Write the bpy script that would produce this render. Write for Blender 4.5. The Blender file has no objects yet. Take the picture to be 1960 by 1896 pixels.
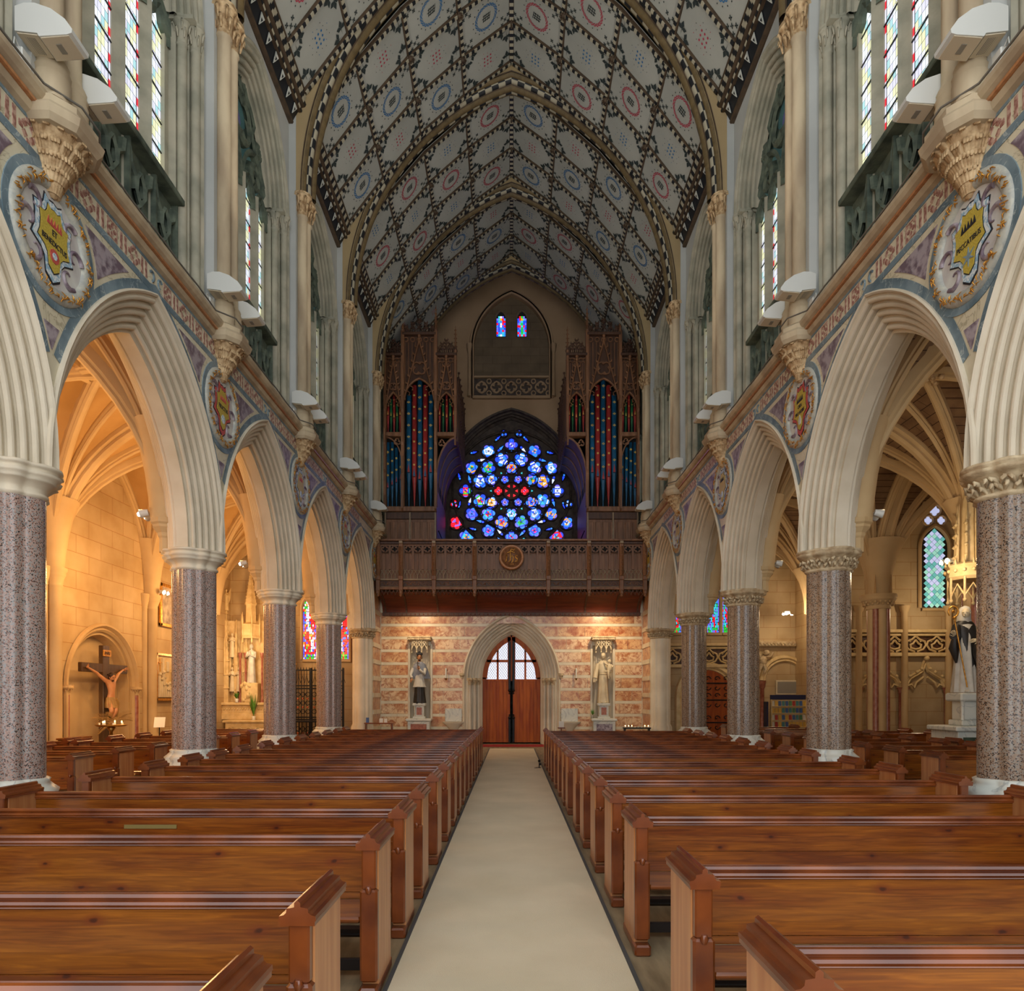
import bpy, math, random
from math import sin, cos, pi, sqrt, acos, atan2, hypot
from mathutils import Vector, Matrix
random.seed(7)
C = bpy.context.scene.collection
# ---------------------------------------------------------------- camera
cd = bpy.data.cameras.new('camera'); cam = bpy.data.objects.new('camera', cd); C.objects.link(cam)
cam.location = (0, 0, 1.7); cam.rotation_euler = (pi/2, 0, 0)
cd.sensor_width = 36; cd.lens = 36*1300/1960; cd.shift_x = 0.0005; cd.shift_y = 386/1960
cd.clip_start = 0.05; cd.clip_end = 200
bpy.context.scene.camera = cam
# ---------------------------------------------------------------- world and exposure
sc = bpy.context.scene
sc.view_settings.view_transform = 'Standard'; sc.view_settings.look = 'None'
sc.view_settings.gamma = 1; sc.view_settings.use_curve_mapping = False
sc.view_settings.exposure = EXPO = 0.3
W = bpy.data.worlds.new('sky'); sc.world = W; W.use_nodes = True
W.node_tree.nodes['Background'].inputs[0].default_value = (0.93, 0.96, 1.0, 1)
W.node_tree.nodes['Background'].inputs[1].default_value = 2.35
def lamp(name, loc, power, col, r=0.06, kind='POINT', to=None, size=1.2, blend=0.6):
    l = bpy.data.lights.new(name, kind); l.energy = power; l.color = col
    if kind != 'SUN': l.shadow_soft_size = r
    o = bpy.data.objects.new(name, l); C.objects.link(o); o.location = loc
    if kind == 'SPOT': l.spot_size = size; l.spot_blend = blend
    if to: o.rotation_euler = (Vector(to)-Vector(loc)).to_track_quat('-Z', 'Y').to_euler()
    return o
WARM = (1.0, 0.56, 0.22); WARM2 = (1.0, 0.75, 0.48)
# aisle and chapel lamps: some stand at fixtures built below, others are added fill
LA = []
for k, p in ((0, 90), (1, 150), (2, 175), (3, 165), (4, 160)): LA.append((-5.80, 2.83+3.99*k, 4.80, p, WARM))
for k, p in ((0, 60), (1, 110), (2, 110), (3, 140), (4, 110), (5, 60)): LA.append((-8.3, 2.83+3.99*k+(0.25 if k < 5 else -0.6), 4.3, p, WARM))  # points added out in the left aisle to gild the arch soffits
LA.append((-8.8, 22.3, 3.2, 60, WARM2)); LA.append((-9.0, 15.9, 1.5, 14, WARM))  # second point added at the votive stand to brighten the recess
for k, p in ((0, 22), (1, 30), (2, 36), (3, 34), (4, 34)): LA.append((5.80, 2.83+3.99*k, 4.80, p, WARM2))  # weak fill added at the right pier spotlights, which are modelled unlit
LA += [(8.75, 13.5, 4.3, 45, WARM2), (9.3, 22.6, 4.5, 50, WARM2), (12.4, 19.4, 4.2, 45, WARM2)]
for (x, y, z, p, col) in LA:
    if abs(x) == 5.8: lamp('aisle_lamp_and_fill', (x, y, z), p*0.8, col, 0.05, 'SPOT', (x*2, y, z+0.6), 2.95, 0.25)   # aimed out into the aisle from the back of the pier
    else: lamp('aisle_lamp_and_fill', (x, y, z), p, col, 0.22 if x < 0 else 0.08)
for s in (-1, 1):
    lamp('gallery_underlight', (s*3.3, 22.7, 4.9), 210 if s > 0 else 140, WARM2, 0.06, 'SPOT', (s*3.0, 24.3, 2.2), 2.4, 1.0)
    for k in range(0, 6): lamp('ceiling_fill_light', (s*4.15, 2.83+3.99*k+0.05, 8.55), (350, 300, 235, 170, 120, 75)[k], (1.0, 0.95, 0.88), 0.08, 'SPOT', (-s*2.2, 2.83+3.99*k+1.0, 18), 2.0, 1.0)  # fill added above the cornice to brighten the ceiling; no fixtures stand there
# ---------------------------------------------------------------- constants of the building
S = 3.99; PY = [2.83+S*k for k in range(7)]      # bay length, pier lines 0..6
XF = 4.62; XC = 5.05                              # arcade face, pier centre
YW = 24.3; YE = 28.3                              # marble wall, upper end wall
XO = 10.05                                        # outer aisle wall
# ---------------------------------------------------------------- mesh builder
class MB:
    def __init__(s): s.v = []; s.f = []; s.m = []; s.sm = []
    def quadgrid(s, rows, mat=0, smooth=True, closed=False, matf=None):
        b = len(s.v); n = len(rows[0])
        for r in rows: s.v.extend([tuple(p) for p in r])
        for i in range(len(rows)-1):
            for j in range(n if closed else n-1):
                k = (j+1) % n
                s.f.append((b+i*n+j, b+i*n+k, b+(i+1)*n+k, b+(i+1)*n+j))
                s.m.append(matf(i, j) if matf else mat); s.sm.append(smooth)
        return s
    def face(s, pts, mat=0):
        b = len(s.v); s.v.extend([tuple(p) for p in pts]); s.f.append(tuple(range(b, b+len(pts)))); s.m.append(mat); s.sm.append(False); return s
    def box(s, x0, x1, y0, y1, z0, z1, mat=0):
        b = len(s.v)
        s.v += [(x0,y0,z0),(x1,y0,z0),(x1,y1,z0),(x0,y1,z0),(x0,y0,z1),(x1,y0,z1),(x1,y1,z1),(x0,y1,z1)]
        for q in ((0,3,2,1),(4,5,6,7),(0,1,5,4),(1,2,6,5),(2,3,7,6),(3,0,4,7)):
            s.f.append(tuple(b+i for i in q)); s.m.append(mat); s.sm.append(False)
        return s
    def bbox(s, x0, x1, y0, y1, z0, z1, c=0.01, mat=0):
        """box with chamfered edges"""
        xs = (x0, x1); ys = (y0, y1); zs = (z0, z1)
        rows = []
        for z, k in ((z0, c), (z0+c, 0), (z1-c, 0), (z1, c)):
            a0, a1, b0, b1 = x0+k, x1-k, y0+k, y1-k; d = c if k == 0 else c*0.5
            rows.append([(a0+d,b0,z),(a1-d,b0,z),(a1,b0+d,z),(a1,b1-d,z),(a1-d,b1,z),(a0+d,b1,z),(a0,b1-d,z),(a0,b0+d,z)])
        s.quadgrid(rows, mat, False, True); s.face(rows[0][::-1], mat); s.face(rows[-1], mat); return s
    def prism(s, poly, axis, a, b, mat=0):
        """extrude 2D polygon (p,q); axis 'x': p=y q=z, 'y': p=x q=z, 'z': p=x q=y"""
        def P(p, t):
            return (t, p[0], p[1]) if axis == 'x' else (p[0], t, p[1]) if axis == 'y' else (p[0], p[1], t)
        A = [P(p, a) for p in poly]; B = [P(p, b) for p in poly]
        s.face(A, mat); s.face(B[::-1], mat)
        n = len(poly)
        for i in range(n):
            j = (i+1) % n; s.face([A[i], B[i], B[j], A[j]], mat)
        return s
    def lathe(s, prof, c=(0,0,0), n=16, mat=0, smooth=True, plan=None, sx=1, sy=1, rot=0):
        """prof list of (r,z); plan(theta) multiplies the radius"""
        rows = []
        for r, z in prof:
            row = []
            for i in range(n):
                t = 2*pi*i/n+rot
                k = plan(t) if plan else 1
                row.append((c[0]+r*k*cos(t)*sx, c[1]+r*k*sin(t)*sy, c[2]+z))
            rows.append(row)
        s.quadgrid(rows, mat, smooth, True)
        if prof[0][0] > 1e-4: s.face(rows[0][::-1], mat)
        if prof[-1][0] > 1e-4: s.face(rows[-1], mat)
        return s
    def tube(s, pts, r, n=8, mat=0, caps=True, smooth=True):
        pts = [Vector(p) for p in pts]; rows = []
        up = Vector((0.13, 0.21, 1)).normalized(); prev = None
        for i, p in enumerate(pts):
            t = (pts[min(i+1, len(pts)-1)]-pts[max(i-1, 0)]).normalized()
            if prev is None:
                a = up if abs(t.dot(up)) < 0.95 else Vector((1, 0.1, 0)); a = (a-t*a.dot(t)).normalized()
            else: a = (prev-t*prev.dot(t)).normalized()
            prev = a; b = t.cross(a); rr = r[i] if isinstance(r, (list, tuple)) else r
            rows.append([tuple(p+a*rr*cos(2*pi*k/n)+b*rr*sin(2*pi*k/n)) for k in range(n)])
        s.quadgrid(rows, mat, smooth, True)
        if caps: s.face(rows[0][::-1], mat); s.face(rows[-1], mat)
        return s
    def sweep(s, path, side, prof, mat=0, smooth=False, closed_prof=False, sgn=1, matf=None, closed=False):
        """planar path; profile (w,d): w along side, d along the in-plane normal; mitred"""
        path = [Vector(p) for p in path]; side = Vector(side).normalized(); n = len(path); rows = []
        for i in range(n):
            if closed: t0 = (path[i]-path[i-1]).normalized(); t1 = (path[(i+1) % n]-path[i]).normalized()
            else:
                t0 = (path[i]-path[i-1]).normalized() if i > 0 else None
                t1 = (path[i+1]-path[i]).normalized() if i < n-1 else None
                t0 = t0 or t1; t1 = t1 or t0
            n0 = t0.cross(side).normalized(); n1 = t1.cross(side).normalized()
            m = (n0+n1); m = m.normalized() if m.length > 1e-6 else n0
            k = 1/max(0.35, m.dot(n0))
            rows.append([tuple(path[i]+side*w+m*(d*k*sgn)) for w, d in prof])
        if closed: rows.append(rows[0])
        s.quadgrid(rows, mat, smooth, closed_prof, matf)
        if closed_prof and not closed: s.face(rows[0], mat); s.face(rows[-1][::-1], mat)
        return s
    def ball(s, c, r, n=8, mat=0, sc=(1,1,1), R=None):
        rows = []
        for i in range(n//2+1):
            a = pi*i/(n//2); row = []
            for j in range(n):
                b = 2*pi*j/n
                p = Vector((r*max(sin(a), 0.01)*cos(b)*sc[0], r*max(sin(a), 0.01)*sin(b)*sc[1], r*cos(a)*sc[2]))
                if R: p = R @ p
                row.append((c[0]+p.x, c[1]+p.y, c[2]+p.z))
            rows.append(row)
        s.quadgrid(rows, mat, True, True); return s
    def add(s, o, M=None, mat=None):
        b = len(s.v)
        s.v += [tuple(M @ Vector(p)) for p in o.v] if M else o.v
        s.f += [tuple(b+i for i in f) for f in o.f]; s.m += o.m if mat is None else [mat]*len(o.m); s.sm += o.sm; return s
    def mesh(s, name, mats):
        me = bpy.data.meshes.new(name); me.from_pydata(s.v, [], s.f)
        for m in (mats if isinstance(mats, (list, tuple)) else [mats]): me.materials.append(m)
        me.polygons.foreach_set('material_index', s.m); me.polygons.foreach_set('use_smooth', s.sm); me.update(); return me
def obj(name, mb, mats, parent=None, loc=(0,0,0), rot=(0,0,0), scale=(1,1,1)):
    me = mb if isinstance(mb, bpy.types.Mesh) else mb.mesh(name, mats)
    o = bpy.data.objects.new(name, me); C.objects.link(o); o.location = loc; o.rotation_euler = rot; o.scale = scale
    if parent: o.parent = parent
    return o
def empty(name, loc=(0,0,0), rz=0, scale=(1,1,1)):
    o = bpy.data.objects.new(name, None); C.objects.link(o); o.location = loc; o.rotation_euler = (0,0,rz); o.scale = scale; o.empty_display_size = 0.1; return o
def part(name, parent, loc=(0,0,0), rot=(0,0,0), scale=(1,1,1)):
    o = bpy.data.objects.new(name, None); C.objects.link(o); o.location = loc; o.rotation_euler = rot; o.scale = scale; o.parent = parent; return o
def tag(o, label, cat, group=None, kind=None):
    o['label'] = label; o['category'] = cat
    if group: o['group'] = group
    if kind: o['kind'] = kind
    return o
def struct(o, label, cat='wall'): return tag(o, label, cat, kind='structure')
CH = {}
def dup(root, loc=None, rz=None, scale=None, label=None, group=None, parent=None):
    r = root.copy(); C.objects.link(r)
    if parent: r.parent = parent
    if loc is not None: r.location = loc
    if rz is not None: r.rotation_euler = (0, 0, rz)
    if scale is not None: r.scale = scale
    if label: r['label'] = label
    if group: r['group'] = group
    for ch in list(root.children):
        c = ch.copy(); C.objects.link(c); c.parent = r
        for g in ch.children:
            d = g.copy(); C.objects.link(d); d.parent = c
    return r
# ---------------------------------------------------------------- pointed arch geometry
def arch(a, rise, zs, r=0, n=14, jamb=None, c0=0.0):
    """points (u,z) of a pointed arch of half span a, inset by r; jamb = foot height"""
    R = (rise*rise+a*a)/(2*a); c = R-a; q = R-r
    th = acos(max(-1, min(1, c/q)))
    right = [(-c+q*cos(th*i/n), zs+q*sin(th*i/n)) for i in range(n+1)]
    pts = [(-u, z) for u, z in right] + [(u, z) for u, z in right[-2::-1]]
    if jamb is not None: pts = [(pts[0][0], jamb)]+pts+[(pts[-1][0], jamb)]
    return [(u+c0, z) for u, z in pts]
def arch_poly(a, rise, zs, z0, n=8, c0=0.0): return arch(a, rise, zs, 0, n, z0, c0)
def circ(r, n=24, c=(0,0), a0=0): return [(c[0]+r*cos(a0+2*pi*i/n), c[1]+r*sin(a0+2*pi*i/n)) for i in range(n)]
def foil(k, R, r, n=6, c=(0,0), a0=pi/2):
    """k-foil outline: lobes of radius r centred at distance R"""
    out = []; h = pi/k; rho = R*cos(h)+sqrt(max(1e-9, r*r-(R*sin(h))**2)); w = atan2(rho*sin(h), rho*cos(h)-R)
    for i in range(k):
        t = a0+2*pi*i/k
        span = w
        for j in range(n+1):
            b = t-span+2*span*j/n
            out.append((c[0]+R*cos(t)+r*cos(b), c[1]+R*sin(t)+r*sin(b)))
    return out
# ---------------------------------------------------------------- materials
def rgb(h, g=2.2):
    if isinstance(h, tuple): return h if len(h) == 4 else (*h, 1)
    v = [int(h[i:i+2], 16)/255 for i in (0, 2, 4)]
    return (*[(x/12.92 if x <= 0.04045 else ((x+0.055)/1.055)**2.4) for x in v], 1)
def M(name, c1, c2=None, rough=0.6, scale=3, detail=4, lo=0.35, hi=0.65, bump=0, bscale=None, metal=0, coat=0, emit=0, veins=None, stretch=(1,1,1), spec=None, distort=0, extra=None, courses=None):
    m = bpy.data.materials.new(name); m.use_nodes = True; nt = m.node_tree; N = nt.nodes; L = nt.links
    b = N['Principled BSDF']; b.inputs['Roughness'].default_value = rough; b.inputs['Metallic'].default_value = metal
    b.inputs['Coat Weight'].default_value = coat; b.inputs['Coat Roughness'].default_value = 0.12
    if spec is not None: b.inputs['Specular IOR Level'].default_value = spec
    col = None
    tc = N.new('ShaderNodeTexCoord'); mp = N.new('ShaderNodeMapping'); mp.inputs['Scale'].default_value = stretch
    L.new(tc.outputs['Object'], mp.inputs['Vector'])
    def noise(s, d=detail, dist=0):
        n = N.new('ShaderNodeTexNoise'); n.inputs['Scale'].default_value = s; n.inputs['Detail'].default_value = d; n.inputs['Distortion'].default_value = dist
        L.new(mp.outputs[0], n.inputs['Vector']); return n.outputs['Fac']
    def ramp(fac, a, bb, ca, cb):
        r = N.new('ShaderNodeValToRGB'); r.color_ramp.elements[0].position = a; r.color_ramp.elements[1].position = bb
        r.color_ramp.elements[0].color = ca; r.color_ramp.elements[1].color = cb; L.new(fac, r.inputs[0]); return r.outputs[0]
    def mix(fac, ca, cb, mode='MIX'):
        x = N.new('ShaderNodeMix'); x.data_type = 'RGBA'; x.blend_type = mode
        if hasattr(fac, 'name'): L.new(fac, x.inputs[0])
        else: x.inputs[0].default_value = fac
        for q, v in ((6, ca), (7, cb)):
            if isinstance(v, tuple): x.inputs[q].default_value = v
            else: L.new(v, x.inputs[q])
        return x.outputs[2]
    if c2 is None: b.inputs['Base Color'].default_value = rgb(c1)
    else: col = ramp(noise(scale, detail, distort), lo, hi, rgb(c1), rgb(c2))
    if veins:
        vc, vs, vw = veins
        f = noise(vs, 5, 1.5); a = N.new('ShaderNodeMath'); a.operation = 'SUBTRACT'; a.inputs[1].default_value = 0.5; L.new(f, a.inputs[0])
        ab = N.new('ShaderNodeMath'); ab.operation = 'ABSOLUTE'; L.new(a.outputs[0], ab.inputs[0])
        col = mix(ramp(ab.outputs[0], 0, vw, (1,1,1,1), (0,0,0,1)), col if col is not None else rgb(c1), rgb(vc))
    if courses:
        # fine masonry joints: (course height, block length, colour, axis) axis 'x' wall runs along y, 'y' wall runs along x
        ch, bl, jc, ax = courses
        sp = N.new('ShaderNodeSeparateXYZ'); L.new(tc.outputs['Object'], sp.inputs[0])
        cb = N.new('ShaderNodeCombineXYZ'); L.new(sp.outputs[1 if ax == 'x' else 0], cb.inputs[0]); L.new(sp.outputs[2], cb.inputs[1])
        br = N.new('ShaderNodeTexBrick'); L.new(cb.outputs[0], br.inputs['Vector']); br.inputs['Scale'].default_value = 1
        br.inputs['Brick Width'].default_value = bl; br.inputs['Row Height'].default_value = ch; br.inputs['Mortar Size'].default_value = 0.006; br.inputs['Mortar Smooth'].default_value = 0.3
        br.inputs['Color1'].default_value = (1,1,1,1); br.inputs['Color2'].default_value = (0.9,0.9,0.88,1); br.inputs['Mortar'].default_value = rgb(jc)
        col = mix(1.0, col if col is not None else rgb(c1), br.outputs['Color'], 'MULTIPLY')
    if extra: col = extra(N, L, tc, mix, ramp, noise, col)
    if col is not None: L.new(col, b.inputs['Base Color'])
    if bump:
        bp = N.new('ShaderNodeBump'); bp.inputs['Strength'].default_value = bump; bp.inputs['Distance'].default_value = 0.01
        L.new(noise(bscale or scale*4), bp.inputs['Height']); L.new(bp.outputs[0], b.inputs['Normal'])
    if emit:
        b.inputs['Emission Strength'].default_value = emit
        if col is not None: L.new(col, b.inputs['Emission Color'])
        else: b.inputs['Emission Color'].default_value = rgb(c1)
    return m
def wood_extra(kn, knd):
    def f(N, L, tc, mix, ramp, noise, col):
        # long fine grain bent by a coarse noise, then knots that run through the board
        mp = N.new('ShaderNodeMapping'); mp.inputs['Scale'].default_value = (0.9, 9, 16); L.new(tc.outputs['Object'], mp.inputs[0])
        n = N.new('ShaderNodeTexNoise'); n.inputs['Scale'].default_value = 3.2; n.inputs['Detail'].default_value = 9; n.inputs['Distortion'].default_value = 1.1; L.new(mp.outputs[0], n.inputs['Vector'])
        col = mix(0.75, col, ramp(n.outputs['Fac'], 0.35, 0.66, (0.42, 0.34, 0.28, 1), (1, 1, 1, 1)), 'MULTIPLY')
        mq = N.new('ShaderNodeMapping'); mq.inputs['Scale'].default_value = (1.0, 1.0, 2.0); mq.inputs['Location'].default_value = (0.37*knd, 0, 0.21*knd); L.new(tc.outputs['Object'], mq.inputs[0])
        w = N.new('ShaderNodeTexNoise'); w.inputs['Scale'].default_value = 9; L.new(tc.outputs['Object'], w.inputs['Vector'])
        ad = N.new('ShaderNodeMix'); ad.data_type = 'RGBA'; ad.blend_type = 'ADD'; ad.inputs[0].default_value = 0.08; sx_ = N.new('ShaderNodeSeparateXYZ'); cx_ = N.new('ShaderNodeCombineXYZ'); L.new(mq.outputs[0], sx_.inputs[0]); L.new(sx_.outputs[0], cx_.inputs[0]); L.new(sx_.outputs[2], cx_.inputs[1]); L.new(cx_.outputs[0], ad.inputs[6]); L.new(w.outputs['Color'], ad.inputs[7])
        v = N.new('ShaderNodeTexVoronoi'); v.voronoi_dimensions = '2D'; L.new(ad.outputs[2], v.inputs['Vector']); v.inputs['Scale'].default_value = 1.9
        col = mix(ramp(v.outputs['Distance'], 0.03, 0.13, (0.8,0.8,0.8,1), (0,0,0,1)), col, rgb(kn))
        return mix(ramp(v.outputs['Distance'], 0.02, 0.045, (0.75,0.75,0.75,1), (0,0,0,1)), col, rgb('2a1006'))
    return f
def granite(name, c1, c2, c3, sc=55):
    def ex(N, L, tc, mix, ramp, noise, col):
        v = N.new('ShaderNodeTexVoronoi'); L.new(tc.outputs['Object'], v.inputs['Vector']); v.inputs['Scale'].default_value = sc
        sp = N.new('ShaderNodeSeparateColor'); L.new(v.outputs['Color'], sp.inputs[0])
        r = N.new('ShaderNodeValToRGB'); r.color_ramp.interpolation = 'CONSTANT'; e = r.color_ramp.elements
        e[0].position = 0; e[0].color = rgb(c1); e[1].position = 0.42; e[1].color = rgb(c2); x = e.new(0.74); x.color = rgb(c3); y = e.new(0.9); y.color = rgb('2a2420')
        L.new(sp.outputs[0], r.inputs[0]); return r.outputs[0]
    return M(name, c1, c2, rough=0.22, extra=ex, spec=0.5)
m = {}
m['stone'] = M('cream_stone', 'c4b8a0', 'd8ceb8', rough=0.75, scale=1.3, bump=0.15, bscale=30)
m['stone_carved'] = M('carved_stone', 'a48d6c', 'cdbb98', rough=0.8, scale=9, bump=0.7, bscale=26)
m['stone_warm'] = M('aisle_stone', 'b89a6c', 'cbb084', rough=0.85, scale=0.9, bump=0.12, bscale=24)
m['aisle_wall'] = M('aisle_wall_ashlar', 'b89a6c', 'ccb288', rough=0.85, scale=1.1, bump=0.1, bscale=20, courses=(0.42, 0.95, 'c9a878', 'x'))
m['aisle_wall_y'] = M('aisle_end_ashlar', 'b49a70', 'c8b088', rough=0.85, scale=1.1, bump=0.1, bscale=20, courses=(0.42, 0.95, 'c9a878', 'y'))
m['web'] = M('vault_web_stone', 'b08a54', 'c49e68', rough=0.9, scale=1.0, bump=0.1)
m['web_brick'] = M('vault_web_brick', '6e523a', '866848', rough=0.9, scale=3, bump=0.2, courses=(0.12, 0.36, '7a6248', 'x'))
m['stone_grey'] = M('grey_stone', '8f8e7c', 'b4ad98', rough=0.8, scale=2.2, bump=0.3, bscale=30)  # greenish grey, mottled at random
m['stone_shaft'] = M('vault_shaft_stone', 'a08d72', 'c2b192', rough=0.8, scale=3, bump=0.2, stretch=(1,1,0.3))
m['stone_dark'] = M('dark_tracery_stone', '3f4a40', '66705f', rough=0.75, scale=5, bump=0.5, bscale=24)  # darker and greener than the other stone
m['stone_brown'] = M('dark_brown_stone', '3a2f2a', '574a40', rough=0.75, scale=5, bump=0.4, bscale=24)  # darker brown than the end wall around it
m['corbel'] = M('corbel_stone', '96764f', 'd0b48a', rough=0.8, scale=12, bump=0.6, bscale=30)
m['plaster'] = M('white_plaster', 'aeb0ab', 'bfc0ba', rough=0.9, scale=0.8, bump=0.05)
m['plaster_tan'] = M('tan_plaster', 'a58b5d', 'b3986a', rough=0.9, scale=0.8)
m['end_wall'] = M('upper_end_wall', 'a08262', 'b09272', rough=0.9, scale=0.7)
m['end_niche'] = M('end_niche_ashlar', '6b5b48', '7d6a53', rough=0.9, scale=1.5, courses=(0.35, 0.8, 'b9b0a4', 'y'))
m['granite'] = granite('red_granite', 'a58a7e', '8e8c88', '76564a', 110)
m['granite2'] = granite('brown_granite', '8e7763', '8b8276', '5a463a', 95)
m['white_marble'] = M('white_marble', 'd4d2c4', 'bfc4bc', rough=0.35, scale=2, veins=('a4a8a4', 1.5, 0.02))
m['cream_marble'] = M('cream_marble', 'd8d0b6', 'c8c0a4', rough=0.45, scale=2.5, veins=('a59c80', 2.2, 0.015))
m['blue_marble'] = M('blue_marble', '586d78', '7d919a', rough=0.4, scale=3.5, veins=('a9b4b4', 3.0, 0.012))
m['purple_marble'] = M('purple_marble', '6d5d68', 'a59aa0', rough=0.4, scale=9, detail=8, lo=0.42, hi=0.58)
m['red_marble'] = M('frieze_red_marble', '8c5c52', 'b79787', rough=0.45, scale=22, detail=6, lo=0.42, hi=0.55)
m['scroll_marble'] = M('scroll_marble', 'cfcfc8', 'b8b3b0', rough=0.4, scale=5)
m['ring_marble'] = M('pearl_ring', '9ea09a', 'b8b7a8', rough=0.4, scale=14, distort=1)
m['gilt'] = M('gilt', 'b67a2c', 'e0a94c', rough=0.35, scale=20, metal=0.6)
m['mosaic_gold'] = M('gold_mosaic', 'b8a038', 'd2bc56', rough=0.35, scale=60, detail=2, metal=0.15)
m['mosaic_blue'] = M('blue_mosaic', '8fb0c4', 'd8dede', rough=0.4, scale=30, detail=2, lo=0.45, hi=0.55)
m['mosaic_red'] = M('red_mosaic', 'b04040', 'c86050', rough=0.4, scale=40)
m['ink'] = M('dark_inlay', '1f1f26', rough=0.5)
m['marble_orange'] = M('veined_orange_marble', 'd4aa78', 'a45c2c', rough=0.28, scale=3.4, detail=9, lo=0.40, hi=0.68, distort=0.9, veins=('8a3c1c', 3.2, 0.018))
m['marble_orange2'] = M('veined_red_marble', 'dcbc92', 'aa6a3c', rough=0.28, scale=4.4, detail=9, lo=0.42, hi=0.66, distort=1.2, veins=('94481f', 2.4, 0.02))
m['marble_band'] = M('pale_marble_band', 'cdbf9e', 'dacfb2', rough=0.3, scale=3)
m['pew'] = M('varnished_pine', '7d400b', 'a06018', rough=0.3, scale=2.2, detail=6, stretch=(0.5, 3, 5), distort=0.6, coat=0.4, bump=0.04, extra=wood_extra('6a2c0a', 1))
m['pew2'] = M('varnished_pine_dark', '703508', '935213', rough=0.28, scale=2.6, detail=6, stretch=(0.4, 3, 6), distort=0.8, coat=0.4, bump=0.04, extra=wood_extra('561f07', 2))
m['pew_end'] = M('pew_end_board', 'a4683c', 'b88252', rough=0.38, scale=3, stretch=(3, 6, 0.5), coat=0.3)
m['pew_dark'] = M('dark_pew_moulding', '54240a', '824218', rough=0.3, scale=3, stretch=(1,1,1), coat=0.4, bump=0.05)
m['pew_black'] = M('pew_foot_black', '1a1210', rough=0.4)
m['floor'] = M('worn_wood_floor', '7a6a50', '988668', rough=0.6, scale=4, stretch=(3, 0.6, 1), detail=8, bump=0.2)
m['carpet'] = M('beige_carpet', 'cfc2a4', 'dccfb2', rough=0.95, scale=1.4, detail=8, lo=0.3, hi=0.7, bump=0.3, bscale=160)
m['carpet_edge'] = M('carpet_edge', '4a4c4c', rough=0.6)
m['red_mat'] = M('red_mat', '8a1418', 'a01e20', rough=0.95, scale=20)
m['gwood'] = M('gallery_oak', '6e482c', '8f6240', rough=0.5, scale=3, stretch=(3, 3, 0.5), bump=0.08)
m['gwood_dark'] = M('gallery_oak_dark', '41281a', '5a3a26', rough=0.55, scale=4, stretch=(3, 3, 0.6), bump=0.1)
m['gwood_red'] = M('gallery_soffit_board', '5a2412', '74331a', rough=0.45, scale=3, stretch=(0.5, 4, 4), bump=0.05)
m['gwood_light'] = M('gallery_edge_painted_light', '8b765c', 'a08a6c', rough=0.5, scale=6)  # light on the edges is put into this paler oak
m['door'] = M('door_oak', '86380a', 'a65414', rough=0.5, scale=2.5, stretch=(5, 3, 0.5), detail=6, coat=0.0, spec=0.25)
m['iron'] = M('black_iron', '17171a', rough=0.45, metal=0.6)
m['brass'] = M('brass', 'a07a3c', rough=0.3, metal=0.9)
m['white_enamel'] = M('white_enamel', 'd0d0c8', rough=0.35)
m['heater_face'] = M('heater_face', 'cdbfa4', rough=0.5)
m['grille'] = M('grille', '8b8578', rough=0.5)
m['cable'] = M('grey_cable', '6e6a62', rough=0.6)
m['rib_black'] = M('rib_black_paint', '16181c', rough=0.5)
m['rib_cream'] = M('rib_cream_paint', 'a79f88', rough=0.6)
m['rib_brown'] = M('rib_brown_wood', '3f3122', '52402c', rough=0.6, scale=8)
m['rib_olive'] = M('rib_olive_wood', '5a4a2c', '6d5a38', rough=0.6, scale=8)
m['panel'] = M('ceiling_panel_paint', '9a9b92', 'a8a89e', rough=0.9, scale=0.8)
m['p_blue'] = M('blue_stencil', '2a6a9c', rough=0.7)
m['p_red'] = M('red_stencil', 'b03048', rough=0.7)
m['p_ink'] = M('grey_stencil', '26302f', rough=0.7)
m['arch_tan'] = M('arch_spandrel_paint', 'a38d66', 'b0996f', rough=0.85, scale=1)
m['lead'] = M('window_lead', '1c1e22', rough=0.6)
m['pipe_blue'] = M('blue_pipe', '155070', '1c6086', rough=0.35, scale=5)
m['pipe_red'] = M('red_pipe', '9a2a28', 'b03a34', rough=0.35, scale=5)
m['pipe_green'] = M('green_pipe', '1c5a34', '287044', rough=0.35, scale=5)
m['pipe_gold'] = M('pipe_gold_stencil', 'c8a850', rough=0.4)
m['black'] = M('painted_deep_shadow', '0c0b0b', rough=0.9)  # near-black standing for shade in recesses, case interiors and pipe mouths
m['statue'] = M('statue_stone', 'c4b594', 'd6c8a8', rough=0.6, scale=4)
m['skin'] = M('painted_skin', 'b07a52', 'c08a60', rough=0.5, scale=8)
m['hair'] = M('dark_hair', '2c1c12', '3c281a', rough=0.6, scale=20)
m['black_cloth'] = M('black_habit', '1c1a18', '2a2724', rough=0.5, scale=5)
m['blue_cloth'] = M('blue_grey_cape', '6e7480', '8a8f98', rough=0.6, scale=6)
m['white_cloth'] = M('white_robe', 'b8b4a8', 'ccc8bc', rough=0.6, scale=6)
m['cloth_tan'] = M('ochre_loincloth', '8a6a3c', 'a5844e', rough=0.6, scale=10)
m['crosswood'] = M('cross_wood', '3e2a18', '523a22', rough=0.45, scale=4, stretch=(3,3,0.6), coat=0.3)
m['flame'] = M('candle_flame', 'ffc070', emit=14)
m['bulb'] = M('lamp_glass', 'fff0d0', emit=60)
m['paper'] = M('paper', 'd8d8d0', rough=0.8)
m['leaf'] = M('leaf', '3c7020', '5a9030', rough=0.5, scale=10)
m['altar'] = M('altar_stone', 'c8ac78', 'dcc492', rough=0.7, scale=5, bump=0.4, bscale=30)
m['red_shaft'] = M('red_marble_shaft', '8a4a3a', 'a8705a', rough=0.3, scale=9, detail=7)
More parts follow.
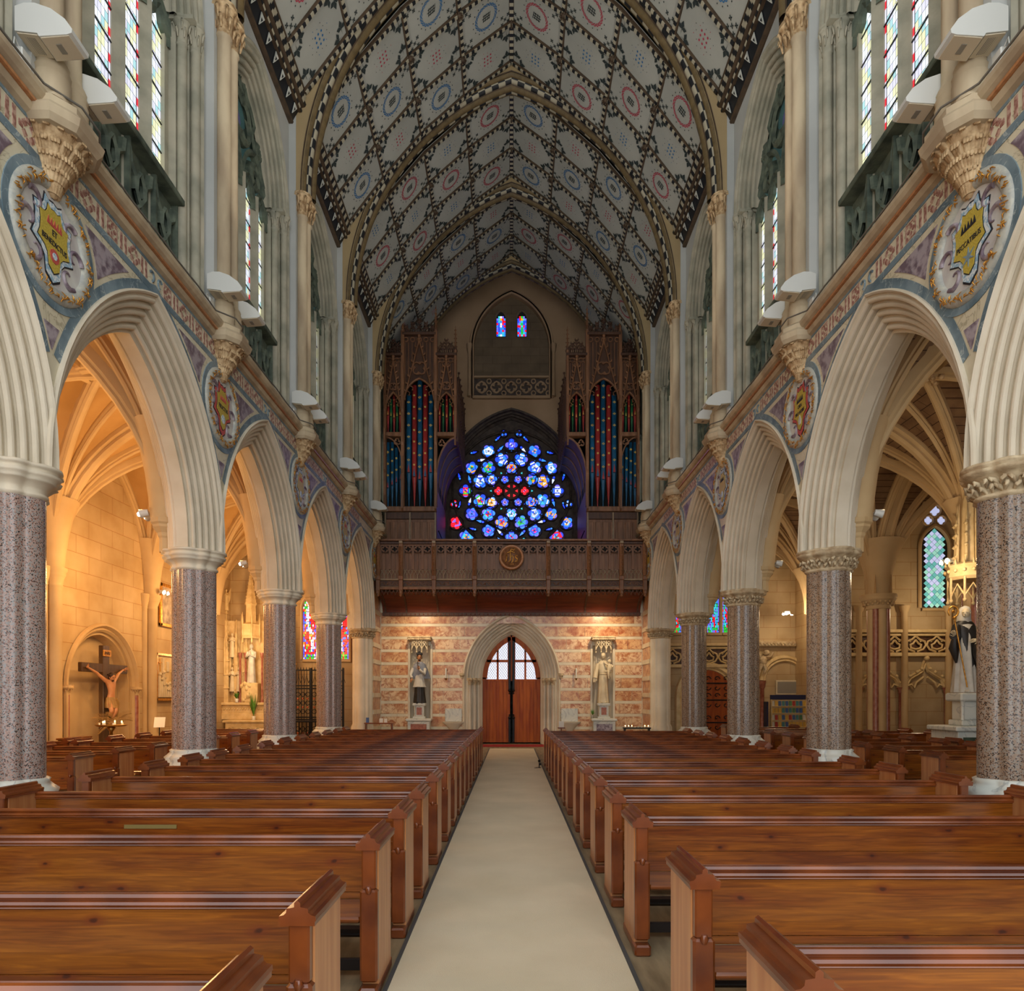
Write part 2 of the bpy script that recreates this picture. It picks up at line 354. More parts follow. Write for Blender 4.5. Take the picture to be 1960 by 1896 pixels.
def glassm(name, hexc, st): 
    return M(name, hexc, rough=0.2, emit=st)
# ================================================================ FLOOR
fl = MB(); fl.box(-15.5, 15.5, -3.5, 29, -0.3, 0)
struct(obj('floor', fl, m['floor']), 'worn wooden floor running under all the pews', 'floor')
cp = MB(); cp.box(-0.715, 0.735, -3, 22.4, 0.0, 0.012)
tag(obj('aisle_carpet', cp, m['carpet']), 'long plain beige carpet runner laid down the centre aisle', 'carpet')
e = bpy.data.objects['aisle_carpet']
for x in (-0.74, 0.737): obj('edge_strip', MB().box(x, x+0.024, -3, 22.4, 0, 0.018), m['carpet_edge'], e)
tag(obj('door_mat', MB().bbox(-1.15, 1.15, 23.25, 24.22, 0.0, 0.02, 0.004), m['red_mat']), 'red mat lying before the closed oak doors', 'mat')
# unseen shell added to stop sky light leaking in
sh = MB()
for s in (-1, 1): sh.box(s*15.6, s*15.4, -3.5, 29.2, -0.3, 9.5); sh.box(min(s*4.6,s*15.5)+(0.6 if s>0 else 0), max(s*4.6,s*15.5)-(0.6 if s<0 else 0), -3.5, 29.2, 9.2, 9.4)
sh.box(-6, 6, -3.5, 29.2, 20.2, 20.4); sh.box(-15.5, 15.5, 29, 29.2, -0.3, 20.3)
for s in (-1, 1): sh.box(s*5.75, s*5.95, -3.5, 29.2, 9.2, 20.3)
struct(obj('light_block_shell', sh, m['stone_dark']), 'unseen outer shell added to keep sky light out', 'building')
# ================================================================ NAVE WALLS (built once on the right, mirrored for the left)
A_A, A_RISE, A_ZS = 2.06, 2.90, 4.02
Z_FR0, Z_FR1, Z_COR = 6.99, 7.22, 7.28
wr = empty('wall_right')
# --- spandrel sheet above each arch
def umax(z, r=0.0):
    R = (A_RISE**2+A_A**2)/(2*A_A); c = R-A_A; dz = z-A_ZS
    q = (R-r)**2-dz*dz
    return -c+sqrt(q) if q > c*c else 0.0
sp = MB()
for k in range(-1, 5):
    y0 = 2.83+S*k; ym = y0+S/2
    P = [(u, z) for u, z in arch(A_A, A_RISE, A_ZS, 0.0, 22) if abs(u) <= S/2]
    P = [(-S/2, 4.2)]+P+[(S/2, 4.2)]
    sp.quadgrid([[(XF, ym+u, z) for u, z in P], [(XF, ym+u, Z_COR+0.1) for u, z in P]], 0, False)
obj('spandrel', sp, m['cream_marble'], wr)
# --- inlaid bands and panels, a few mm proud
def sheet(mb, rows, x0, x1, mat=0):
    """rows: list of (z, ya, yb) strip -> thin slab between x0 (face) and x1"""
    mb.quadgrid([[(x0, a, z), (x0, b, z)] for z, a, b in rows], mat, False)
    mb.quadgrid([[(x1, a, z), (x0, a, z)] for z, a, b in rows], mat, False); mb.quadgrid([[(x0, b, z), (x1, b, z)] for z, a, b in rows], mat, False)
ZC = 6.29; RR = 0.575
for k in range(-1, 5):
    ym = 2.83+S*k+S/2
    bd = MB()
    rows = []
    for i, r in ((0, -0.115), (1, -0.012)):
        rows.append([(XF-0.006, ym+u, z) for u, z in arch(A_A, A_RISE, A_ZS, r, 24)])
    n = len(rows[0])
    keep = [i for i in range(n) if abs(rows[0][i][1]-ym) <= S/2 and rows[0][i][2] > 4.6]
    bd.quadgrid([[r[i] for i in keep] for r in rows], 0, False)
    obj('blue_band', bd, m['blue_marble'], wr)
for k in range(0, 6):
    yp = 2.83+S*k
    # roundel
    ro = part('roundel', wr, (XF, yp, ZC), (0, 0, 0))
    g = MB(); g.sweep([(0, y, z) for y, z in circ(0.635, 40)], (1,0,0), [(0,-0.045),(-0.012,-0.045),(-0.012,0.045),(0,0.045)], closed=True)
    obj('blue_ring', g, m['blue_marble'], ro)
    g = MB(); g.sweep([(0, y, z) for y, z in circ(0.53, 40)], (1,0,0), [(0,-0.07),(-0.02,-0.07),(-0.045,-0.04),(-0.05,0),(-0.045,0.04),(-0.02,0.07),(0,0.07)], smooth=True, closed=True)
    obj('pearl_ring', g, m['ring_marble'], ro)
    g = MB(); rnd = random.Random(k)
    for i in range(20):
        t0 = 2*pi*i/20+0.1
        for j in range(7):
            t = t0+rnd.uniform(-0.12, 0.12); r = 0.535+rnd.uniform(-0.045, 0.045); ang = rnd.uniform(0, pi); L = rnd.uniform(0.018, 0.036)
            c = Vector((-0.05, r*cos(t), r*sin(t))); d = Vector((0, cos(ang), sin(ang)))*L
            g.tube([c-d, c+Vector((-0.018,0,0)), c+d], [0.003, 0.008, 0.003], 5)
    o = obj('gilt_vine', g, m['gilt'], ro); o['kind'] = 'stuff'
    g = MB(); g.prism(circ(0.47, 36), 'x', 0, -0.008); obj('scroll_field', g, m['scroll_marble'], ro)
    g = MB()
    for a0, fl in ((0.7, 1), (2.44, -1), (3.9, 1), (5.5, -1), (0.0, 1), (pi, -1)):
        cx, cz = 0.34*cos(a0), 0.34*sin(a0); pts = []
        for i in range(15):
            t = i/14*4.6*fl+a0; rr = 0.115-0.08*i/14
            pts.append((-0.013, cx+rr*cos(t), cz+rr*sin(t)))
        g.tube(pts, [0.03-0.022*i/14 for i in range(15)], 6)
    obj('scroll', g, m['purple_marble'], ro)
    # shield with concave sides
    sh_o = []
    for (u, v) in [(0,0.36),(0.06,0.345),(0.12,0.38),(0.135,0.30),(0.17,0.25),(0.27,0.235),(0.25,0.12),(0.26,-0.0),(0.30,-0.10),(0.17,-0.16),(0.12,-0.22),(0.10,-0.36),(0.0,-0.43)]: sh_o.append((u, v))
    sh_o = sh_o+[(-u, v) for u, v in sh_o[-2:0:-1]]
    g = MB(); g.prism([(u*1.06, v*1.06) for u, v in sh_o], 'x', -0.008, -0.016, 1); g.prism(sh_o, 'x', -0.014, -0.022, 2 if k == 2 else 0); g.prism([(u*0.8, v*0.82) for u, v in sh_o], 'x', -0.018, -0.027, 1); g.prism([(u*0.77, v*0.79) for u, v in sh_o], 'x', -0.024, -0.031, 3)
    SH = obj('shield', g, [m['mosaic_blue'], m['ink'], m['mosaic_red'], m['mosaic_gold']], ro)
    # side triangles and lower wedge of purple marble
    for sg in (-1, 1):
        if k == 5 and sg == 1: continue
        tri = MB(); rows = []
        for i in range(13):
            z = 6.36+(6.82-6.36)*i/12
            a = sqrt(max(0, (RR+0.12+0.06)**2-(z-ZC)**2)); b = S/2-umax(z, -0.17)
            if b > a: rows.append((z, yp+sg*a, yp+sg*b))
        if len(rows) > 1: sheet(tri, rows, XF-0.006, XF); obj('marble_panel', tri, m['purple_marble'], wr)
        if len(rows) > 1 and sg == 1:
            pass
    tri = MB(); rows = []
    for i in range(9):
        z = 4.95+(5.44-4.95)*i/8; b = S/2-umax(z, -0.15)
        if b > 0.005: rows.append((z, yp-b, yp+b))
    if len(rows) > 1: sheet(tri, rows, XF-0.006, XF); obj('marble_panel', tri, m['purple_marble'], wr)
# frieze
g = MB(); g.box(XF-0.008, XF, -1, 22.9, 6.90, 6.985); g.box(XF-0.008, XF, -1, 22.9, 7.22, 7.285); obj('blue_band', g, m['blue_marble'], wr)
def fr_square():
    g = MB(); h = 0.1
    g.box(-0.006, 0, -h, h, -h, -h+0.02); g.box(-0.006, 0, -h, h, h-0.02, h)
    for a, b in ((-h, -h+0.02), (h-0.02, h)): g.box(-0.006, 0, a, b, -h, h)
    for a in (pi/4, 3*pi/4, 5*pi/4, 7*pi/4): g.prism([(0.085*cos(a)*1.2+dx, 0.085*sin(a)*1.2+dz) for dx, dz in ((-0.02,-0.02),(0.02,-0.02),(0.02,0.02),(-0.02,0.02))], 'x', -0.006, 0)
    for i in range(4):
        a = i*pi/2; g.prism([(0.045*cos(a)+0.028*cos(a+t), 0.045*sin(a)+0.028*sin(a+t)) for t in [j*pi/4 for j in range(8)]], 'x', -0.006, 0)
    return g.mesh('inlay', m['red_marble'])
def fr_x():
    g = MB(); h = 0.09
    for a, b in ((0,0),): pass
    for du in (-0.05, 0.05):
        for dv in (-0.05, 0.05):
            g.prism([(du+0.04, dv), (du, dv+0.04), (du-0.04, dv), (du, dv-0.04)], 'x', -0.006, 0)
    for t in range(4):
        a = t*pi/2; g.prism([(0.1*cos(a)+p*0.028, 0.1*sin(a)+q*0.028) for p, q in ((-1,-1),(1,-1),(1,1),(-1,1))], 'x', -0.006, 0)
    return g.mesh('inlay', m['red_marble'])
def fr_bars():
    g = MB()
    for y in (-0.045, 0.045): g.box(-0.006, 0, y-0.022, y+0.022, -0.1, 0.1)
    return g.mesh('inlay', m['red_marble'])
fs, fx, fb = fr_square(), fr_x(), fr_bars()
for k in range(1, 5):
    for i in range(8):
        y = 2.83+S*k-S/2+0.30+i*0.455
        obj('inlay', fs if i % 2 == 0 else fx, None, wr, (XF, y, 7.102)); obj('inlay', fb, None, wr, (XF, y+0.225, 7.102))
    g = MB()
    for sg in (-1, 1):
        g.tube([(XF-0.006, 2.83+S*k-S/2+sg*(0.1+0.05*cos(t)), 7.1+0.06*sin(t)) for t in [0.6+i*0.5 for i in range(9)]], 0.016, 5)
    obj('dark_scroll', g, m['blue_marble'], wr)
# cornice
g = MB(); prof = [(4.62,7.25),(4.56,7.27),(4.53,7.32),(4.55,7.36),(4.47,7.40),(4.44,7.44),(4.44,7.49),(4.50,7.53),(4.75,7.56),(4.75,7.25)]
g.prism(prof, 'y', -1.2, 24.3, 0); obj('cornice', g, m['stone_shaft'], wr)
g = MB(); g.box(4.50, 4.555, -1.2, 24.3, 7.335, 7.365); obj('cornice_bead', g, m['pew_end'], wr)
# --- arch mouldings
def arcade_profile():
    """(w,d) polyline from nave face hood to the soffit, five rolls on a splay"""
    P = [(0.0, -0.04), (-0.035, -0.035), (-0.05, -0.01), (-0.04, 0.015), (0.0, 0.03)]
    n = 5
    for i in range(n):
        cx = 0.055+0.078*i; cd = 0.05+0.076*i; rr = 0.036
        for j in range(7):
            a = pi*1.22-pi*j/6*0.95
            P.append((cx-rr*0.75*cos(a-pi/2-0.8)*1.0+0.0, cd+rr*sin(a-pi/2+0.3)))
        P.append((cx+0.045, cd+0.028))
    return P
def rolls(n, w0, d0, w1, d1, rr):
    """rolls marching from (w0,d0) to (w1,d1), hollow between"""
    P = []; dx, dy = (w1-w0)/n, (d1-d0)/n; L = hypot(dx, dy); ux, uy = dx/L, dy/L; nx, ny = -uy, ux
    if nx > 0 or True: nx, ny = (-abs(uy), abs(ux)) 
    for i in range(n):
        cx, cy = w0+dx*(i+0.5), d0+dy*(i+0.5)
        for j in range(7):
            a = pi-pi*j/6
            P.append((cx+ux*rr*cos(a)+nx*rr*sin(a)*1.1, cy+uy*rr*cos(a)+ny*rr*sin(a)*1.1))
        h = L/2-rr
        P.append((cx+ux*L/2-nx*0.03, cy+uy*L/2-ny*0.03))
    return P
half = [(0.0,-0.012),(-0.03,-0.01),(-0.045,0.01),(-0.03,0.03),(0.0,0.035)]+rolls(5, 0.0, 0.035, 0.32, 0.43, 0.036)+[(0.34, 0.465)]
full = half+[(2*0.43-w, d) for w, d in half[::-1]]
for k in range(-1, 5):
    ym = 2.83+S*k+S/2; g = MB()
    pts = arch(A_A, A_RISE, A_ZS, 0.0, 20, 3.97)
    g.sweep([(XF, ym+u, z) for u, z in pts], (1,0,0), full, smooth=False, sgn=1)
    obj('arch', g, m['stone'], wr)
# marble-clad return beyond the last arch, with stone respond
g = MB(); g.box(4.69, 4.9, 23.0, 24.35, 0, 7.3); obj('return_wall', g, m['marble_orange'], wr)
for i in range(8):
    z0 = 0.15+i*0.575
    obj('marble_course', MB().box(4.665, 4.70, 22.98, 24.3, z0+0.40, z0+0.55), m['marble_band'], wr)
# --- aisle side sheet above arches
g = MB()
for k in range(-1, 5):
    ym = 2.83+S*k+S/2; P = [(u, z) for u, z in arch(A_A, A_RISE, A_ZS, 0.0, 18) if abs(u) <= S/2]; P = [(-S/2, 4.2)]+P+[(S/2, 4.2)]
    g.quadgrid([[(5.48, ym+u, z) for u, z in P], [(5.48, ym+u, 9.3) for u, z in P]], 0, False)
obj('aisle_face', g, m['stone_warm'], wr)
# --- corbels and vaulting shafts
def vshaft():
    o = MB()
    for sy in (-0.135, 0.135):
        o.lathe([(0.165,7.52),(0.165,7.75),(0.15,7.78),(0.165,7.82),(0.14,7.86),(0.15,7.9),(0.112,7.96),(0.105,8.0),(0.105,12.0),(0.125,12.02),(0.125,12.05)], (4.52, sy, 0), 14)
    return o
vs_me = vshaft().mesh('vaulting_shaft', m['stone_shaft'])
cb = MB()
hexp = lambda r, sx=1.0: [(4.62, -r), (4.62-r*0.62*sx, -r), (4.62-r*1.05*sx, -r*0.5), (4.62-r*1.05*sx, r*0.5), (4.62-r*0.62*sx, r), (4.62, r)]
def cslab(mb, r0, z0, r1, z1): mb.quadgrid([[(x, y, z0) for x, y in hexp(r0)], [(x, y, z1) for x, y in hexp(r1)]], 0, False)
for a, z0, b, z1 in ((0.34,7.22,0.38,7.27),(0.38,7.27,0.40,7.34),(0.40,7.34,0.35,7.40),(0.35,7.40,0.35,7.46),(0.35,7.46,0.26,7.54)): cslab(cb, a, z0, b, z1)
cb.face([(x, y, 7.54) for x, y in hexp(0.26)]); cb.face([(x, y, 7.22) for x, y in hexp(0.34)][::-1])
cb_me = cb.mesh('corbel_table', m['stone_shaft'])
lf = MB(); rnd = random.Random(3)
lf.quadgrid([[(x, y, z) for x, y in hexp(r)] for r, z in ((0.02,6.70),(0.06,6.74),(0.12,6.90),(0.20,7.08),(0.29,7.23))], 0, True)
for t in range(5):
    z = 6.78+t*0.102; r = 0.065+0.046*t; n = 5+t
    for i in range(n):
        a = -pi/2+pi*(i+0.5*(t % 2)+0.25)/n
        cx, cy = 4.62-r*1.15*cos(a), r*1.05*sin(a)
        for j in range(3):
            b = a+(j-1)*0.30
            p0 = Vector((4.62-(r*0.9)*cos(b), r*0.9*sin(b), z-0.05)); p1 = Vector((4.62-(r*1.22)*cos(b), r*1.15*sin(b), z+0.035)); p2 = Vector((4.62-(r*1.42)*cos(b), r*1.32*sin(b), z+0.05)); p3 = Vector((4.62-(r*1.42)*cos(b), r*1.32*sin(b), z+0.015))
            lf.tube([p0, p1, p2, p3], [0.022, 0.028, 0.024, 0.01], 5)
lf_me = lf.mesh('corbel_leaves', m['corbel'])
def cap_foliage(x, ys, z0, z1, r0, r1, seed=1, leaves=16):
    g = MB(); rnd = random.Random(seed)
    for sy in ys:
        g.lathe([(r0,z0),(r0*1.12,z0+0.02),(r0,z0+0.05),(r0*1.05,z0+(z1-z0)*0.45),(r1*0.86,z1-0.10),(r1*0.95,z1-0.09)], (x, sy, 0), 12)
        for i in range(leaves):
            a = 2*pi*i/leaves+rnd.uniform(-.15,.15); lvl = i % 2
            zz = z0+(z1-z0)*(0.40+0.26*lvl); r = r0+(r1-r0)*(0.45+0.35*lvl)
            c = Vector((x+r*cos(a), sy+r*sin(a), zz)); d = Vector((cos(a), sin(a), 0))
            g.tube([c-d*r0*0.15-Vector((0,0,(z1-z0)*0.22)), c, c+d*r0*0.3+Vector((0,0,(z1-z0)*0.12)), c+d*r0*0.42+Vector((0,0,(z1-z0)*0.02))], [r0*0.12, r0*0.22, r0*0.2, r0*0.07], 5)
        g.lathe([(r1*0.95,z1-0.09),(r1*1.06,z1-0.07),(r1*1.06,z1-0.045),(r1,z1-0.04),(r1*1.04,z1-0.02),(r1*1.04,z1)], (x, sy, 0), 12)
    return g
vc_me = cap_foliage(4.52, (-0.135, 0.135), 12.03, 12.5, 0.115, 0.20, 5, 14).mesh('shaft_capital', m['corbel'])
for k in range(0, 7):
    y = 2.83+S*k
    v = obj('vaulting_shaft', vs_me, None, wr, (0, y, 0)); obj('corbel_table', cb_me, None, v); obj('leaf_corbel', lf_me, None, v); obj('foliage_capital', vc_me, None, v)
# --- clerestory wall with pointed openings
C_A, C_RISE, C_ZS = 1.57, 2.0, 11.78
g = MB()
for k in range(-1, 6):
    ym = 2.83+S*k+S/2; P = arch(C_A, C_RISE, C_ZS, 0.0, 14, 7.5); P = [(-S/2, 7.5)]+P+[(S/2, 7.5)]
    top = [(XF+0.13, ym+u, 14.75) for u, z in P]
    g.quadgrid([[(XF+0.13, ym+u, z) for u, z in P], top], 0, False)
obj('clerestory_wall', g, m['plaster'], wr)
g = MB(); g.box(4.75, 5.6, -1, 28.4, 14.0, 15.2); obj('wall_head', g, m['plaster'], wr)
# pilaster behind the vaulting shafts
for k in range(0, 7): obj('pilaster', MB().box(4.60, 4.76, 2.83+S*k-0.31, 2.83+S*k+0.31, 7.5, 14.1), m['plaster'], wr)
# ================================================================ CLERESTORY WINDOWS (local x = depth outwards from the wall plane, y along)
XW = XF+0.13
def clere_parts():
    P = {}
    # surround mouldings on a splay: from face to the glass plane
    prof = [(-0.03,-0.03),(-0.05,0.0),(-0.03,0.04),(0.0,0.05)]+rolls(4, 0.0, 0.05, 0.26, 0.42, 0.04)+[(0.36,0.44)]
    g = MB(); g.sweep([(0, u, z) for u, z in arch(C_A, C_RISE, C_ZS, 0, 18)], (1,0,0), prof, smooth=False)
    for sy in (-1, 1):
        J = [(-0.03,1.60),(-0.05,1.57),(-0.02,1.52),(0.10,1.50),(0.10,1.40),(0.24,1.38),(0.24,1.28),(0.36,1.26),(0.46,1.2)]; g.quadgrid([[(x, sy*y, 7.5) for x, y in J], [(x, sy*y, C_ZS) for x, y in J]], 0, False)
        g.box(-0.04, 0.44, min(sy*1.22, sy*1.60), max(sy*1.22, sy*1.60), C_ZS-0.05, C_ZS+0.01)
    P['surround'] = (g, m['stone_grey'])
    # paired jamb shafts
    for sy in (-1, 1):
        g = MB()
        for x, y in ((0.03, 1.46), (0.17, 1.33)):
            g.lathe([(0.11,7.56),(0.11,7.72),(0.095,7.75),(0.105,7.80),(0.078,7.84),(0.068,7.9),(0.068,11.4),(0.085,11.42),(0.07,11.44)], (x, sy*y, 0), 10)
        P['jamb_shaft'+('a' if sy < 0 else 'b')] = (g, m['stone_grey'])
        g = MB()
        for x, y in ((0.03, 1.46), (0.17, 1.33)):
            q = cap_foliage(x, (sy*y,), 11.43, 11.80, 0.07, 0.125, 9, 10); g.add(q)
        P['jamb_capital'+('a' if sy < 0 else 'b')] = (g, m['stone_grey'])
    # mullions
    LY = [-0.975, -0.325, 0.325, 0.975]; GX = 0.40
    for i, y in enumerate((-0.65, 0.0, 0.65)):
        g = MB(); g.prism([(0.30,y-0.025),(0.26,y),(0.30,y+0.025),(0.34,y+0.06),(0.38,y+0.10),(0.46,y+0.10),(0.46,y-0.10),(0.38,y-0.10),(0.34,y-0.06)], 'z', 7.6, 11.6)
        P['mullion%d' % i] = (g, m['stone_grey'])
    for i, y in ((3,-1.23),(4,1.23)):
        g = MB(); g.box(0.34, 0.46, y-0.08, y+0.08, 7.6, 11.6); P['mullion%d' % i] = (g, m['stone_grey'])
    # tracery: heads, sub arches, foils
    g = MB(); pr = [(-0.06,-0.05),(-0.10,0.0),(-0.06,0.05),(0.04,0.06),(0.04,-0.06)]
    def ring(poly, r=None):
        g.sweep([(GX, u, z) for u, z in poly], (1,0,0), pr, closed=True, closed_prof=False)
    def arc(poly): g.sweep([(GX, u, z) for u, z in poly], (1,0,0), pr)
    for y in LY: arc(arch(0.27, 0.36, 11.45, 0, 6, 11.3, y)); arc([(y-0.27, 11.45), (y-0.12, 11.52), (y-0.1, 11.62), (y, 11.70), (y+0.1, 11.62), (y+0.12, 11.52), (y+0.27, 11.45)])
    for y in (-0.65, 0.65): arc(arch(0.62, 0.95, 11.5, 0, 8, None, y)); ring(foil(3, 0.11, 0.11, 4, (y, 12.0)))
    ring(foil(4, 0.20, 0.19, 5, (0, 12.65), pi/4)); ring(circ(0.42, 20, (0, 12.65)))
    for sgn in (-1, 1):
        arc([(sgn*0.62, 12.45), (sgn*0.5, 12.7), (sgn*0.62, 12.95), (sgn*0.45, 13.1), (sgn*0.2, 13.2), (0, 13.55)])
        arc([(sgn*0.62, 12.45), (sgn*0.85, 12.5), (sgn*0.95, 12.3), (sgn*1.15, 12.1)]); ring(foil(3, 0.07, 0.07, 4, (sgn*0.82, 12.62)))
        arc([(0, 13.05), (sgn*0.12, 13.25), (0, 13.5)])
    P['tracery'] = (g, m['stone_dark'])
    # blind flamboyant panel under the glass
    g = MB(); g.box(0.30, 0.34, -1.24, 1.24, 7.56, 9.0, 0); P['blind_panel'] = (g, m['stone_dark'])
    for i, y in enumerate(LY):
        g = MB(); q = [(-0.06,-0.03),(-0.09,0.0),(-0.06,0.03),(0.0,0.035),(0.0,-0.035)]
        def w(pts): g.sweep([(0.30, y+u, z) for u, z in pts], (1,0,0), q)
        for sg in (-1, 1):
            w([(sg*0.26, 7.62), (sg*0.27, 7.9), (sg*0.18, 8.12), (sg*0.02, 8.28), (sg*-0.1, 8.45), (sg*-0.08, 8.62), (0, 8.74)])
            w([(sg*0.27, 8.90), (sg*0.24, 8.72), (sg*0.12, 8.62), (sg*0.1, 8.45)])
            w([(sg*0.1, 7.68), (sg*0.16, 7.86), (sg*0.08, 8.02), (0, 8.06)])
        g.box(0.2, 0.30, y-0.335, y-0.30, 7.56, 9.0); 
        if i == 3: g.box(0.2, 0.30, y+0.28, y+0.31, 7.56, 9.0)
        P['flowing_tracery%d' % i] = (g, m['stone_dark'])
    g = MB(); g.bbox(0.10, 0.32, -1.28, 1.28, 8.98, 9.07, 0.012); P['sill_rail'] = (g, m['stone_dark'])
    # glass: each light = border strips with red lozenges + pastel quarries in lead
    return P, LY, GX
gl_w = [glassm('glass_'+n, c, e) for n, c, e in (('white','e4ecf2',0.84),('straw','e2e4bc',0.78),('aqua','a8d6de',0.74),('pearl','d4d6ea',0.8))]
gl_red = glassm('glass_red', 'd01c30', 1.0); gl_pink = glassm('glass_pale_lilac', 'c9b8dc', 0.9); gl_dark = glassm('glass_dim_violet', '4a4a66', 0.35); gl_teal = glassm('glass_dim_teal', '3f5a58', 0.3)
def lights_mesh(seed):
    out = []
    rnd = random.Random(seed)
    for y in (-0.975, -0.325, 0.325, 0.975):
        g = MB(); hw = 0.235; z0, z1 = 9.05, 11.5
        # red lozenge border
        for sg in (-1, 1):
            n = 22
            for i in range(n):
                za, zb = z0+(z1-z0)*i/n, z0+(z1-z0)*(i+1)/n; ya, yb = y+sg*(hw-0.045), y+sg*hw
                g.face([(0, ya, za), (0, yb, za), (0, yb, zb), (0, ya, zb)], 4 if i % 3 == 1 else 3)
        iw = hw-0.055
        # leaning quarries
        rows = 20; cols = 5; hh = (z1-z0)/rows
        for r in range(rows):
            for c in range(cols):
                ya = y-iw+2*iw*c/cols; yb = y-iw+2*iw*(c+1)/cols-0.006
                sh = 0.10
                za, zb = z0+hh*r, z0+hh*(r+1)-0.008
                f = lambda yy: sh*(yy-y)
                col = (r*2+c*3+seed) % 5; col = (0, 1, 0, 2, 1)[col]
                if rnd.random() < 0.15: col = 3
                g.face([(0, ya, za+f(ya)), (0, yb, za+f(yb)), (0, yb, zb+f(yb)), (0, ya, zb+f(ya))], col)
        # head
        g.face([(0, y+u, z) for u, z in arch(hw, 0.3, 11.5, 0, 5)], 0)
        out.append((g, gl_w+[gl_red]))
    g = MB()
    for sg in (-1, 1):
        for dz in (9.7, 10.35, 11.0): pass
    # saddle bars
    L = MB()
    for y in (-0.975, -0.325, 0.325, 0.975):
        L.box(0.012, 0.03, y-0.24, y+0.24, 9.0, 11.6)
        for i in range(6): z = 9.25+i*0.42; L.box(-0.02, -0.004, y-0.24, y+0.24, z, z+0.016)
    # tracery glass sheet
    T = MB(); T.face([(0.03, u, z) for u, z in arch(1.3, 1.62, 11.75, 0, 10)], 0); T.face([(0.03, u, z) for u, z in [(-1.3,11.4),(1.3,11.4),(1.3,11.75),(-1.3,11.75)]], 0)
    for c in ((0,12.65),(-.65,12.0),(.65,12.0),(-.82,12.62),(.82,12.62),(0,13.2)): T.face([(0.02, u, z) for u, z in circ(0.16 if c[0] == 0 else 0.1, 10, c)], 1)
    return out, L, T
P, LY, GX = clere_parts()
meshes = {k: v[0].mesh(k.rstrip('0123456789ab') if k[-1] in '0123456789ab' and k not in ('blind_panel',) else k, v[1]) for k, v in P.items()}
LM, LL, LT = lights_mesh(1)
lm = [g.mesh('pane', mats) for g, mats in LM]; ll = LL.mesh('saddle_bars', m['lead']); lt = LT.mesh('tracery_glass', [gl_teal, gl_dark])
def nm(k):
    return {'jamb_shafta':'jamb_shaft','jamb_shaftb':'jamb_shaft','jamb_capitala':'jamb_capital','jamb_capitalb':'jamb_capital'}.get(k, k.rstrip('0123456789'))
wn = 0
ords = ['first', 'second', 'third', 'fourth', 'fifth', 'sixth', 'seventh']
for s in (1, -1):
    for k in range(-1, 6):
        wn += 1; ym = 2.83+S*k+S/2
        w = empty('window_%d' % wn, (s*XW, ym, 0), 0, (s, 1, 1))
        struct(w, 'tall four-light leaded clerestory window, %s from the organ end on the %s' % (ords[5-k], 'right' if s > 0 else 'left'), 'window')
        for key, me in meshes.items():
            if k < 0 and key.startswith('flow'): continue
            obj(nm(key), me, None, w)
        for me in lm: obj('pane', me, None, w, (GX, 0, 0))
        obj('saddle_bars', ll, None, w, (GX, 0, 0)); obj('tracery_glass', lt, None, w, (GX, 0, 0))
# ================================================================ NAVE CEILING
cl = struct(empty('ceiling'), 'painted panelled wagon ceiling with striped ribs over the nave', 'ceiling')
CN = [(4.42, 14.58), (3.47, 15.83), (2.45, 17.02), (1.27, 18.05), (0.0, 18.98)]      # profile nodes, eaves to ridge
def stencil_foliage(g, c, sgx, sgz, L=0.16, mat=0):
    pass
def leafp(c, ang, L, w): 
    d = (cos(ang), sin(ang)); n = (-d[1], d[0])
    return [(c[0], c[1]), (c[0]+d[0]*L*0.5+n[0]*w, c[1]+d[1]*L*0.5+n[1]*w), (c[0]+d[0]*L, c[1]+d[1]*L), (c[0]+d[0]*L*0.5-n[0]*w, c[1]+d[1]*L*0.5-n[1]*w)]
def F(g, poly, mat=0, z=-0.012): g.face([(p[0], p[1], z) for p in poly], mat)
PW, PL = 1.13, 1.55       # panel along y, along slope; local x along y, local y up the slope
def trefoil(g, c, a):
    F(g, leafp(c, a, 0.17, 0.05)); F(g, leafp(c, a+1.2, 0.15, 0.046)); F(g, leafp(c, a-1.2, 0.15, 0.046))
    d = (cos(a+pi), sin(a+pi)); F(g, [(c[0]+d[1]*0.006, c[1]-d[0]*0.006), (c[0]+d[0]*0.13, c[1]+d[1]*0.13), (c[0]-d[1]*0.006, c[1]+d[0]*0.006)])
def cluster(g, c):
    for i in range(-1, 2):
        for j in range(-1, 2):
            for k in range(4):
                if (i+j) % 2 == 0: F(g, leafp((c[0]+i*0.085, c[1]+j*0.095), pi/4+k*pi/2, 0.056, 0.017))
def wreath_mesh(col):
    g = MB(); r = 0.27
    for ph in (0, pi):
        pts = [( (r+0.025*sin(11*t+ph))*cos(t), (r+0.025*sin(11*t+ph))*sin(t)*1.12) for t in [2*pi*i/88 for i in range(89)]]
        g.quadgrid([[(x*0.965, y*0.965, -0.012) for x, y in pts], [(x*1.035, y*1.035, -0.012) for x, y in pts]], 0, False)
    for i in range(16):
        a = 2*pi*(i+.5)/16; F(g, circ(0.016, 5, (0.36*cos(a), 0.40*sin(a))), 1)
    # monogram strokes
    for x in (-0.06, 0.0, 0.06): F(g, [(x-0.010, -0.12+abs(x)*0.4), (x+0.010, -0.12+abs(x)*0.4), (x+0.010, 0.12-abs(x)*0.3), (x-0.010, 0.12-abs(x)*0.3)], 1)
    for y in (-0.09, -0.03, 0.04, 0.09): F(g, [(-0.085, y-0.008), (0.085, y+0.03), (0.085, y+0.045), (-0.085, y+0.008)], 1)
    return g.mesh('stencil_wreath', [col, m['p_ink']])
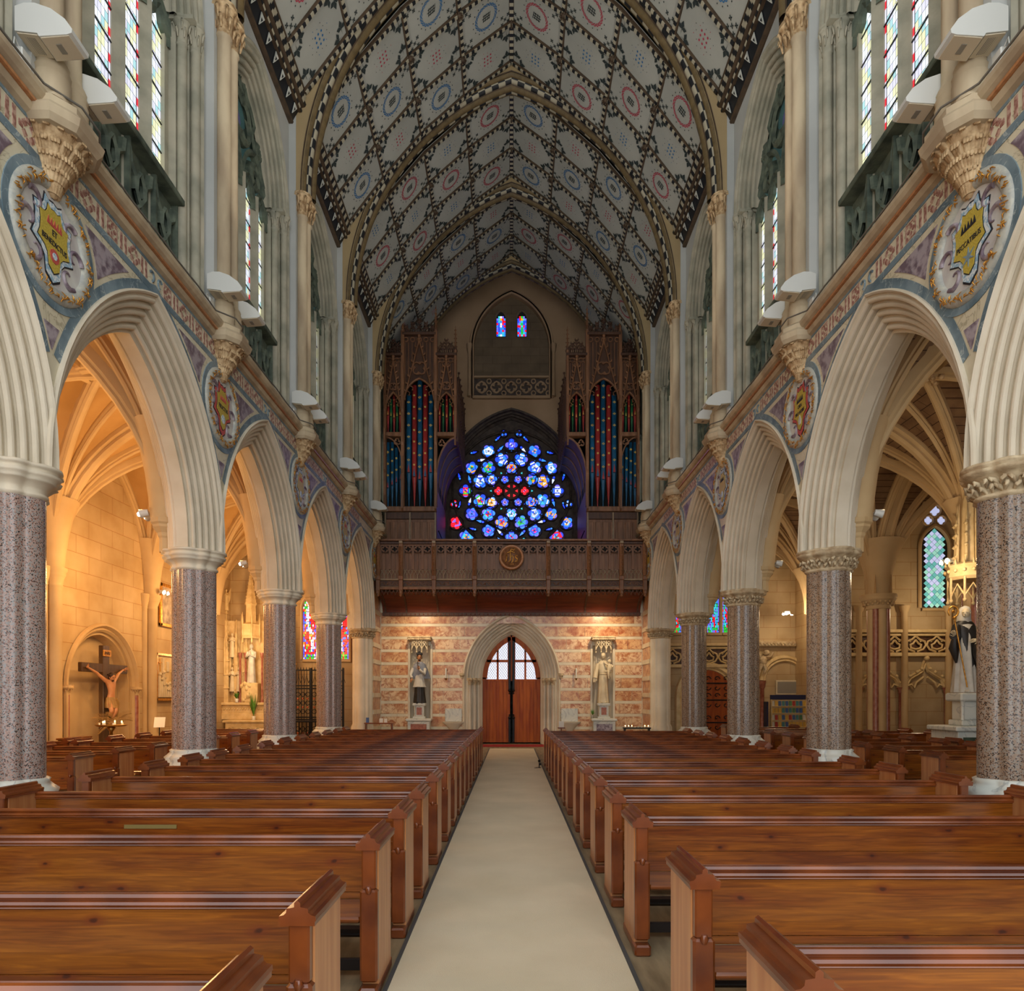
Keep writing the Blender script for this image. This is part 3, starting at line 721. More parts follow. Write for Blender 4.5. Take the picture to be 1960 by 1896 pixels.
def dots_mesh(col):
    g = MB(); rnd = random.Random(2)
    for i in range(9): a = 2*pi*i/8; r = 0 if i == 8 else 0.10+0.04*(i % 2); F(g, circ(0.024, 6, (r*cos(a), r*sin(a))), 0)
    for i in range(16): a = 2*pi*i/16; r = 0.2+0.06*(i % 2); F(g, circ(0.010, 5, (r*cos(a), r*1.2*sin(a))), 1 if i % 3 else 0)
    return g.mesh('stencil_dots', [col, m['p_ink']])
def corners(kind):
    g = MB(); a, b = PW/2-0.17, PL/2-0.2
    for sx in (-1, 1):
        for sy in (-1, 1):
            if kind: cluster(g, (sx*a, sy*b))
            else: trefoil(g, (sx*(a+0.02), sy*b*0.85), atan2(-sy, -sx*0.1)); 
            if not kind: trefoil(g, (sx*a*0.72, sy*(b+0.04)), 0 if sx < 0 else pi)
    return g.mesh('corner_stencil', m['p_ink'])
wr_me = {'b': wreath_mesh(m['p_blue']), 'r': wreath_mesh(m['p_red'])}; dt_me = {'b': dots_mesh(m['p_blue']), 'r': dots_mesh(m['p_red'])}
co_me = [corners(0), corners(1)]
pn = MB(); pn.box(-0.5, 0.5, -0.5, 0.5, 0, 0.04); pn_me = pn.mesh('panel', m['panel'])
ARCH_T = 0.30           # half thickness of the transverse arches in y
for k in range(-1, 6):
    y0, y1 = 2.83+S*k+ARCH_T, 2.83+S*(k+1)-ARCH_T
    nrow = 3; 
    if k == 5: y0, y1 = 2.83+S*5+ARCH_T, 2.83+S*6-ARCH_T
    for r in range(nrow):
        yc = y0+(y1-y0)*(r+0.5)/nrow; wy = (y1-y0)/nrow
        for s in (-1, 1):
            for c in range(4):
                a, b = CN[c], CN[c+1]
                mid = ((a[0]+b[0])/2*s, yc, (a[1]+b[1])/2); L = hypot(a[0]-b[0], a[1]-b[1])
                ex = Vector((0, 1, 0)); ey = Vector(((b[0]-a[0])*s, 0, b[1]-a[1])).normalized(); ez = ex.cross(ey)
                if ez.z < 0: ex = -ex; ez = -ez
                Mx = Matrix((( ex.x, ey.x, ez.x), (ex.y, ey.y, ez.y), (ex.z, ey.z, ez.z))).to_4x4(); Mx.translation = mid
                p = obj('panel', pn_me, None, cl); p.matrix_local = Mx @ Matrix.Diagonal((wy, L, 1, 1))
                par = ((k*3+r)+(3-c)) % 2
                big = (par == (0 if True else 1))
                col = 'b' if ((k % 2 == 0) != (s < 0)) == big else 'r'
                st = part('stencil', p); st.matrix_local = Matrix.Diagonal((1/wy, 1/L, 1, 1))
                bpy.data.objects.remove(st)
                q = obj('stencil', (wr_me if big else dt_me)[col], None, p); q.scale = (1/wy, 1/L, 1)
                q = obj('corner_stencil', co_me[1 if big else 0], None, p); q.scale = (1/wy, 1/L, 1)
# ribs: beam with brown edges and a black and cream chequered strip
def rib(parent, path, side, w=0.034, name='rib', d0=-0.02):
    path = [Vector(p) for p in path]; fine = [path[0]]
    for a, b in zip(path, path[1:]):
        n = max(1, int((b-a).length/0.085))
        fine += [a+(b-a)*i/n for i in range(1, n+1)]
    g = MB()
    g.sweep(fine, side, [(-w*1.6, d0), (-w*1.6, 0.04), (-w, 0.05), (-w, 0.075), (w, 0.075), (w, 0.05), (w*1.6, 0.04), (w*1.6, d0)], 0, False,
            matf=lambda i, j: (1 if (i//1) % 2 else 2) if j in (2, 3, 4) else 0)
    return obj(name, g, [m['rib_brown'], m['rib_black'], m['rib_cream']], parent)
for k in range(-1, 6):
    y0, y1 = 2.83+S*k+ARCH_T, 2.83+S*(k+1)-ARCH_T
    for i in range(1, 5):
        for s in ((-1, 1) if i < 4 else (1,)):
            x, z = CN[i]; a, b = CN[i-1], CN[min(i+1, 4)]
            if i == 4: sd = Vector((1, 0, 0))
            else: sd = Vector((-(b[0]-a[0])*s, 0, -(b[1]-a[1]))).normalized()
            # in-plane normal must point down into the nave
            pth = [(s*x, y0, z), (s*x, y1, z)]
            nn = Vector((0,1,0)).cross(sd)
            if nn.z > 0: sd = -sd
            rib(cl, pth, sd, 0.038 if i < 4 else 0.05)
    for r in range(0, 4):
        y = y0+(y1-y0)*r/3+(0.05 if r == 0 else -0.05 if r == 3 else 0)
        pts = [(-x, y, z) for x, z in CN]+[(x, y, z) for x, z in CN[::-1][1:]]
        rib(cl, pts, (0, -1, 0), 0.034)
        g = MB()
        if r in (1, 2):
            for i in range(1, 5):
                for s in ((-1, 1) if i < 4 else (1,)):
                    x, z = CN[i]; 
                    g.ball((s*x*0.985, y, z-0.07), 0.085, 8, 0, (1, 1, 0.5))
                    for q in range(8): g.ball((s*x*0.985+0.085*cos(q*pi/4), y+0.085*sin(q*pi/4), z-0.09), 0.028, 6)
            o = obj('rib_boss', g, m['rib_brown'], cl); o['kind'] = 'stuff'
# transverse arches: tan face + striped roll
AR_R, AR_A, AR_Z = 6.54, 4.47, 12.50
AR_RISE = sqrt(AR_R**2-(AR_R-AR_A)**2)
for k in range(0, 7):
    y = 2.83+S*k
    T = part('transverse_arch', cl)
    pts = arch(AR_A, AR_RISE, AR_Z, 0, 26)
    # outer boundary following the ceiling profile
    def zc(x):
        x = abs(x); 
        if x >= 4.42: return 14.58
        for (xa, za), (xb, zb) in zip(CN, CN[1:]):
            if xb <= x <= xa: return za+(zb-za)*(xa-x)/(xa-xb)
        return 18.98
    g = MB()
    inn = pts; out = []
    for u, z in pts:
        zz = zc(u) if abs(u) < 4.40 else 14.58
        out.append((u if abs(u) < 4.3 else (4.55 if u > 0 else -4.55), max(zz+0.02, z+0.10)))
    out[0] = (-4.62, 12.5); out[-1] = (4.62, 12.5)
    out[1] = (-4.62, 13.6); out[-2] = (4.62, 13.6); out[2] = (-4.58, 14.5); out[-3] = (4.58, 14.5)
    for yy in (y-ARCH_T, y+ARCH_T):
        g.quadgrid([[(u, yy, z) for u, z in inn], [(u, yy, z) for u, z in out]], 0, False)
    g.quadgrid([[(u, y-ARCH_T, z) for u, z in inn], [(u, y+ARCH_T, z) for u, z in inn]], 0, True)
    obj('arch_face', g, m['arch_tan'], T)
    def strip(r, n=None):
        A = arch(AR_A, AR_RISE, AR_Z, r, 34); return A
    A = strip(0.0)
    g = MB()
    def roll(yc, r0, inset, mats, n=6):
        B = arch(AR_A, AR_RISE, AR_Z, inset, 40)
        g.sweep([(u, yc, z) for u, z in B], (0,1,0), [(r0*cos(pi+pi*j/n), -r0*sin(pi+pi*j/n)) for j in range(n+1)], 0, True, sgn=-1, matf=mats)
    chev = lambda i, j: 1 if (i+(1 if abs(j-2.5) > 1.6 else 0)) % 2 else 2
    for yy in (y-0.27, y+0.27): roll(yy, 0.065, 0.015, lambda i, j: 0)
    for yy in (y-0.315, y+0.315): roll(yy, 0.02, -0.03, lambda i, j: 3)
    roll(y, 0.10, 0.11, lambda i, j: 0)
    for yy in (y-0.155, y+0.155): roll(yy, 0.085, 0.06, chev)
    for yy in (y-0.085, y+0.085): roll(yy, 0.03, 0.12, lambda i, j: 3)
    obj('striped_roll', g, [m['rib_olive'], m['rib_black'], m['rib_cream'], m['rib_brown']], T)
# eaves cornice along both sides
for s in (-1, 1):
    EC = part('eaves_cornice', cl, scale=(s, 1, 1))
    for k in range(-1, 6):
        y0, y1 = 2.83+S*k+ARCH_T, 2.83+S*(k+1)-ARCH_T; g = MB()
        A0, A1 = (4.70, 13.93), (4.37, 14.57)
        sl = lambda t, o=0: (A0[0]+(A1[0]-A0[0])*t-0.889*o, A0[1]+(A1[1]-A0[1])*t-0.458*o)
        g.prism([(4.76,13.93), sl(0), sl(0.02,0.03), sl(0.08,0.03), sl(0.10,0), sl(0.40,0), sl(0.42,0.06), sl(0.50,0.08), sl(0.56,0.04), sl(0.62,0.09), sl(0.72,0.09), sl(0.76,0.03), sl(0.9,0.03), sl(0.92,0.0), sl(1.0), (4.76,14.9)], 'y', y0, y1, 0)
        def strip(t0, t1, o, ya, yb, mt): P0, P1 = sl(t0, o), sl(t1, o); g.face([(P0[0], ya, P0[1]), (P0[0], yb, P0[1]), (P1[0], yb, P1[1]), (P1[0], ya, P1[1])], mt)
        strip(0.10, 0.40, 0.006, y0, y1, 1)
        for i in range(30):
            ya = y0+(y1-y0)*i/30; yb = y0+(y1-y0)*(i+1)/30
            strip(0.63, 0.71, 0.096, ya, yb, 1 if i % 2 else 2); strip(0.78, 0.89, 0.036, ya, yb, 2 if i % 2 else 1); strip(0.43, 0.49, 0.083, ya, yb, 1 if i % 2 else 2)
        obj('cornice_moulding', g, [m['rib_brown'], m['rib_black'], m['rib_cream']], EC)
        g = MB(); n = 9
        for i in range(n):
            yy = y0+(y1-y0)*(i+0.5)/n
            for w, t0, t1, o, mt in ((0.085, 0.40, 0.12, 0.025, 1), (0.075, 0.385, 0.145, 0.04, 0)):
                P0, P1, Q0, Q1 = sl(t0, o), sl(t1, o), sl(t0, 0), sl(t1, 0)
                T0 = [(P0[0], yy-w, P0[1]), (P0[0], yy+w, P0[1]), (P1[0], yy, P1[1])]; T1 = [(Q0[0], yy-w, Q0[1]), (Q0[0], yy+w, Q0[1]), (Q1[0], yy, Q1[1])]
                g.face(T0, mt); [g.face([T0[q], T0[(q+1) % 3], T1[(q+1) % 3], T1[q]], mt) for q in range(3)]
            P0 = sl(0.31, 0.045); g.face([(P0[0], yy-0.03, P0[1]), (P0[0], yy+0.03, P0[1]), (sl(0.22,0.045)[0], yy, sl(0.22,0.045)[1])], 1)
        o = obj('triangular_drop', g, [m['white_marble'], m['rib_black']], EC); o['kind'] = 'stuff'
for c in list(bpy.data.objects):
    pass
# ================================================================ PIERS
def lobes(n=96, big=0.175, db=0.165, sm=0.085, ds=0.235):
    def rho(t):
        best = 0.2
        for i in range(8):
            a = i*pi/4; d, r = (db, big) if i % 2 == 0 else (ds, sm); f = t-a
            q = r*r-(d*sin(f))**2
            if q > 0 and cos(f) > 0: best = max(best, d*cos(f)+sqrt(q))
        return best
    return rho
rho = lobes(); NL = 96
def lobed(g, prof, n=NL, blend=0.0, mat=0):
    rows = []
    for k, z in prof: rows.append([((rho(2*pi*i/n)*(1-blend)+0.33*blend)*k*cos(2*pi*i/n), (rho(2*pi*i/n)*(1-blend)+0.33*blend)*k*sin(2*pi*i/n), z) for i in range(n)])
    g.quadgrid(rows, mat, True, True); g.face(rows[-1], mat); return g
sh_me = lobed(MB(), [(1, 0.86), (1, 3.73)]).mesh('clustered_shaft', m['granite']); sh_me2 = lobed(MB(), [(1, 0.86), (1, 3.73)]).mesh('clustered_shaft', m['granite2'])
ba_me = lobed(MB(), [(1.5,0),(1.5,0.45),(1.42,0.5),(1.42,0.68),(1.3,0.72),(1.36,0.76),(1.2,0.80),(1.08,0.84),(1.12,0.87),(1.0,0.89)], blend=0.25).mesh('moulded_base', m['white_marble'])
cap_l = lobed(MB(), [(1.0,3.68),(1.08,3.70),(1.08,3.72),(1.0,3.74),(1.06,3.78),(1.24,3.83),(1.33,3.84),(1.28,3.86),(1.40,3.88),(1.44,3.91),(1.34,3.92),(1.40,3.95),(1.48,3.96),(1.46,3.99),(1.30,4.0)]).mesh('moulded_capital', m['stone'])
g = lobed(MB(), [(1.0,3.66),(1.1,3.68),(1.1,3.70),(1.0,3.72),(1.08,3.86),(1.28,3.89),(1.40,3.91),(1.46,3.94),(1.36,3.95),(1.48,3.97),(1.46,4.0),(1.30,4.01)])
rnd = random.Random(11)
for i in range(64):
    t = 2*pi*i/64+rnd.uniform(-.03,.03); z = 3.755+0.07*(i % 2)+rnd.uniform(-.012,.012); r = rho(t)*(1.14+0.06*(i % 2))
    c = Vector((r*cos(t), r*sin(t), z)); d = Vector((cos(t), sin(t), 0)); s_ = Vector((-sin(t), cos(t), 0))*rnd.uniform(-0.03, 0.03)
    g.tube([c-d*0.04-Vector((0,0,0.04))+s_, c, c+d*0.035+Vector((0,0,0.012))-s_, c+d*0.03-Vector((0,0,0.02))], [0.014,0.026,0.022,0.008], 5)
    if i % 3 == 0: g.ball(c+d*0.02, 0.022, 6)
cap_r = g.mesh('carved_capital', m['stone_carved'])
wordn = ['first', 'second', 'third', 'fourth', 'fifth', 'sixth']
for s in (-1, 1):
    for k in range(0, 5):
        P = empty('granite_pier', (s*XC, PY[k], 0))
        tag(P, '%s granite pier of clustered shafts with a %s stone capital, %s' % ('red grey' if s < 0 else 'brown grey', 'moulded' if s < 0 else 'leaf-carved',
            {0:'outside the picture beside the camera', 1:'nearest and cut by the picture edge', 2:'second from the near end', 3:'third from the near end, before the last free one', 4:'farthest one, next to the stone respond'}[k]), 'pier', 'piers of the nave arcades', 'structure')
        obj('clustered_shaft', sh_me if s < 0 else sh_me2, None, P); obj('moulded_base', ba_me, None, P); obj('capital', cap_l if s < 0 else cap_r, None, P)
        g = MB(); g.lathe([(0.09,4.0),(0.09,4.22),(0.11,4.25),(0.12,4.3),(0.19,4.38),(0.19,4.42),(0.22,4.45),(0.22,4.52)], (s*0.46, 0, 0), 8, smooth=False)
        obj('vault_corbel', g, m['stone_warm'], P)
    # stone respond at the marble wall
    P = empty('stone_respond', (s*5.02, PY[5]+0.12, 0)); tag(P, 'cream stone half pier with leaf capital against the marble wall on the %s' % ('left' if s < 0 else 'right'), 'pier', kind='structure')
    obj('shaft', lobed(MB(), [(1.15,0),(1.15,0.7),(1.0,0.8),(1,3.72)]).mesh('shaft', m['stone']), None, P); obj('capital', cap_r, None, P)
# ================================================================ MARBLE END WALL WITH DOORS
ew = struct(empty('wall_back'), 'end wall of orange veined marble blocks between pale bands around the doors')
D_A, D_RISE, D_ZS = 1.66, 2.25, 2.37
NX = 3.26
g = MB()
A = arch(D_A, D_RISE, D_ZS, 0, 16, 0)
g.quadgrid([[(u, YW, z) for u, z in A], [(u, YW, 6.2) for u, z in A]], 0, False)
for s in (-1, 1):
    for xa, xb, za, zb in ((1.66, NX-0.36, 0, 6.2), (NX+0.36, 5.0, 0, 6.2), (NX-0.36, NX+0.36, 3.55, 6.2), (NX-0.36, NX+0.36, 0, 0.9)):
        g.face([(s*xa, YW, za), (s*xb, YW, za), (s*xb, YW, zb), (s*xa, YW, zb)])
obj('backing', g, m['marble_band'], ew)
for s in (-1, 1):
    g = MB(); rows = []
    for z in (0.9, 3.55): rows.append([(s*NX-0.36*cos(t), YW+0.30*sin(t), z) for t in [pi*i/12 for i in range(13)]])
    g.quadgrid(rows, 0, True); g.face([(s*NX-0.36*cos(t), YW+0.30*sin(t), 0.9) for t in [pi*i/12 for i in range(13)]]); g.face([(s*NX-0.36*cos(t), YW+0.30*sin(t), 3.55) for t in [pi*i/12 for i in range(13)]])
    obj('statue_niche', g, m['stone'], ew)
    for q in (-1, 1): obj('niche_jamb', MB().bbox(s*NX+q*0.40-0.04, s*NX+q*0.40+0.04, YW-0.05, YW+0.02, 0.9, 3.6, 0.012), m['stone'], ew)
def hw(z):
    if z < D_ZS: return D_A
    R = (D_RISE**2+D_A**2)/(2*D_A); c = R-D_A; q = R*R-(z-D_ZS)**2
    return max(0, -c+sqrt(q)) if q > 0 else 0
rnd = random.Random(5); mo = [m['marble_orange'], m['marble_orange2']]
def blocks(z0, z1, Ls, name, mats, off):
    for s in (-1, 1):
        x = min(hw(z0), hw(z1)) if z1 < 4.6 else 0
        x = x+0.035 if x > 0 else 0; first = True
        while x < 4.64:
            L = Ls*rnd.uniform(0.8, 1.15)*(0.6 if first and off else 1); x1 = min(4.66, x+L); first = False
            if x1 > 4.4: x1 = 4.66
            for a, b in ([(x, x1)] if not (z1 > 0.92 and z0 < 3.5) else [(x, min(x1, NX-0.38)), (max(x, NX+0.38), x1)]):
                if a == x and z1 < 4.6 and abs(a-(min(hw(z0), hw(z1))+0.035)) < 1e-6:
                    q = [(s*(hw(z0)+0.035), z0+0.003), (s*(b-0.004), z0+0.003), (s*(b-0.004), z1-0.003), (s*(hw(z1)+0.035), z1-0.003)]
                    if b > hw(z0)+0.05: obj(name, MB().prism(q, 'y', YW-0.02, YW+0.02), mats[rnd.randrange(len(mats))], ew)
                elif b-a > 0.03: obj(name, MB().box(min(s*a, s*b)+0.004, max(s*a, s*b)-0.004, YW-0.02-0.003*rnd.random(), YW+0.02, z0+0.003, z1-0.003), mats[rnd.randrange(len(mats))], ew)
            x = x1
for i in range(11):
    zb = 4.28-0.46*i
    if zb > 0: blocks(zb-0.05, zb+0.05, 1.5, 'marble_band', [m['marble_band']], i % 2)
    lo, hi = zb-0.41, zb-0.05
    if hi > 0.05: blocks(max(0.02, lo), hi, 1.1, 'marble_block', mo, i % 2)
blocks(4.33, 4.72, 1.1, 'marble_block', mo, 0)
# door surround
prof = [(0.0,-0.10),(-0.07,-0.08),(-0.09,-0.03),(-0.05,0.0),(-0.02,0.02)]+rolls(5, -0.02, 0.02, 0.42, 0.50, 0.042)+[(0.44,0.52),(0.55,0.60),(0.62,0.60)]
g = MB(); g.sweep([(u, YW, z) for u, z in arch(D_A, D_RISE, D_ZS, 0, 18, 0.0)], (0,1,0), prof, sgn=-1)
obj('door_surround', g, m['stone'], ew)
for s in (-1, 1):
    g = MB()
    for i, (x, d) in enumerate(((1.50, 0.04), (1.34, 0.16), (1.20, 0.30))):
        g.lathe([(0.1,0),(0.1,0.25),(0.07,0.3),(0.06,0.35),(0.058,2.12),(0.075,2.14)], (s*x, YW+d, 0), 10)
    obj('jamb_shaft', g, m['stone'], ew)
    g = MB()
    for i, (x, d) in enumerate(((1.50, 0.04), (1.34, 0.16), (1.20, 0.30))): g.add(cap_foliage(s*x, (YW+d,), 2.12, 2.39, 0.06, 0.11, 3+i, 10))
    obj('jamb_capital', g, m['stone_carved'], ew)
    obj('hood_stop', cap_foliage(s*1.76, (YW-0.06,), 2.38, 2.55, 0.05, 0.09, 8, 8), m['stone_carved'], ew)
# doors
for s in (-1, 1):
    D = empty('door_%d' % (1 if s < 0 else 2), (0, 0, 0)); struct(D, '%s leaf of the pointed oak entrance doors with leaded panes' % ('left' if s < 0 else 'right'), 'door')
    yd = YW+0.56; dR = 2.35-0.6; c = 2.35-D_A
    def half(r, z0):
        q = dR-r; th = acos(max(-1, min(1, (c+0.02)/q))); return [(-c+q*cos(th*i/10), D_ZS+q*sin(th*i/10)) for i in range(11)]
    H = half(0, 0); poly = [(0.01, 0.03), (1.06, 0.03)]+H; poly = [(s*x, z) for x, z in poly]
    # planks up to the glass
    n = 8
    for i in range(n):
        xa, xb = 0.05+i*1.0/n, 0.05+(i+1)*1.0/n
        obj('plank', MB().bbox(min(s*xa, s*xb)+0.001, max(s*xa, s*xb)-0.001, yd, yd+0.06, 0.05, 2.32, 0.004), m['door'], D)
    # upper frame: rails, arch rim, meeting stile
    g = MB()
    rim = [(s*x, z) for x, z in half(0, 0)]
    inn = [(s*x, z) for x, z in half(0.17, 0)]
    g.quadgrid([[(x, yd-0.02, z) for x, z in rim], [(x, yd-0.02, z) for x, z in inn], [(x, yd+0.04, z) for x, z in inn]], 0, False)
    def bx2(xa, xb, za, zb, y0=yd-0.02): g.box(min(s*xa, s*xb), max(s*xa, s*xb), y0, yd+0.05, za, zb)
    bx2(0.93, 1.06, 2.30, 2.42); bx2(0.0, 0.14, 2.30, 3.9); bx2(0.14, 0.95, 2.28, 2.36); bx2(0.14, 0.9, 2.98, 3.07); bx2(0.47, 0.54, 2.36, 3.35)
    obj('frame', g, m['door'], D)
    # glass panes
    def clipz(x, r=0.17):
        q = (dR-r)**2-(x+c)**2; return D_ZS+sqrt(q) if q > 0 else D_ZS
    def pane(xa, xb, za, zb):
        xs = [xa+(xb-xa)*i/8 for i in range(9)]
        top = [(s*x, yd+0.02, max(za, min(zb, clipz(x)))) for x in xs]; bot = [(s*x, yd+0.02, za) for x in xs]
        obj('pane', MB().quadgrid([bot, top], 0, False), gl_door, D)
    gl_door = glassm('door_glass', 'dfe4f4', 0.8) if s < 0 else gl_door
    for xa, xb in ((0.14, 0.47), (0.54, 0.95)):
        pane(xa, xb, 2.36, 2.98); pane(xa, xb, 3.07, 3.7)
    g = MB()
    for i in range(-22, 34):
        for sg in (-1, 1):
            # lattice line z = zz + sg*1.35*x
            a = None; zz = 2.36+i*0.115; pts = []
            for q in range(41):
                x = 0.14+0.81*q/40; z = zz+sg*1.35*(x-0.14)
                if 2.36 <= z <= min(3.7, clipz(x)): pts.append((s*x, yd+0.012, z))
            if len(pts) > 2: g.tube([pts[0], pts[-1]], 0.005, 4, smooth=False)
    o = obj('lead_lattice', g, m['lead'], D); o['kind'] = 'stuff'
    g = MB()
    for za, zb in ((0.06, 1.0), (1.95, 3.75)): g.bbox(min(s*0.03, s*0.11), max(s*0.03, s*0.11), yd-0.06, yd-0.02, za, zb, 0.01)
    for z in (0.95, 1.95): g.ball((s*0.07, yd-0.05, z), 0.06, 8); g.ball((s*0.07, yd-0.05, z+(-0.1 if z > 1.5 else 0.1)), 0.035, 8)
    obj('bolt_plate', g, m['iron'], D)
# holy water basins with a white board above
for s in (-1, 1):
    x = s*2.07
    B = empty('holy_water_stoup', (x, YW-0.03, 0)); tag(B, 'white stone shelf basin with upright slab, %s of the doors' % ('left' if s < 0 else 'right'), 'basin', 'stoups beside the doors')
    g = MB(); rows = []
    for r, z in ((0.05, 0.42), (0.12, 0.52), (0.28, 0.72), (0.38, 0.78), (0.38, 0.83)):
        rows.append([(r*1.05*cos(pi+pi*i/12), r*0.6*sin(pi+pi*i/12), z) for i in range(13)])
    g.quadgrid(rows, 0, True); g.face(rows[-1]); obj('bowl', g, m['stone'], B)
    obj('back_slab', MB().bbox(-0.30, 0.30, -0.05, 0, 0.83, 1.30, 0.012), m['white_marble'], B)
    g = MB(); g.ball((0, -0.05, 0.40), 0.09, 8, 0, (1, 1, 1.1)); obj('bracket', g, m['stone_carved'], B)
# candle sconces on the marble
for s in (-1, 1):
    B = empty('candle_sconce', (s*2.33 if s < 0 else 2.33, YW-0.03, 0)); tag(B, 'white candle on a small gilt wall bracket, %s of the doors' % ('left' if s < 0 else 'right'), 'candle', 'wall candles beside the doors')
    B.location.x = -2.33 if s < 0 else 2.30
    g = MB(); g.lathe([(0.028,2.38),(0.028,2.72),(0.008,2.74)], (0, -0.12, 0), 8); obj('candle', g, m['white_enamel'], B)
    g = MB(); g.tube([(0,0,2.62),(0,-0.06,2.66),(0,-0.12,2.62),(0.0,-0.12,2.36)], 0.012, 5); g.lathe([(0.01,2.30),(0.04,2.36),(0.045,2.38)], (0,-0.12,0), 8); g.ball((0,-0.01,2.66), 0.05, 6, 0, (1,0.3,1)); obj('bracket', g, m['brass'], B)
# ================================================================ GALLERY
G = empty('organ_gallery'); tag(G, 'carved oak organ gallery with traceried front and central roundel', 'gallery')
YG = 23.15
def gb(name, xa, xb, ya, yb, za, zb, mt='gwood', c=0.012, par=None): return obj(name, MB().bbox(xa, xb, ya, yb, za, zb, c), m[mt], par or G)
gb('top_rail', -4.6, 4.6, YG-0.14, YG+0.14, 7.0, 7.07); gb('rail_moulding', -4.6, 4.6, YG-0.09, YG+0.1, 6.9, 6.99, 'gwood_dark')
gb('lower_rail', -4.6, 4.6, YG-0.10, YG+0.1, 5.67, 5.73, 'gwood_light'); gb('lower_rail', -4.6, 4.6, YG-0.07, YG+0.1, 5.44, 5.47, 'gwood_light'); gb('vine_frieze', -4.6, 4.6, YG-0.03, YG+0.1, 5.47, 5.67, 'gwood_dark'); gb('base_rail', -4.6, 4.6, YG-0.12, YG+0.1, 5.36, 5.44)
gb('panel_backing', -4.6, 4.6, YG+0.03, YG+0.09, 5.7, 6.92, 'gwood'); struct(obj('floor_gallery', MB().box(-4.6, 4.6, YG+0.12, YE, 5.93, 6.08), m['gwood_dark']), 'oak deck of the organ gallery', 'floor')
posts = [-4.53, -3.75, -2.63, -1.25, 1.25, 2.63, 3.73, 4.53]
g = MB(); g.bbox(-0.07,0.07,-0.16,0.0,5.30,6.98,0.015); g.bbox(-0.085,0.085,-0.20,0.0,5.67,5.82,0.02); g.prism([(-0.07,-0.16),(0,-0.22),(0.07,-0.16)], 'z', 5.82, 6.8); g.bbox(-0.06,0.06,-0.2,0,5.18,5.34,0.03)
g.ball((0,-0.14,5.16), 0.06, 6)
for i in range(6): g.ball((0, -0.2, 6.0+i*0.13), 0.04, 6)
po = g.mesh('post', m['gwood'])
for x in posts: obj('post', po, None, G, (x, YG, 0)); 
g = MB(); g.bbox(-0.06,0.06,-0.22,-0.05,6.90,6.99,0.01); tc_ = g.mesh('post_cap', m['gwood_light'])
for x in posts: obj('post_cap', tc_, None, G, (x, YG, 0))
# traceried panel unit
U = 0.29
g = MB()
g.box(-U/2, -U/2+0.035, -0.04, 0.03, 6.05, 6.88); g.box(U/2-0.035, U/2, -0.04, 0.03, 6.05, 6.88); g.box(-U/2, U/2, -0.04, 0.03, 6.85, 6.9)
g.box(-0.012, 0.012, -0.03, 0.03, 6.05, 6.6)
for c in ((0, 6.74),): 
    g.sweep([(x, -0.02, z) for x, z in foil(4, 0.05, 0.05, 4, c)], (0,1,0), [(-0.015,-0.012),(-0.015,0.012),(0.02,0.012),(0.02,-0.012)], closed=True)
    g.sweep([(x, -0.02, z) for x, z in circ(0.10, 14, c)], (0,1,0), [(-0.02,-0.012),(-0.02,0.012),(0.02,0.012),(0.02,-0.012)], closed=True)
for sx in (-1, 1): g.tube([(sx*0.11,-0.02,6.56),(sx*0.08,-0.02,6.62),(sx*0.01,-0.02,6.60)], 0.012, 5)
gu = g.mesh('tracery_panel', m['gwood'])
dk = MB().box(-U/2+0.035, U/2-0.035, 0.0, 0.032, 6.62, 6.85).mesh('recess', m['black'])  # black plate standing for the shade behind the open tracery
g = MB()
def cres(mb, x0, x1):
    n = int((x1-x0)/0.12)
    for i in range(n):
        x = x0+(x1-x0)*(i+0.5)/n; w = (x1-x0)/n*0.5
        for sg in (-1, 1): mb.tube([(x+sg*w*0.9, YG-0.06, 5.74), (x+sg*w*0.95, YG-0.06, 5.84), (x, YG-0.06, 5.98), (x-sg*w*0.8, YG-0.06, 6.03)], 0.014, 5)
for a, b in zip(posts, posts[1:]):
    n = max(1, round((b-a-0.16)/U)); w = (b-a-0.14)/n
    for i in range(n):
        x = a+0.07+w*(i+0.5)
        if abs(x) < 0.30: continue
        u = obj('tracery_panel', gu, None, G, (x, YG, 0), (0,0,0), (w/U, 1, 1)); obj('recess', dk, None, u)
    c = MB(); cres(c, a+0.08, b-0.08); obj('cresting', c, m['gwood_light'], G)
    c = MB(); n = int((b-a)/0.13)
    for i in range(n):
        x = a+(b-a)*(i+0.5)/n; w = (b-a)/n/2
        c.tube([(x-w, YG-0.06, 5.36), (x-w*0.7, YG-0.06, 5.28), (x, YG-0.06, 5.2), (x+w*0.7, YG-0.06, 5.28), (x+w, YG-0.06, 5.36)], 0.014, 5); c.ball((x, YG-0.06, 5.19), 0.022, 6)
    obj('pendant_fringe', c, m['gwood_dark'], G)
    c = MB(); n = int((b-a)/0.05); c.tube([(a+0.08+(b-a-0.16)*i/n, YG-0.045, 5.57+0.05*sin(i*1.15)) for i in range(n+1)], 0.012, 5)
    for i in range(0, n, 3): c.ball((a+0.08+(b-a-0.16)*i/n, YG-0.045, 5.57-0.04*sin(i*1.15)), 0.025, 6)
    obj('vine_carving', c, m['gwood'], G)
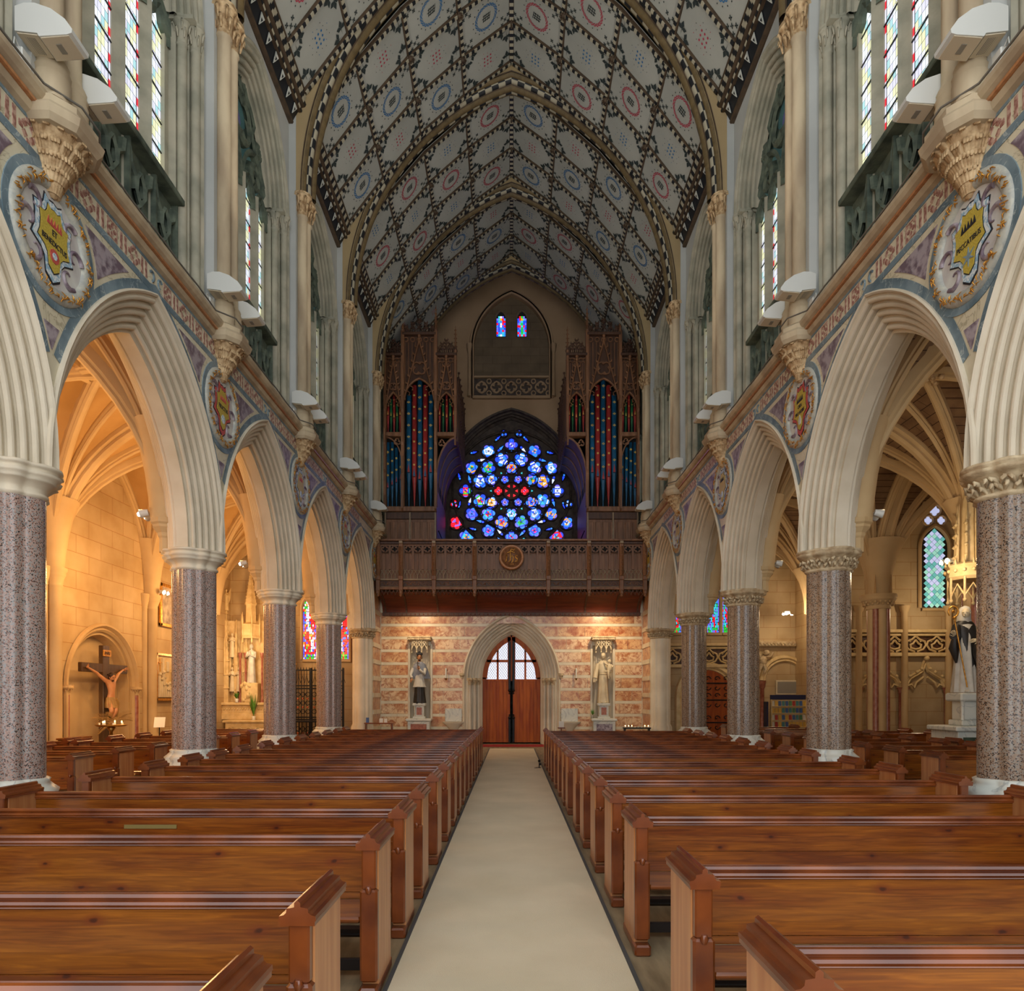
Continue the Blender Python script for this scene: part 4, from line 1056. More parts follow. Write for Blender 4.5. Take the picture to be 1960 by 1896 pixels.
# roundel with the sacred monogram
R_ = part('roundel', G, (0, YG-0.12, 6.43))
g = MB(); g.lathe([(0.42,0.0),(0.42,0.10),(0.38,0.14),(0.35,0.10),(0.33,0.09)], (0,0,0), 40); o = obj('rim', g, m['pew_end'], R_, rot=(pi/2,0,0))
g = MB(); g.lathe([(0.34,0.05),(0.34,0.095),(0.0,0.10)], (0,0,0), 40); obj('disc', g, m['gwood'], R_, rot=(pi/2,0,0))
def text(name, body, size, mt, parent, loc, rot, ext=0.006, align='CENTER', sx=1):
    cu = bpy.data.curves.new(name, 'FONT'); cu.body = body; cu.size = size; cu.extrude = ext; cu.align_x = align; cu.align_y = 'CENTER'; cu.resolution_u = 3
    t = bpy.data.objects.new(name, cu); C.objects.link(t); dg = bpy.context.evaluated_depsgraph_get(); me = bpy.data.meshes.new_from_object(t.evaluated_get(dg)); bpy.data.objects.remove(t)
    me.materials.clear(); me.materials.append(mt); o = bpy.data.objects.new(name, me); C.objects.link(o); o.parent = parent; o.location = loc; o.rotation_euler = rot; o.scale = (sx, 1, 1); return o
g = MB(); Y0 = -0.125
def stroke(pts, r=0.02): g.tube([(x, Y0, z) for x, z in pts], r, 6)
stroke([(-0.2,0.05),(-0.16,0.07),(-0.17,-0.12),(-0.21,-0.16)]); g.ball((-0.17,Y0,0.12),0.02,6)
stroke([(-0.09,-0.16),(-0.04,-0.12),(-0.04,0.2),(0.0,0.27),(0.07,0.22),(0.11,0.27)]); stroke([(-0.14,0.15),(0.0,0.19),(0.1,0.15)],0.015)
stroke([(-0.04,-0.02),(0.02,0.05),(0.06,0.0),(0.05,-0.12),(0.01,-0.19)]); stroke([(0.2,0.04),(0.15,0.06),(0.13,0.0),(0.2,-0.06),(0.19,-0.14),(0.12,-0.15)])
for q in range(3): stroke([(-0.05+0.05*q,-0.26),(-0.03+0.05*q,-0.22)],0.012)
obj('monogram', g, m['gilt'], R_)
# coved soffit below
g = MB(); n = 8; cv = []
for i in range(n+1):
    t = i/n*pi/2; cv.append((YG+0.02+(YW-0.02-YG-0.02)*sin(t), 5.30-0.62*(1-cos(t))))
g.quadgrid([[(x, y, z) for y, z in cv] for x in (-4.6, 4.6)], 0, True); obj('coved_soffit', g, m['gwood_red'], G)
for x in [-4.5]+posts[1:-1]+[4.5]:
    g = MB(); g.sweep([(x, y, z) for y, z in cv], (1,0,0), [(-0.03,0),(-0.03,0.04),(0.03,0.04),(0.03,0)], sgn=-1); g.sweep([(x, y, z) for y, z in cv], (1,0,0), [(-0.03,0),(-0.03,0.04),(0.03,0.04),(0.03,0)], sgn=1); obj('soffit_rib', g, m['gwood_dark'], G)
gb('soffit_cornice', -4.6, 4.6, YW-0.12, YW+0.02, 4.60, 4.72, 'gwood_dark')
g = MB()
for i in range(60): x = -4.5+i*9/59; g.ball((x, YW-0.12, 4.65), 0.025, 6)
o = obj('bead_row', g, m['gwood_red'], G); o['kind'] = 'stuff'
# ================================================================ ORGANS
def organ(s):
    O = empty('pipe_organ', (0, 24.6, 0), 0, (s, 1, 1))
    tag(O, 'oak organ case with red, blue and green pipes %s of the rose window' % ('right' if s > 0 else 'left'), 'organ', 'organ cases on the gallery')
    def b(name, xa, xb, ya, yb, za, zb, mt='gwood', c=0.012, par=None): return obj(name, MB().bbox(xa, xb, ya, yb, za, zb, c), m[mt], par or O)
    X0, X1, X2, X3 = 1.98, 2.74, 3.94, 4.62
    # pedestal
    b('pedestal', X1, X3, 0.05, 3.4, 6.1, 8.45); b('pedestal_cornice', X1-0.04, X3, -0.06, 0.1, 8.42, 8.6); b('vine_frieze', X1+0.03, X3-0.03, -0.01, 0.06, 8.15, 8.4, 'gwood_dark')
    n = 7
    for i in range(n):
        xa = X1+(X3-X1)*i/n; xb = X1+(X3-X1)*(i+1)/n
        b('linenfold_panel', xa+0.03, xb-0.03, 0.0, 0.06, 7.0, 8.05, 'gwood'); 
    for x in (X1+0.02, (X1+X3)/2, X3-0.05): b('stile', x-0.03, x+0.03, -0.03, 0.06, 6.6, 8.4, 'gwood_light')
    # black boxes standing for the shade inside the case
    b('case_interior_shade', X1, X3, 0.35, 3.2, 8.6, 13.9, 'black'); b('case_interior_shade', X0+0.04, X1, 0.35, 3.3, 11.25, 13.6, 'black')
    # uprights with buttresses
    for x, w, zt in ((X3-0.04, 0.05, 14.2), (X2, 0.06, 14.95), (X1, 0.06, 14.95), (X0+0.05, 0.05, 14.2)):
        g = MB(); zb = 8.6 if x > X0+0.1 else 11.1
        g.bbox(x-w, x+w, -0.08, 0.12, zb, zt, 0.012); 
        for z in (9.0, 10.4, 11.4, 12.6):
            if z > zb: g.prism([(-0.08, z), (-0.16, z-0.02), (-0.16, z-0.5), (-0.08, z-0.6)], 'x', x-w*0.6, x+w*0.6)
        g.lathe([(w*0.9,zt),(w*1.2,zt+0.05),(w*0.8,zt+0.1),(0.008,zt+0.95)], (x, 0.02, 0), 6, smooth=False)
        for q in range(5):
            for a in range(4): g.ball((x+0.06*(1-q/6)*cos(a*pi/2), 0.02+0.06*(1-q/6)*sin(a*pi/2), zt+0.2+q*0.15), 0.025, 6)
        obj('buttress_post', g, m['gwood'], O)
    # towers: gabled openings
    def tower(xa, xb, zop, zarch, ztop, gab):
        xc, w = (xa+xb)/2, (xb-xa)/2-0.06
        g = MB(); pr = [(-0.04,-0.02),(-0.06,0.01),(-0.04,0.04),(0.04,0.04),(0.04,-0.02)]
        A = arch(w, zarch-zop, zop, 0, 8, zop-0.05, xc)
        g.sweep([(u, 0, z) for u, z in A], (0,1,0), pr, sgn=-1)
        # ogee cusps
        for sg in (-1, 1):
            for t in (0.45, 0.8):
                u = xc+sg*w*(1-t*0.62); z = zop+(zarch-zop)*t*0.72
                g.tube([(xc+sg*w*(1.02-t*0.5), 0, z+0.05), (u-sg*0.05, 0, z-0.02), (u, 0, z-0.12)], 0.02, 5); g.ball((u-sg*0.03, -0.02, z-0.1), 0.03, 6)
        # straight gable with crockets
        for sg in (-1, 1):
            p0 = Vector((xc+sg*w, -0.05, zop)); p1 = Vector((xc, -0.05, gab)); g.tube([p0, p1], 0.03, 5)
            for i in range(1, 8):
                q = p0.lerp(p1, i/8); g.tube([q, q+Vector((sg*0.07, -0.02, 0.03)), q+Vector((sg*0.09, -0.02, 0.09))], [0.03, 0.035, 0.012], 5)
        g.sweep([(x, -0.03, z) for x, z in foil(4, 0.10*w/0.4, 0.09*w/0.4, 4, (xc, zarch+0.26*w/0.4), pi/4)], (0,1,0), [(-0.02,-0.02),(-0.02,0.02),(0.02,0.02),(0.02,-0.02)], closed=True)
        g.ball((xc, -0.06, gab+0.06), 0.06, 8); g.lathe([(0.02,gab),(0.05,gab+0.12),(0.07,gab+0.16),(0.02,gab+0.26)], (xc,-0.05,0), 6)
        obj('gable_tracery', g, m['gwood'], O)
        # solid tracery backing above the arch
        g = MB(); q = arch(w, zarch-zop, zop, 0, 8, None, xc); g.quadgrid([[(u, 0.05, z) for u, z in q], [(u, 0.05, ztop) for u, z in q]], 0, False)
        obj('fretted_panel', g, m['gwood_dark'], O)
        g = MB(); n = 9
        for i in range(n):
            x = xa+0.08+(xb-xa-0.16)*i/(n-1)
            zlo = gab-(abs(x-xc)/w)*(gab-zop)+0.05
            if ztop-0.35 > zlo: g.box(x-0.012, x+0.012, 0.0, 0.05, zlo, ztop-0.3)
        for i in range(5):
            x = xa+(xb-xa)*(i+0.5)/5; g.sweep([(u, 0.0, z) for u, z in circ(0.075, 10, (x, ztop-0.2))], (0,1,0), [(-0.02,-0.015),(-0.02,0.015),(0.02,0.015),(0.02,-0.015)], closed=True)
        obj('bar_tracery', g, m['gwood'], O)
        g = MB(); g.bbox(xa, xb, -0.12, 0.12, ztop-0.06, ztop+0.03, 0.015)
        n = 5
        for i in range(n):
            x = xa+(xb-xa)*(i+0.5)/n; h = 0.30+0.25*(1-abs(i-2)/2)
            g.tube([(x,0,ztop),(x,0,ztop+h)], 0.018, 5); 
            for a in (0.55, 0.8, 1.0):
                for sg in (-1, 1): g.tube([(x,0,ztop+h*a-0.06),(x+sg*0.06,0,ztop+h*a),(x+sg*0.05,0,ztop+h*a+0.05)], [0.02,0.025,0.01], 5)
            g.sweep([(u, 0.0, z) for u, z in circ(0.09, 10, (x, ztop+0.14))], (0,1,0), [(-0.02,-0.015),(-0.02,0.015),(0.02,0.015),(0.02,-0.015)], closed=True)
        obj('cresting', g, m['gwood_dark'], O)
    tower(X1, X2, 12.5, 13.25, 14.85, 14.6); tower(X2, X3, 12.15, 12.75, 14.1, 13.85); tower(X0, X1, 12.15, 12.75, 14.1, 13.85)
    for xa, xb in ((X2, X3), (X0, X1)):
        b('mid_rail', xa, xb, -0.1, 0.2, 11.13, 11.27)
        g = MB()
        cxx = xa if xa == X0 else xb
        for i, sg in ((0, 1),):
            a, c2 = (xb, xa) if xa == X2 else (xa, xb)
        # quarter arch spandrel
        pts = [(X2+0.04+(X3-X2-0.08)*(1-cos(t)), 10.2+0.92*sin(t)) for t in [i*pi/16 for i in range(9)]] if xa == X2 else [(X0+0.06+(X1-X0-0.1)*sin(t), 11.1-1.7*(1-cos(t))) for t in [i*pi/16 for i in range(9)]]
        if xa == X2: g.sweep([(x, 0, z) for x, z in pts], (0,1,0), [(-0.03,-0.02),(-0.03,0.02),(0.03,0.02),(0.03,-0.02)]); cc = (X2+0.2, 10.95)
        else: cc = (X1-0.22, 10.9)
        g.sweep([(u, 0, z) for u, z in foil(3, 0.06, 0.06, 4, cc)], (0,1,0), [(-0.02,-0.015),(-0.02,0.015),(0.02,0.015),(0.02,-0.015)], closed=True)
        obj('spandrel_tracery', g, m['gwood'], O)
    # pipes
    def pipe(x, zf, zm, zt, r, mt, y=0.18, gold='dots', foot=None):
        g = MB(); g.lathe([(0.012,zf),(r*0.95,zm-0.05),(r,zm-0.02),(r,zt),(r*0.9,zt)], (x, y, 0), 12)
        p = obj('pipe', g, foot or m[mt], O)
        if foot is None: pass
        q = MB(); q.face([(x-r*0.55, y-r*1.02, zm), (x+r*0.55, y-r*1.02, zm), (x+r*0.5, y-r*1.02, zm+0.03), (x-r*0.5, y-r*1.02, zm+0.03)], 1)
        q.face([(x-r*0.5, y-r*1.04, zm+0.04), (x+r*0.5, y-r*1.04, zm+0.04), (x, y-r*1.04, zm+0.04+r*3.2)], 0)
        obj('pipe_mouth', q, [m['pipe_red'] if 'blue' in mt else m['pipe_blue'] if r > 0.06 else m['pipe_gold'], m['black']], p)
        q = MB(); z = zm+0.45; i = 0
        while z < zt-0.1:
            k = r*0.45
            if gold == 'dots': q.face([(x+k*cos(a), y-r*1.04, z+k*sin(a)) for a in [j*pi/3 for j in range(6)]])
            else:
                for dx, dz in ((0, 0.0), (0, 0.05), (-0.4, 0.025), (0.4, 0.025)): q.face([(x+dx*r+0.02*cos(a), y-r*1.04, z+dz+0.03*sin(a)) for a in [j*pi/2 for j in range(4)]])
            z += (0.22 if r < 0.06 else 0.42); i += 1
        o = obj('gilt_stencil', q, m['pipe_gold'], p); o['kind'] = 'stuff'
    c = (X1+X2)/2
    for i, (dx, zt, mt, zm) in enumerate(((-0.40, 12.7, 'pipe_blue', 9.85), (-0.2, 13.05, 'pipe_red', 9.7), (0, 13.3, 'pipe_blue', 9.6), (0.2, 13.05, 'pipe_red', 9.7), (0.40, 12.7, 'pipe_blue', 9.85))):
        pipe(c+dx, 8.6, zm, zt, 0.092, mt, gold='fleur' if i % 2 == 0 else 'dots')
    for xa, xb, rev in ((X2, X3, 0), (X0, X1, 1)):
        for i in range(5):
            x = xa+0.12+(xb-xa-0.24)*i/4; zt = 12.35+0.4*(1-abs(i-2)/2); pipe(x, 11.27, 11.85+0.05*abs(i-2), zt, 0.047, 'pipe_red' if i % 2 == 0 else 'pipe_green')
    for i in range(4):
        x = X3-0.12-i*0.155; pipe(x, 8.6, 9.3+0.1*i, 11.0-0.15*(3-i)*0-0.02-(0.12*i*i if i > 1 else 0)*0.4, 0.062, 'pipe_blue', gold='fleur')
    # overhanging side: cove and carved side screen
    g = MB(); pts = [(X0+0.02+(X1-X0)*sin(t), 11.1-1.8*(1-cos(t))) for t in [i*pi/24 for i in range(13)]]
    g.quadgrid([[(x, 0.0, z) for x, z in pts], [(x, 3.65, z) for x, z in pts]], 0, True); obj('coved_underside', g, m['gwood_dark'], O)
    for y in (0.02, 0.95, 1.9, 2.85):
        g = MB(); g.sweep([(x, y, z) for x, z in pts], (0,1,0), [(-0.03,-0.03),(-0.03,0.03),(0.03,0.03),(0.03,-0.03)], closed_prof=True); obj('cove_rib', g, m['gwood'], O)
    g = MB(); g.box(X0-0.02, X0+0.04, 0.1, 3.65, 11.0, 13.2)
    for i in range(14):
        y = 0.2+i*0.26; g.tube([(X0-0.03, y, 11.0), (X0-0.03, y, 13.3+0.3*(i % 2))], 0.02, 5); g.ball((X0-0.04, y, 13.35+0.3*(i % 2)), 0.05, 6)
        g.ball((X0-0.04, y+0.1, 12.8), 0.05, 6); g.ball((X0-0.04, y+0.1, 12.1), 0.05, 6); g.ball((X0-0.04, y+0.1, 11.2), 0.05, 6)
    obj('side_screen', g, m['gwood_dark'], O)
    b('side_panel', X1-0.02, X1+0.02, 0.1, 3.4, 6.1, 9.3)
    b('handrail', X1-0.12, X1-0.08, 0.0, 3.3, 7.7, 7.74, 'iron')
organ(-1); organ(1)
# ================================================================ UPPER END WALL AND ROSE WINDOW
uw = struct(empty('wall_end'), 'shadowed upper end wall above the rose window with a tall pointed niche')
RA, RH, RZ = 2.75, 3.43, 10.2
g = MB(); A = arch(RA, RH, RZ, 0, 18, 6.1); A = [(-4.8, 6.1)]+A+[(4.8, 6.1)]
g.quadgrid([[(u, YE, z) for u, z in A], [(u, YE, 14.15) for u, z in A]], 0, False); 
NA = arch(1.62, 2.3, 16.3, 0, 12, 14.15); NA2 = [(-4.8, 14.15)]+NA+[(4.8, 14.15)]
g.quadgrid([[(u, YE, z) for u, z in NA2], [(u, YE, 19.6) for u, z in NA2]], 0, False)
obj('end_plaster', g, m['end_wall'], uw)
g = MB(); g.sweep([(u, YE, z) for u, z in arch(RA, RH, RZ, 0, 18, 6.1)], (0,1,0), [(0,-0.12),(-0.08,-0.1),(-0.08,-0.02),(0,0.0),(0.05,0.0),(0.1,0.06),(0.2,0.05),(0.25,0.12),(0.35,0.12),(0.42,0.2),(0.6,0.2)], sgn=-1); obj('rose_arch', g, m['stone_brown'], uw)
g = MB(); g.sweep([(u, YE, z) for u, z in arch(1.62, 2.3, 16.3, 0, 14, 14.15)], (0,1,0), [(0,-0.14),(-0.06,-0.12),(-0.06,-0.06),(0,-0.05),(0,0.0),(0.05,0.05),(0.35,0.05)], sgn=-1); obj('niche_arch', g, m['end_wall'], uw)
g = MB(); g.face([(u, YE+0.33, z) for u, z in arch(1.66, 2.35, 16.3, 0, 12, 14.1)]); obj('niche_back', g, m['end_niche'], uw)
for s in (-1, 1):
    g = MB(); g.lathe([(0.10,14.2),(0.07,14.4),(0.06,16.0),(0.09,16.1),(0.12,16.3),(0.12,16.38)], (s*1.75, YE-0.08, 0), 8); obj('niche_shaft', g, m['end_wall'], uw)
g = MB(); g.bbox(-1.62, 1.62, YE-0.15, YE+0.3, 14.1, 14.22, 0.02); obj('niche_sill', g, m['end_wall'], uw)
obj('frieze_ground', MB().box(-1.6, 1.6, YE+0.24, YE+0.33, 14.3, 15.1), m['stone_brown'], uw); g = MB()
for i in range(5):
    x = -1.25+i*0.62
    g.sweep([(u, YE+0.2, z) for u, z in foil(4, 0.12, 0.11, 4, (x, 14.7))], (0,1,0), [(-0.03,-0.03),(-0.03,0.03),(0.03,0.03),(0.03,-0.03)], closed=True)
    for zz in (14.45, 14.95): g.sweep([(u, YE+0.2, z) for u, z in circ(0.09, 8, (x+0.31, zz))], (0,1,0), [(-0.03,-0.02),(-0.03,0.02),(0.03,0.02),(0.03,-0.02)], closed=True)
g.bbox(-1.6,1.6,YE+0.12,YE+0.3,15.08,15.16,0.01); obj('quatrefoil_frieze', g, m['end_wall'], uw)
GL = {n: glassm('rose_'+n, c, e) for n, c, e in (('blue','1a3cf0',1.7),('sky','3080f0',1.25),('teal','38bcc8',1.1),('red','f01024',1.35),('white','d4dcf8',1.0),('gold','f0a020',1.1),('green','28c040',0.95),('violet','6c60f0',1.2))}
GLK = list(GL); GLM = [GL[k] for k in GLK]; gi = {k: i for i, k in enumerate(GLK)}
for s in (-1, 1):
    w = empty('window_%d' % (20+s), (s*0.44, YE+0.28, 0)); struct(w, 'small %s stained lancet high in the end wall' % ('left' if s < 0 else 'right'), 'window')
    g = MB(); A = arch(0.19, 0.28, 17.62, 0, 6, 16.85)
    g.sweep([(u, 0, z) for u, z in A], (0,1,0), [(-0.06,-0.06),(-0.03,0),(0.03,0.0),(0.03,-0.06)], sgn=-1); obj('stone_frame', g, m['end_niche'], w)
    rnd = random.Random(20+s); cells = MB()
    for r in range(9):
        z0 = 16.87+r*0.095
        for c, (xa, xb) in enumerate(((-0.185,-0.12),(-0.115,-0.05),(-0.045,0.045),(0.05,0.115),(0.12,0.185))):
            lim = 0.19 if z0 < 17.55 else 0.19*(1-(z0-17.5)/0.35)
            if abs((xa+xb)/2) > lim: continue
            col = rnd.choice(['blue','sky','violet','red']) if c in (0, 4) else (rnd.choice(['white','sky']) if s < 0 else rnd.choice(['green','green','teal'])) if c == 2 else rnd.choice(['blue','violet','sky','red','teal'])
            if r == 7 and c == 2: col = 'gold'
            cells.face([(xa, -0.01, z0), (xb, -0.01, z0), (xb, -0.01, z0+0.088), (xa, -0.01, z0+0.088)], gi[col])
    obj('pane', cells, GLM, w); obj('lead_sheet', MB().face([(u, 0.0, z) for u, z in A]), m['lead'], w)
RW = empty('window_22', (0, YE+0.42, 10.42)); struct(RW, 'great rose window of blue and red stained glass in dark tracery', 'window')
g = MB(); g.face([(u, 0.05, z-10.42) for u, z in arch(2.7, 3.4, 10.2, 0, 14, 6.1)]); obj('tracery_plate', g, m['stone_brown'], RW)
def rw_ring(g, poly, r=0.03, y=-0.02): g.sweep([(x, y, z) for x, z in poly], (0,1,0), [(0.06,-r),(-0.02,-r*0.8),(-0.06,0),(-0.02,r*0.8),(0.06,r)], closed=True, smooth=False)
rc = random.Random(4)
tr = MB()
rw_ring(tr, circ(2.5, 56), 0.05); rw_ring(tr, circ(0.38, 24)); rw_ring(tr, circ(1.72, 40), 0.03)
def medal(r, ang, nl, R1, r1, cols, center, rot=None, name='pane', yy=-0.01, el=1.0):
    a = ang*pi/180; c = (r*cos(a), r*sin(a)); g = MB(); a0 = a if rot is None else rot
    base = ['blue', 'sky', 'blue', 'violet', 'sky']
    for i in range(nl):
        t = a0+2*pi*i/nl; cc = (c[0]+R1*cos(t)*el, c[1]+R1*sin(t))
        hue = cols[i % len(cols)]; split = rc.uniform(-0.25, 0.25); red = cols[0] == 'red'
        # lobe cut by two leads: outer crescent, middle, inner
        for lo, hi, col in ((0.30+split, 1.0, base[(i+nl+int(r*7)) % 5] if not red else 'red'), (-0.28+split, 0.26+split, hue), (-1.0, -0.32+split, cols[(i+1) % len(cols)])):
            pts = []
            for q in range(5):
                u = lo+(hi-lo)*q/4; pts.append((u, sqrt(max(0, 1-u*u))))
            pts = pts+[(u, -v) for u, v in pts[::-1]]
            g.face([(cc[0]+r1*0.93*(u*cos(t)-v*sin(t)), yy, cc[1]+r1*0.93*(u*sin(t)+v*cos(t))) for u, v in pts], gi[col])
    if center:
        n = 4 if nl == 4 else 7; L1 = R1*0.66
        for j in range(n):
            t0, t1 = a0+2*pi*j/n+0.08, a0+2*pi*(j+1)/n-0.08; col = center if j % 2 == 0 else cols[j % len(cols)]
            g.face([(c[0]+0.02*cos((t0+t1)/2), yy-0.004, c[1]+0.02*sin((t0+t1)/2)), (c[0]+L1*cos(t0), yy-0.004, c[1]+L1*sin(t0)), (c[0]+L1*cos(t1), yy-0.004, c[1]+L1*sin(t1))], gi[col])
    obj(name, g, GLM, RW); rw_ring(tr, circ(R1+r1+0.035, 18, c), 0.022)
def dart(r, ang, L, w, cols):
    a = ang*pi/180; c = Vector((r*cos(a), 0, r*sin(a))); t = Vector((-sin(a), 0, cos(a))); n = Vector((cos(a), 0, sin(a))); 
    g = MB(); sg = 1 if (ang % 60) < 30 else -1; t = (t*0.85+n*0.5*sg).normalized() if r > 1 else t; n = Vector((-t.z, 0, t.x))
    g.face([tuple(c-t*L+Vector((0,-0.01,0))), tuple(c-t*L*0.1+n*w+Vector((0,-0.01,0))), tuple(c+t*L*0.1+n*w*0.9+Vector((0,-0.01,0))), tuple(c+t*L*0.1-n*w*0.9+Vector((0,-0.01,0))), tuple(c-t*L*0.1-n*w+Vector((0,-0.01,0)))], gi[cols[0]])
    g.face([tuple(c+t*(L*0.45+w*cos(b))+n*w*sin(b)+Vector((0,-0.01,0))) for b in [j*pi/4 for j in range(8)]], gi[cols[1]])
    obj('pane', g, GLM, RW); q = c; rw_ring(tr, [(p.x, p.z) for p in (c-t*(L+0.05), c+n*(w+0.04), c+t*(L*0.7+0.04)+n*w*0.5, c+t*(L*0.7+0.06)-n*w*0.5, c-n*(w+0.04))], 0.015)
for i in range(6):
    a = i*60; t = a*pi/180
    g = MB(); g.face([(0.15*cos(t), -0.01, 0.15*sin(t)), (0.27*cos(t+0.24), -0.01, 0.27*sin(t+0.24)), (0.27*cos(t-0.24), -0.01, 0.27*sin(t-0.24))], gi['red']); obj('pane', g, GLM, RW)
    if i % 3 == 0: medal(0.555, a, 4, 0.10, 0.075, ['red'], 'sky')
    else: medal(0.555, a, 5, 0.10, 0.065, ['blue','violet'], 'gold')
    g = MB(); g.face([(0.92*cos(t), -0.01, 0.92*sin(t)), (0.84*cos(t+0.05), -0.01, 0.84*sin(t+0.05)), (0.84*cos(t-0.05), -0.01, 0.84*sin(t-0.05))], gi['teal']); obj('pane', g, GLM, RW)
for i, a in enumerate((30, 90, 150, 210, 270, 330)):
    medal(0.98, a, 5, 0.155, 0.095, [['sky','blue','gold'],['blue','gold','sky'],['blue','sky','white'],['white','gold','white'],['sky','white','teal'],['blue','gold','sky']][i], ['green','red','gold','gold','white','blue'][i])
for i, a in enumerate((17, 45, 73, 107, 135, 163, 197, 225, 253, 287, 315, 343)):
    cs = [['blue','gold','white'],['sky','white','blue'],['white','sky','blue'],['white','blue','sky'],['blue','sky','green'],['sky','white','blue'],['blue','green','white'],['sky','teal','blue'],['blue','gold','sky'],['blue','sky','green'],['blue','sky','white'],['white','sky','teal']][i]
    medal(1.38, a, 5, 0.185, 0.112, cs, ['gold','white','white','white','gold','white','red','red','red','green','white','sky'][i])
for i in range(12):
    medal(1.94, i*30, 5 if i % 3 else 4, 0.155, 0.115, [['blue','white'],['sky','white'],['blue','sky'],['blue','violet'],['sky','white'],['blue','sky','gold'],['blue','red','green'],['blue','violet'],['sky','blue'],['blue','sky'],['sky','blue'],['gold','sky','blue']][i], ['white','white','gold','white','white','green','gold','sky','red','red','red','gold'][i])
    dart(1.83, i*30+15, 0.2, 0.05, (['sky','blue'] if i % 2 else ['white','blue'])); dart(2.28, i*30+15, 0.17, 0.04, (['blue','sky']))
g = MB()
for rr_, n_, off in ((1.17, 12, 0.26), (1.62, 24, 0.13), (2.12, 12, 0.0), (2.12, 12, 0.12), (0.78, 12, 0.26)):
    for i in range(n_): t = 2*pi*i/n_+off; g.face([(rr_*cos(t)+0.022*cos(q*1.05), -0.012, rr_*sin(t)+0.022*sin(q*1.05)) for q in range(6)], gi['blue' if i % 3 else 'sky'])
o = obj('small_pane', g, GLM, RW); o['kind'] = 'stuff'
for sx in (-1, 1):
    medal(3.02, 90-sx*50-0 if False else (211 if sx < 0 else -31), 5, 0.2, 0.13, ['red','red','blue'] if sx < 0 else ['blue','sky','gold'], 'red' if sx < 0 else 'white', pi/2) if False else None
    c = (sx*2.34, -1.35); r_ = hypot(*c); medal(r_, atan2(c[1], c[0])*180/pi, 5, 0.16, 0.11, ['red','red','violet'] if sx < 0 else ['blue','sky','gold'], 'red' if sx < 0 else 'white')
    c = (sx*1.9, -1.95); r_ = hypot(*c); medal(r_, atan2(c[1], c[0])*180/pi, 5, 0.19, 0.13, ['sky','blue','teal'] if sx < 0 else ['blue','red','red'], 'gold' if sx < 0 else 'teal')
    c = (sx*2.42, -0.55); medal(hypot(*c), atan2(c[1], c[0])*180/pi, 3, 0.10, 0.06, ['red','sky'] if sx < 0 else ['sky','white'], None)
    c = (sx*0.32, 2.42); medal(hypot(*c), atan2(c[1], c[0])*180/pi, 3, 0.08, 0.05, ['sky','blue'], None)
    c = (sx*0.45, -2.1); dart(hypot(*c), atan2(c[1], c[0])*180/pi, 0.2, 0.05, ['sky','teal'])
obj('tracery', tr, m['stone_brown'], RW)
# ================================================================ AISLES: vaults, outer walls
VZ = 4.5; VH = 3.35; VA = 2.285; VX = 7.765; VB = S/2
vR = (VH**2+VA**2)/(2*VA); vc = vR-VA
def vh(t): q = vR**2-(vc+abs(t)*VA)**2; return sqrt(max(0, q))
RP = [(-0.10,-0.14),(-0.10,0.05),(-0.055,0.075),(-0.065,0.12),(-0.03,0.155),(0.03,0.155),(0.065,0.12),(0.055,0.075),(0.10,0.05),(0.10,-0.14)]
def ez_(t): return 0.5-0.5*cos(pi*t)
def ribpath(g, f, side, n=24, prof=RP, half=False):
    n = 14 if half else 24; pts = [f((i/n)**2 if half else ez_(i/n)) for i in range(n+1)]; 
    a = Vector(pts[n//2])-Vector(pts[n//2-1]); nn = a.cross(Vector(side)); sg = 1 if nn.z < 0 else -1
    g.sweep(pts, side, prof, smooth=False, sgn=sg)
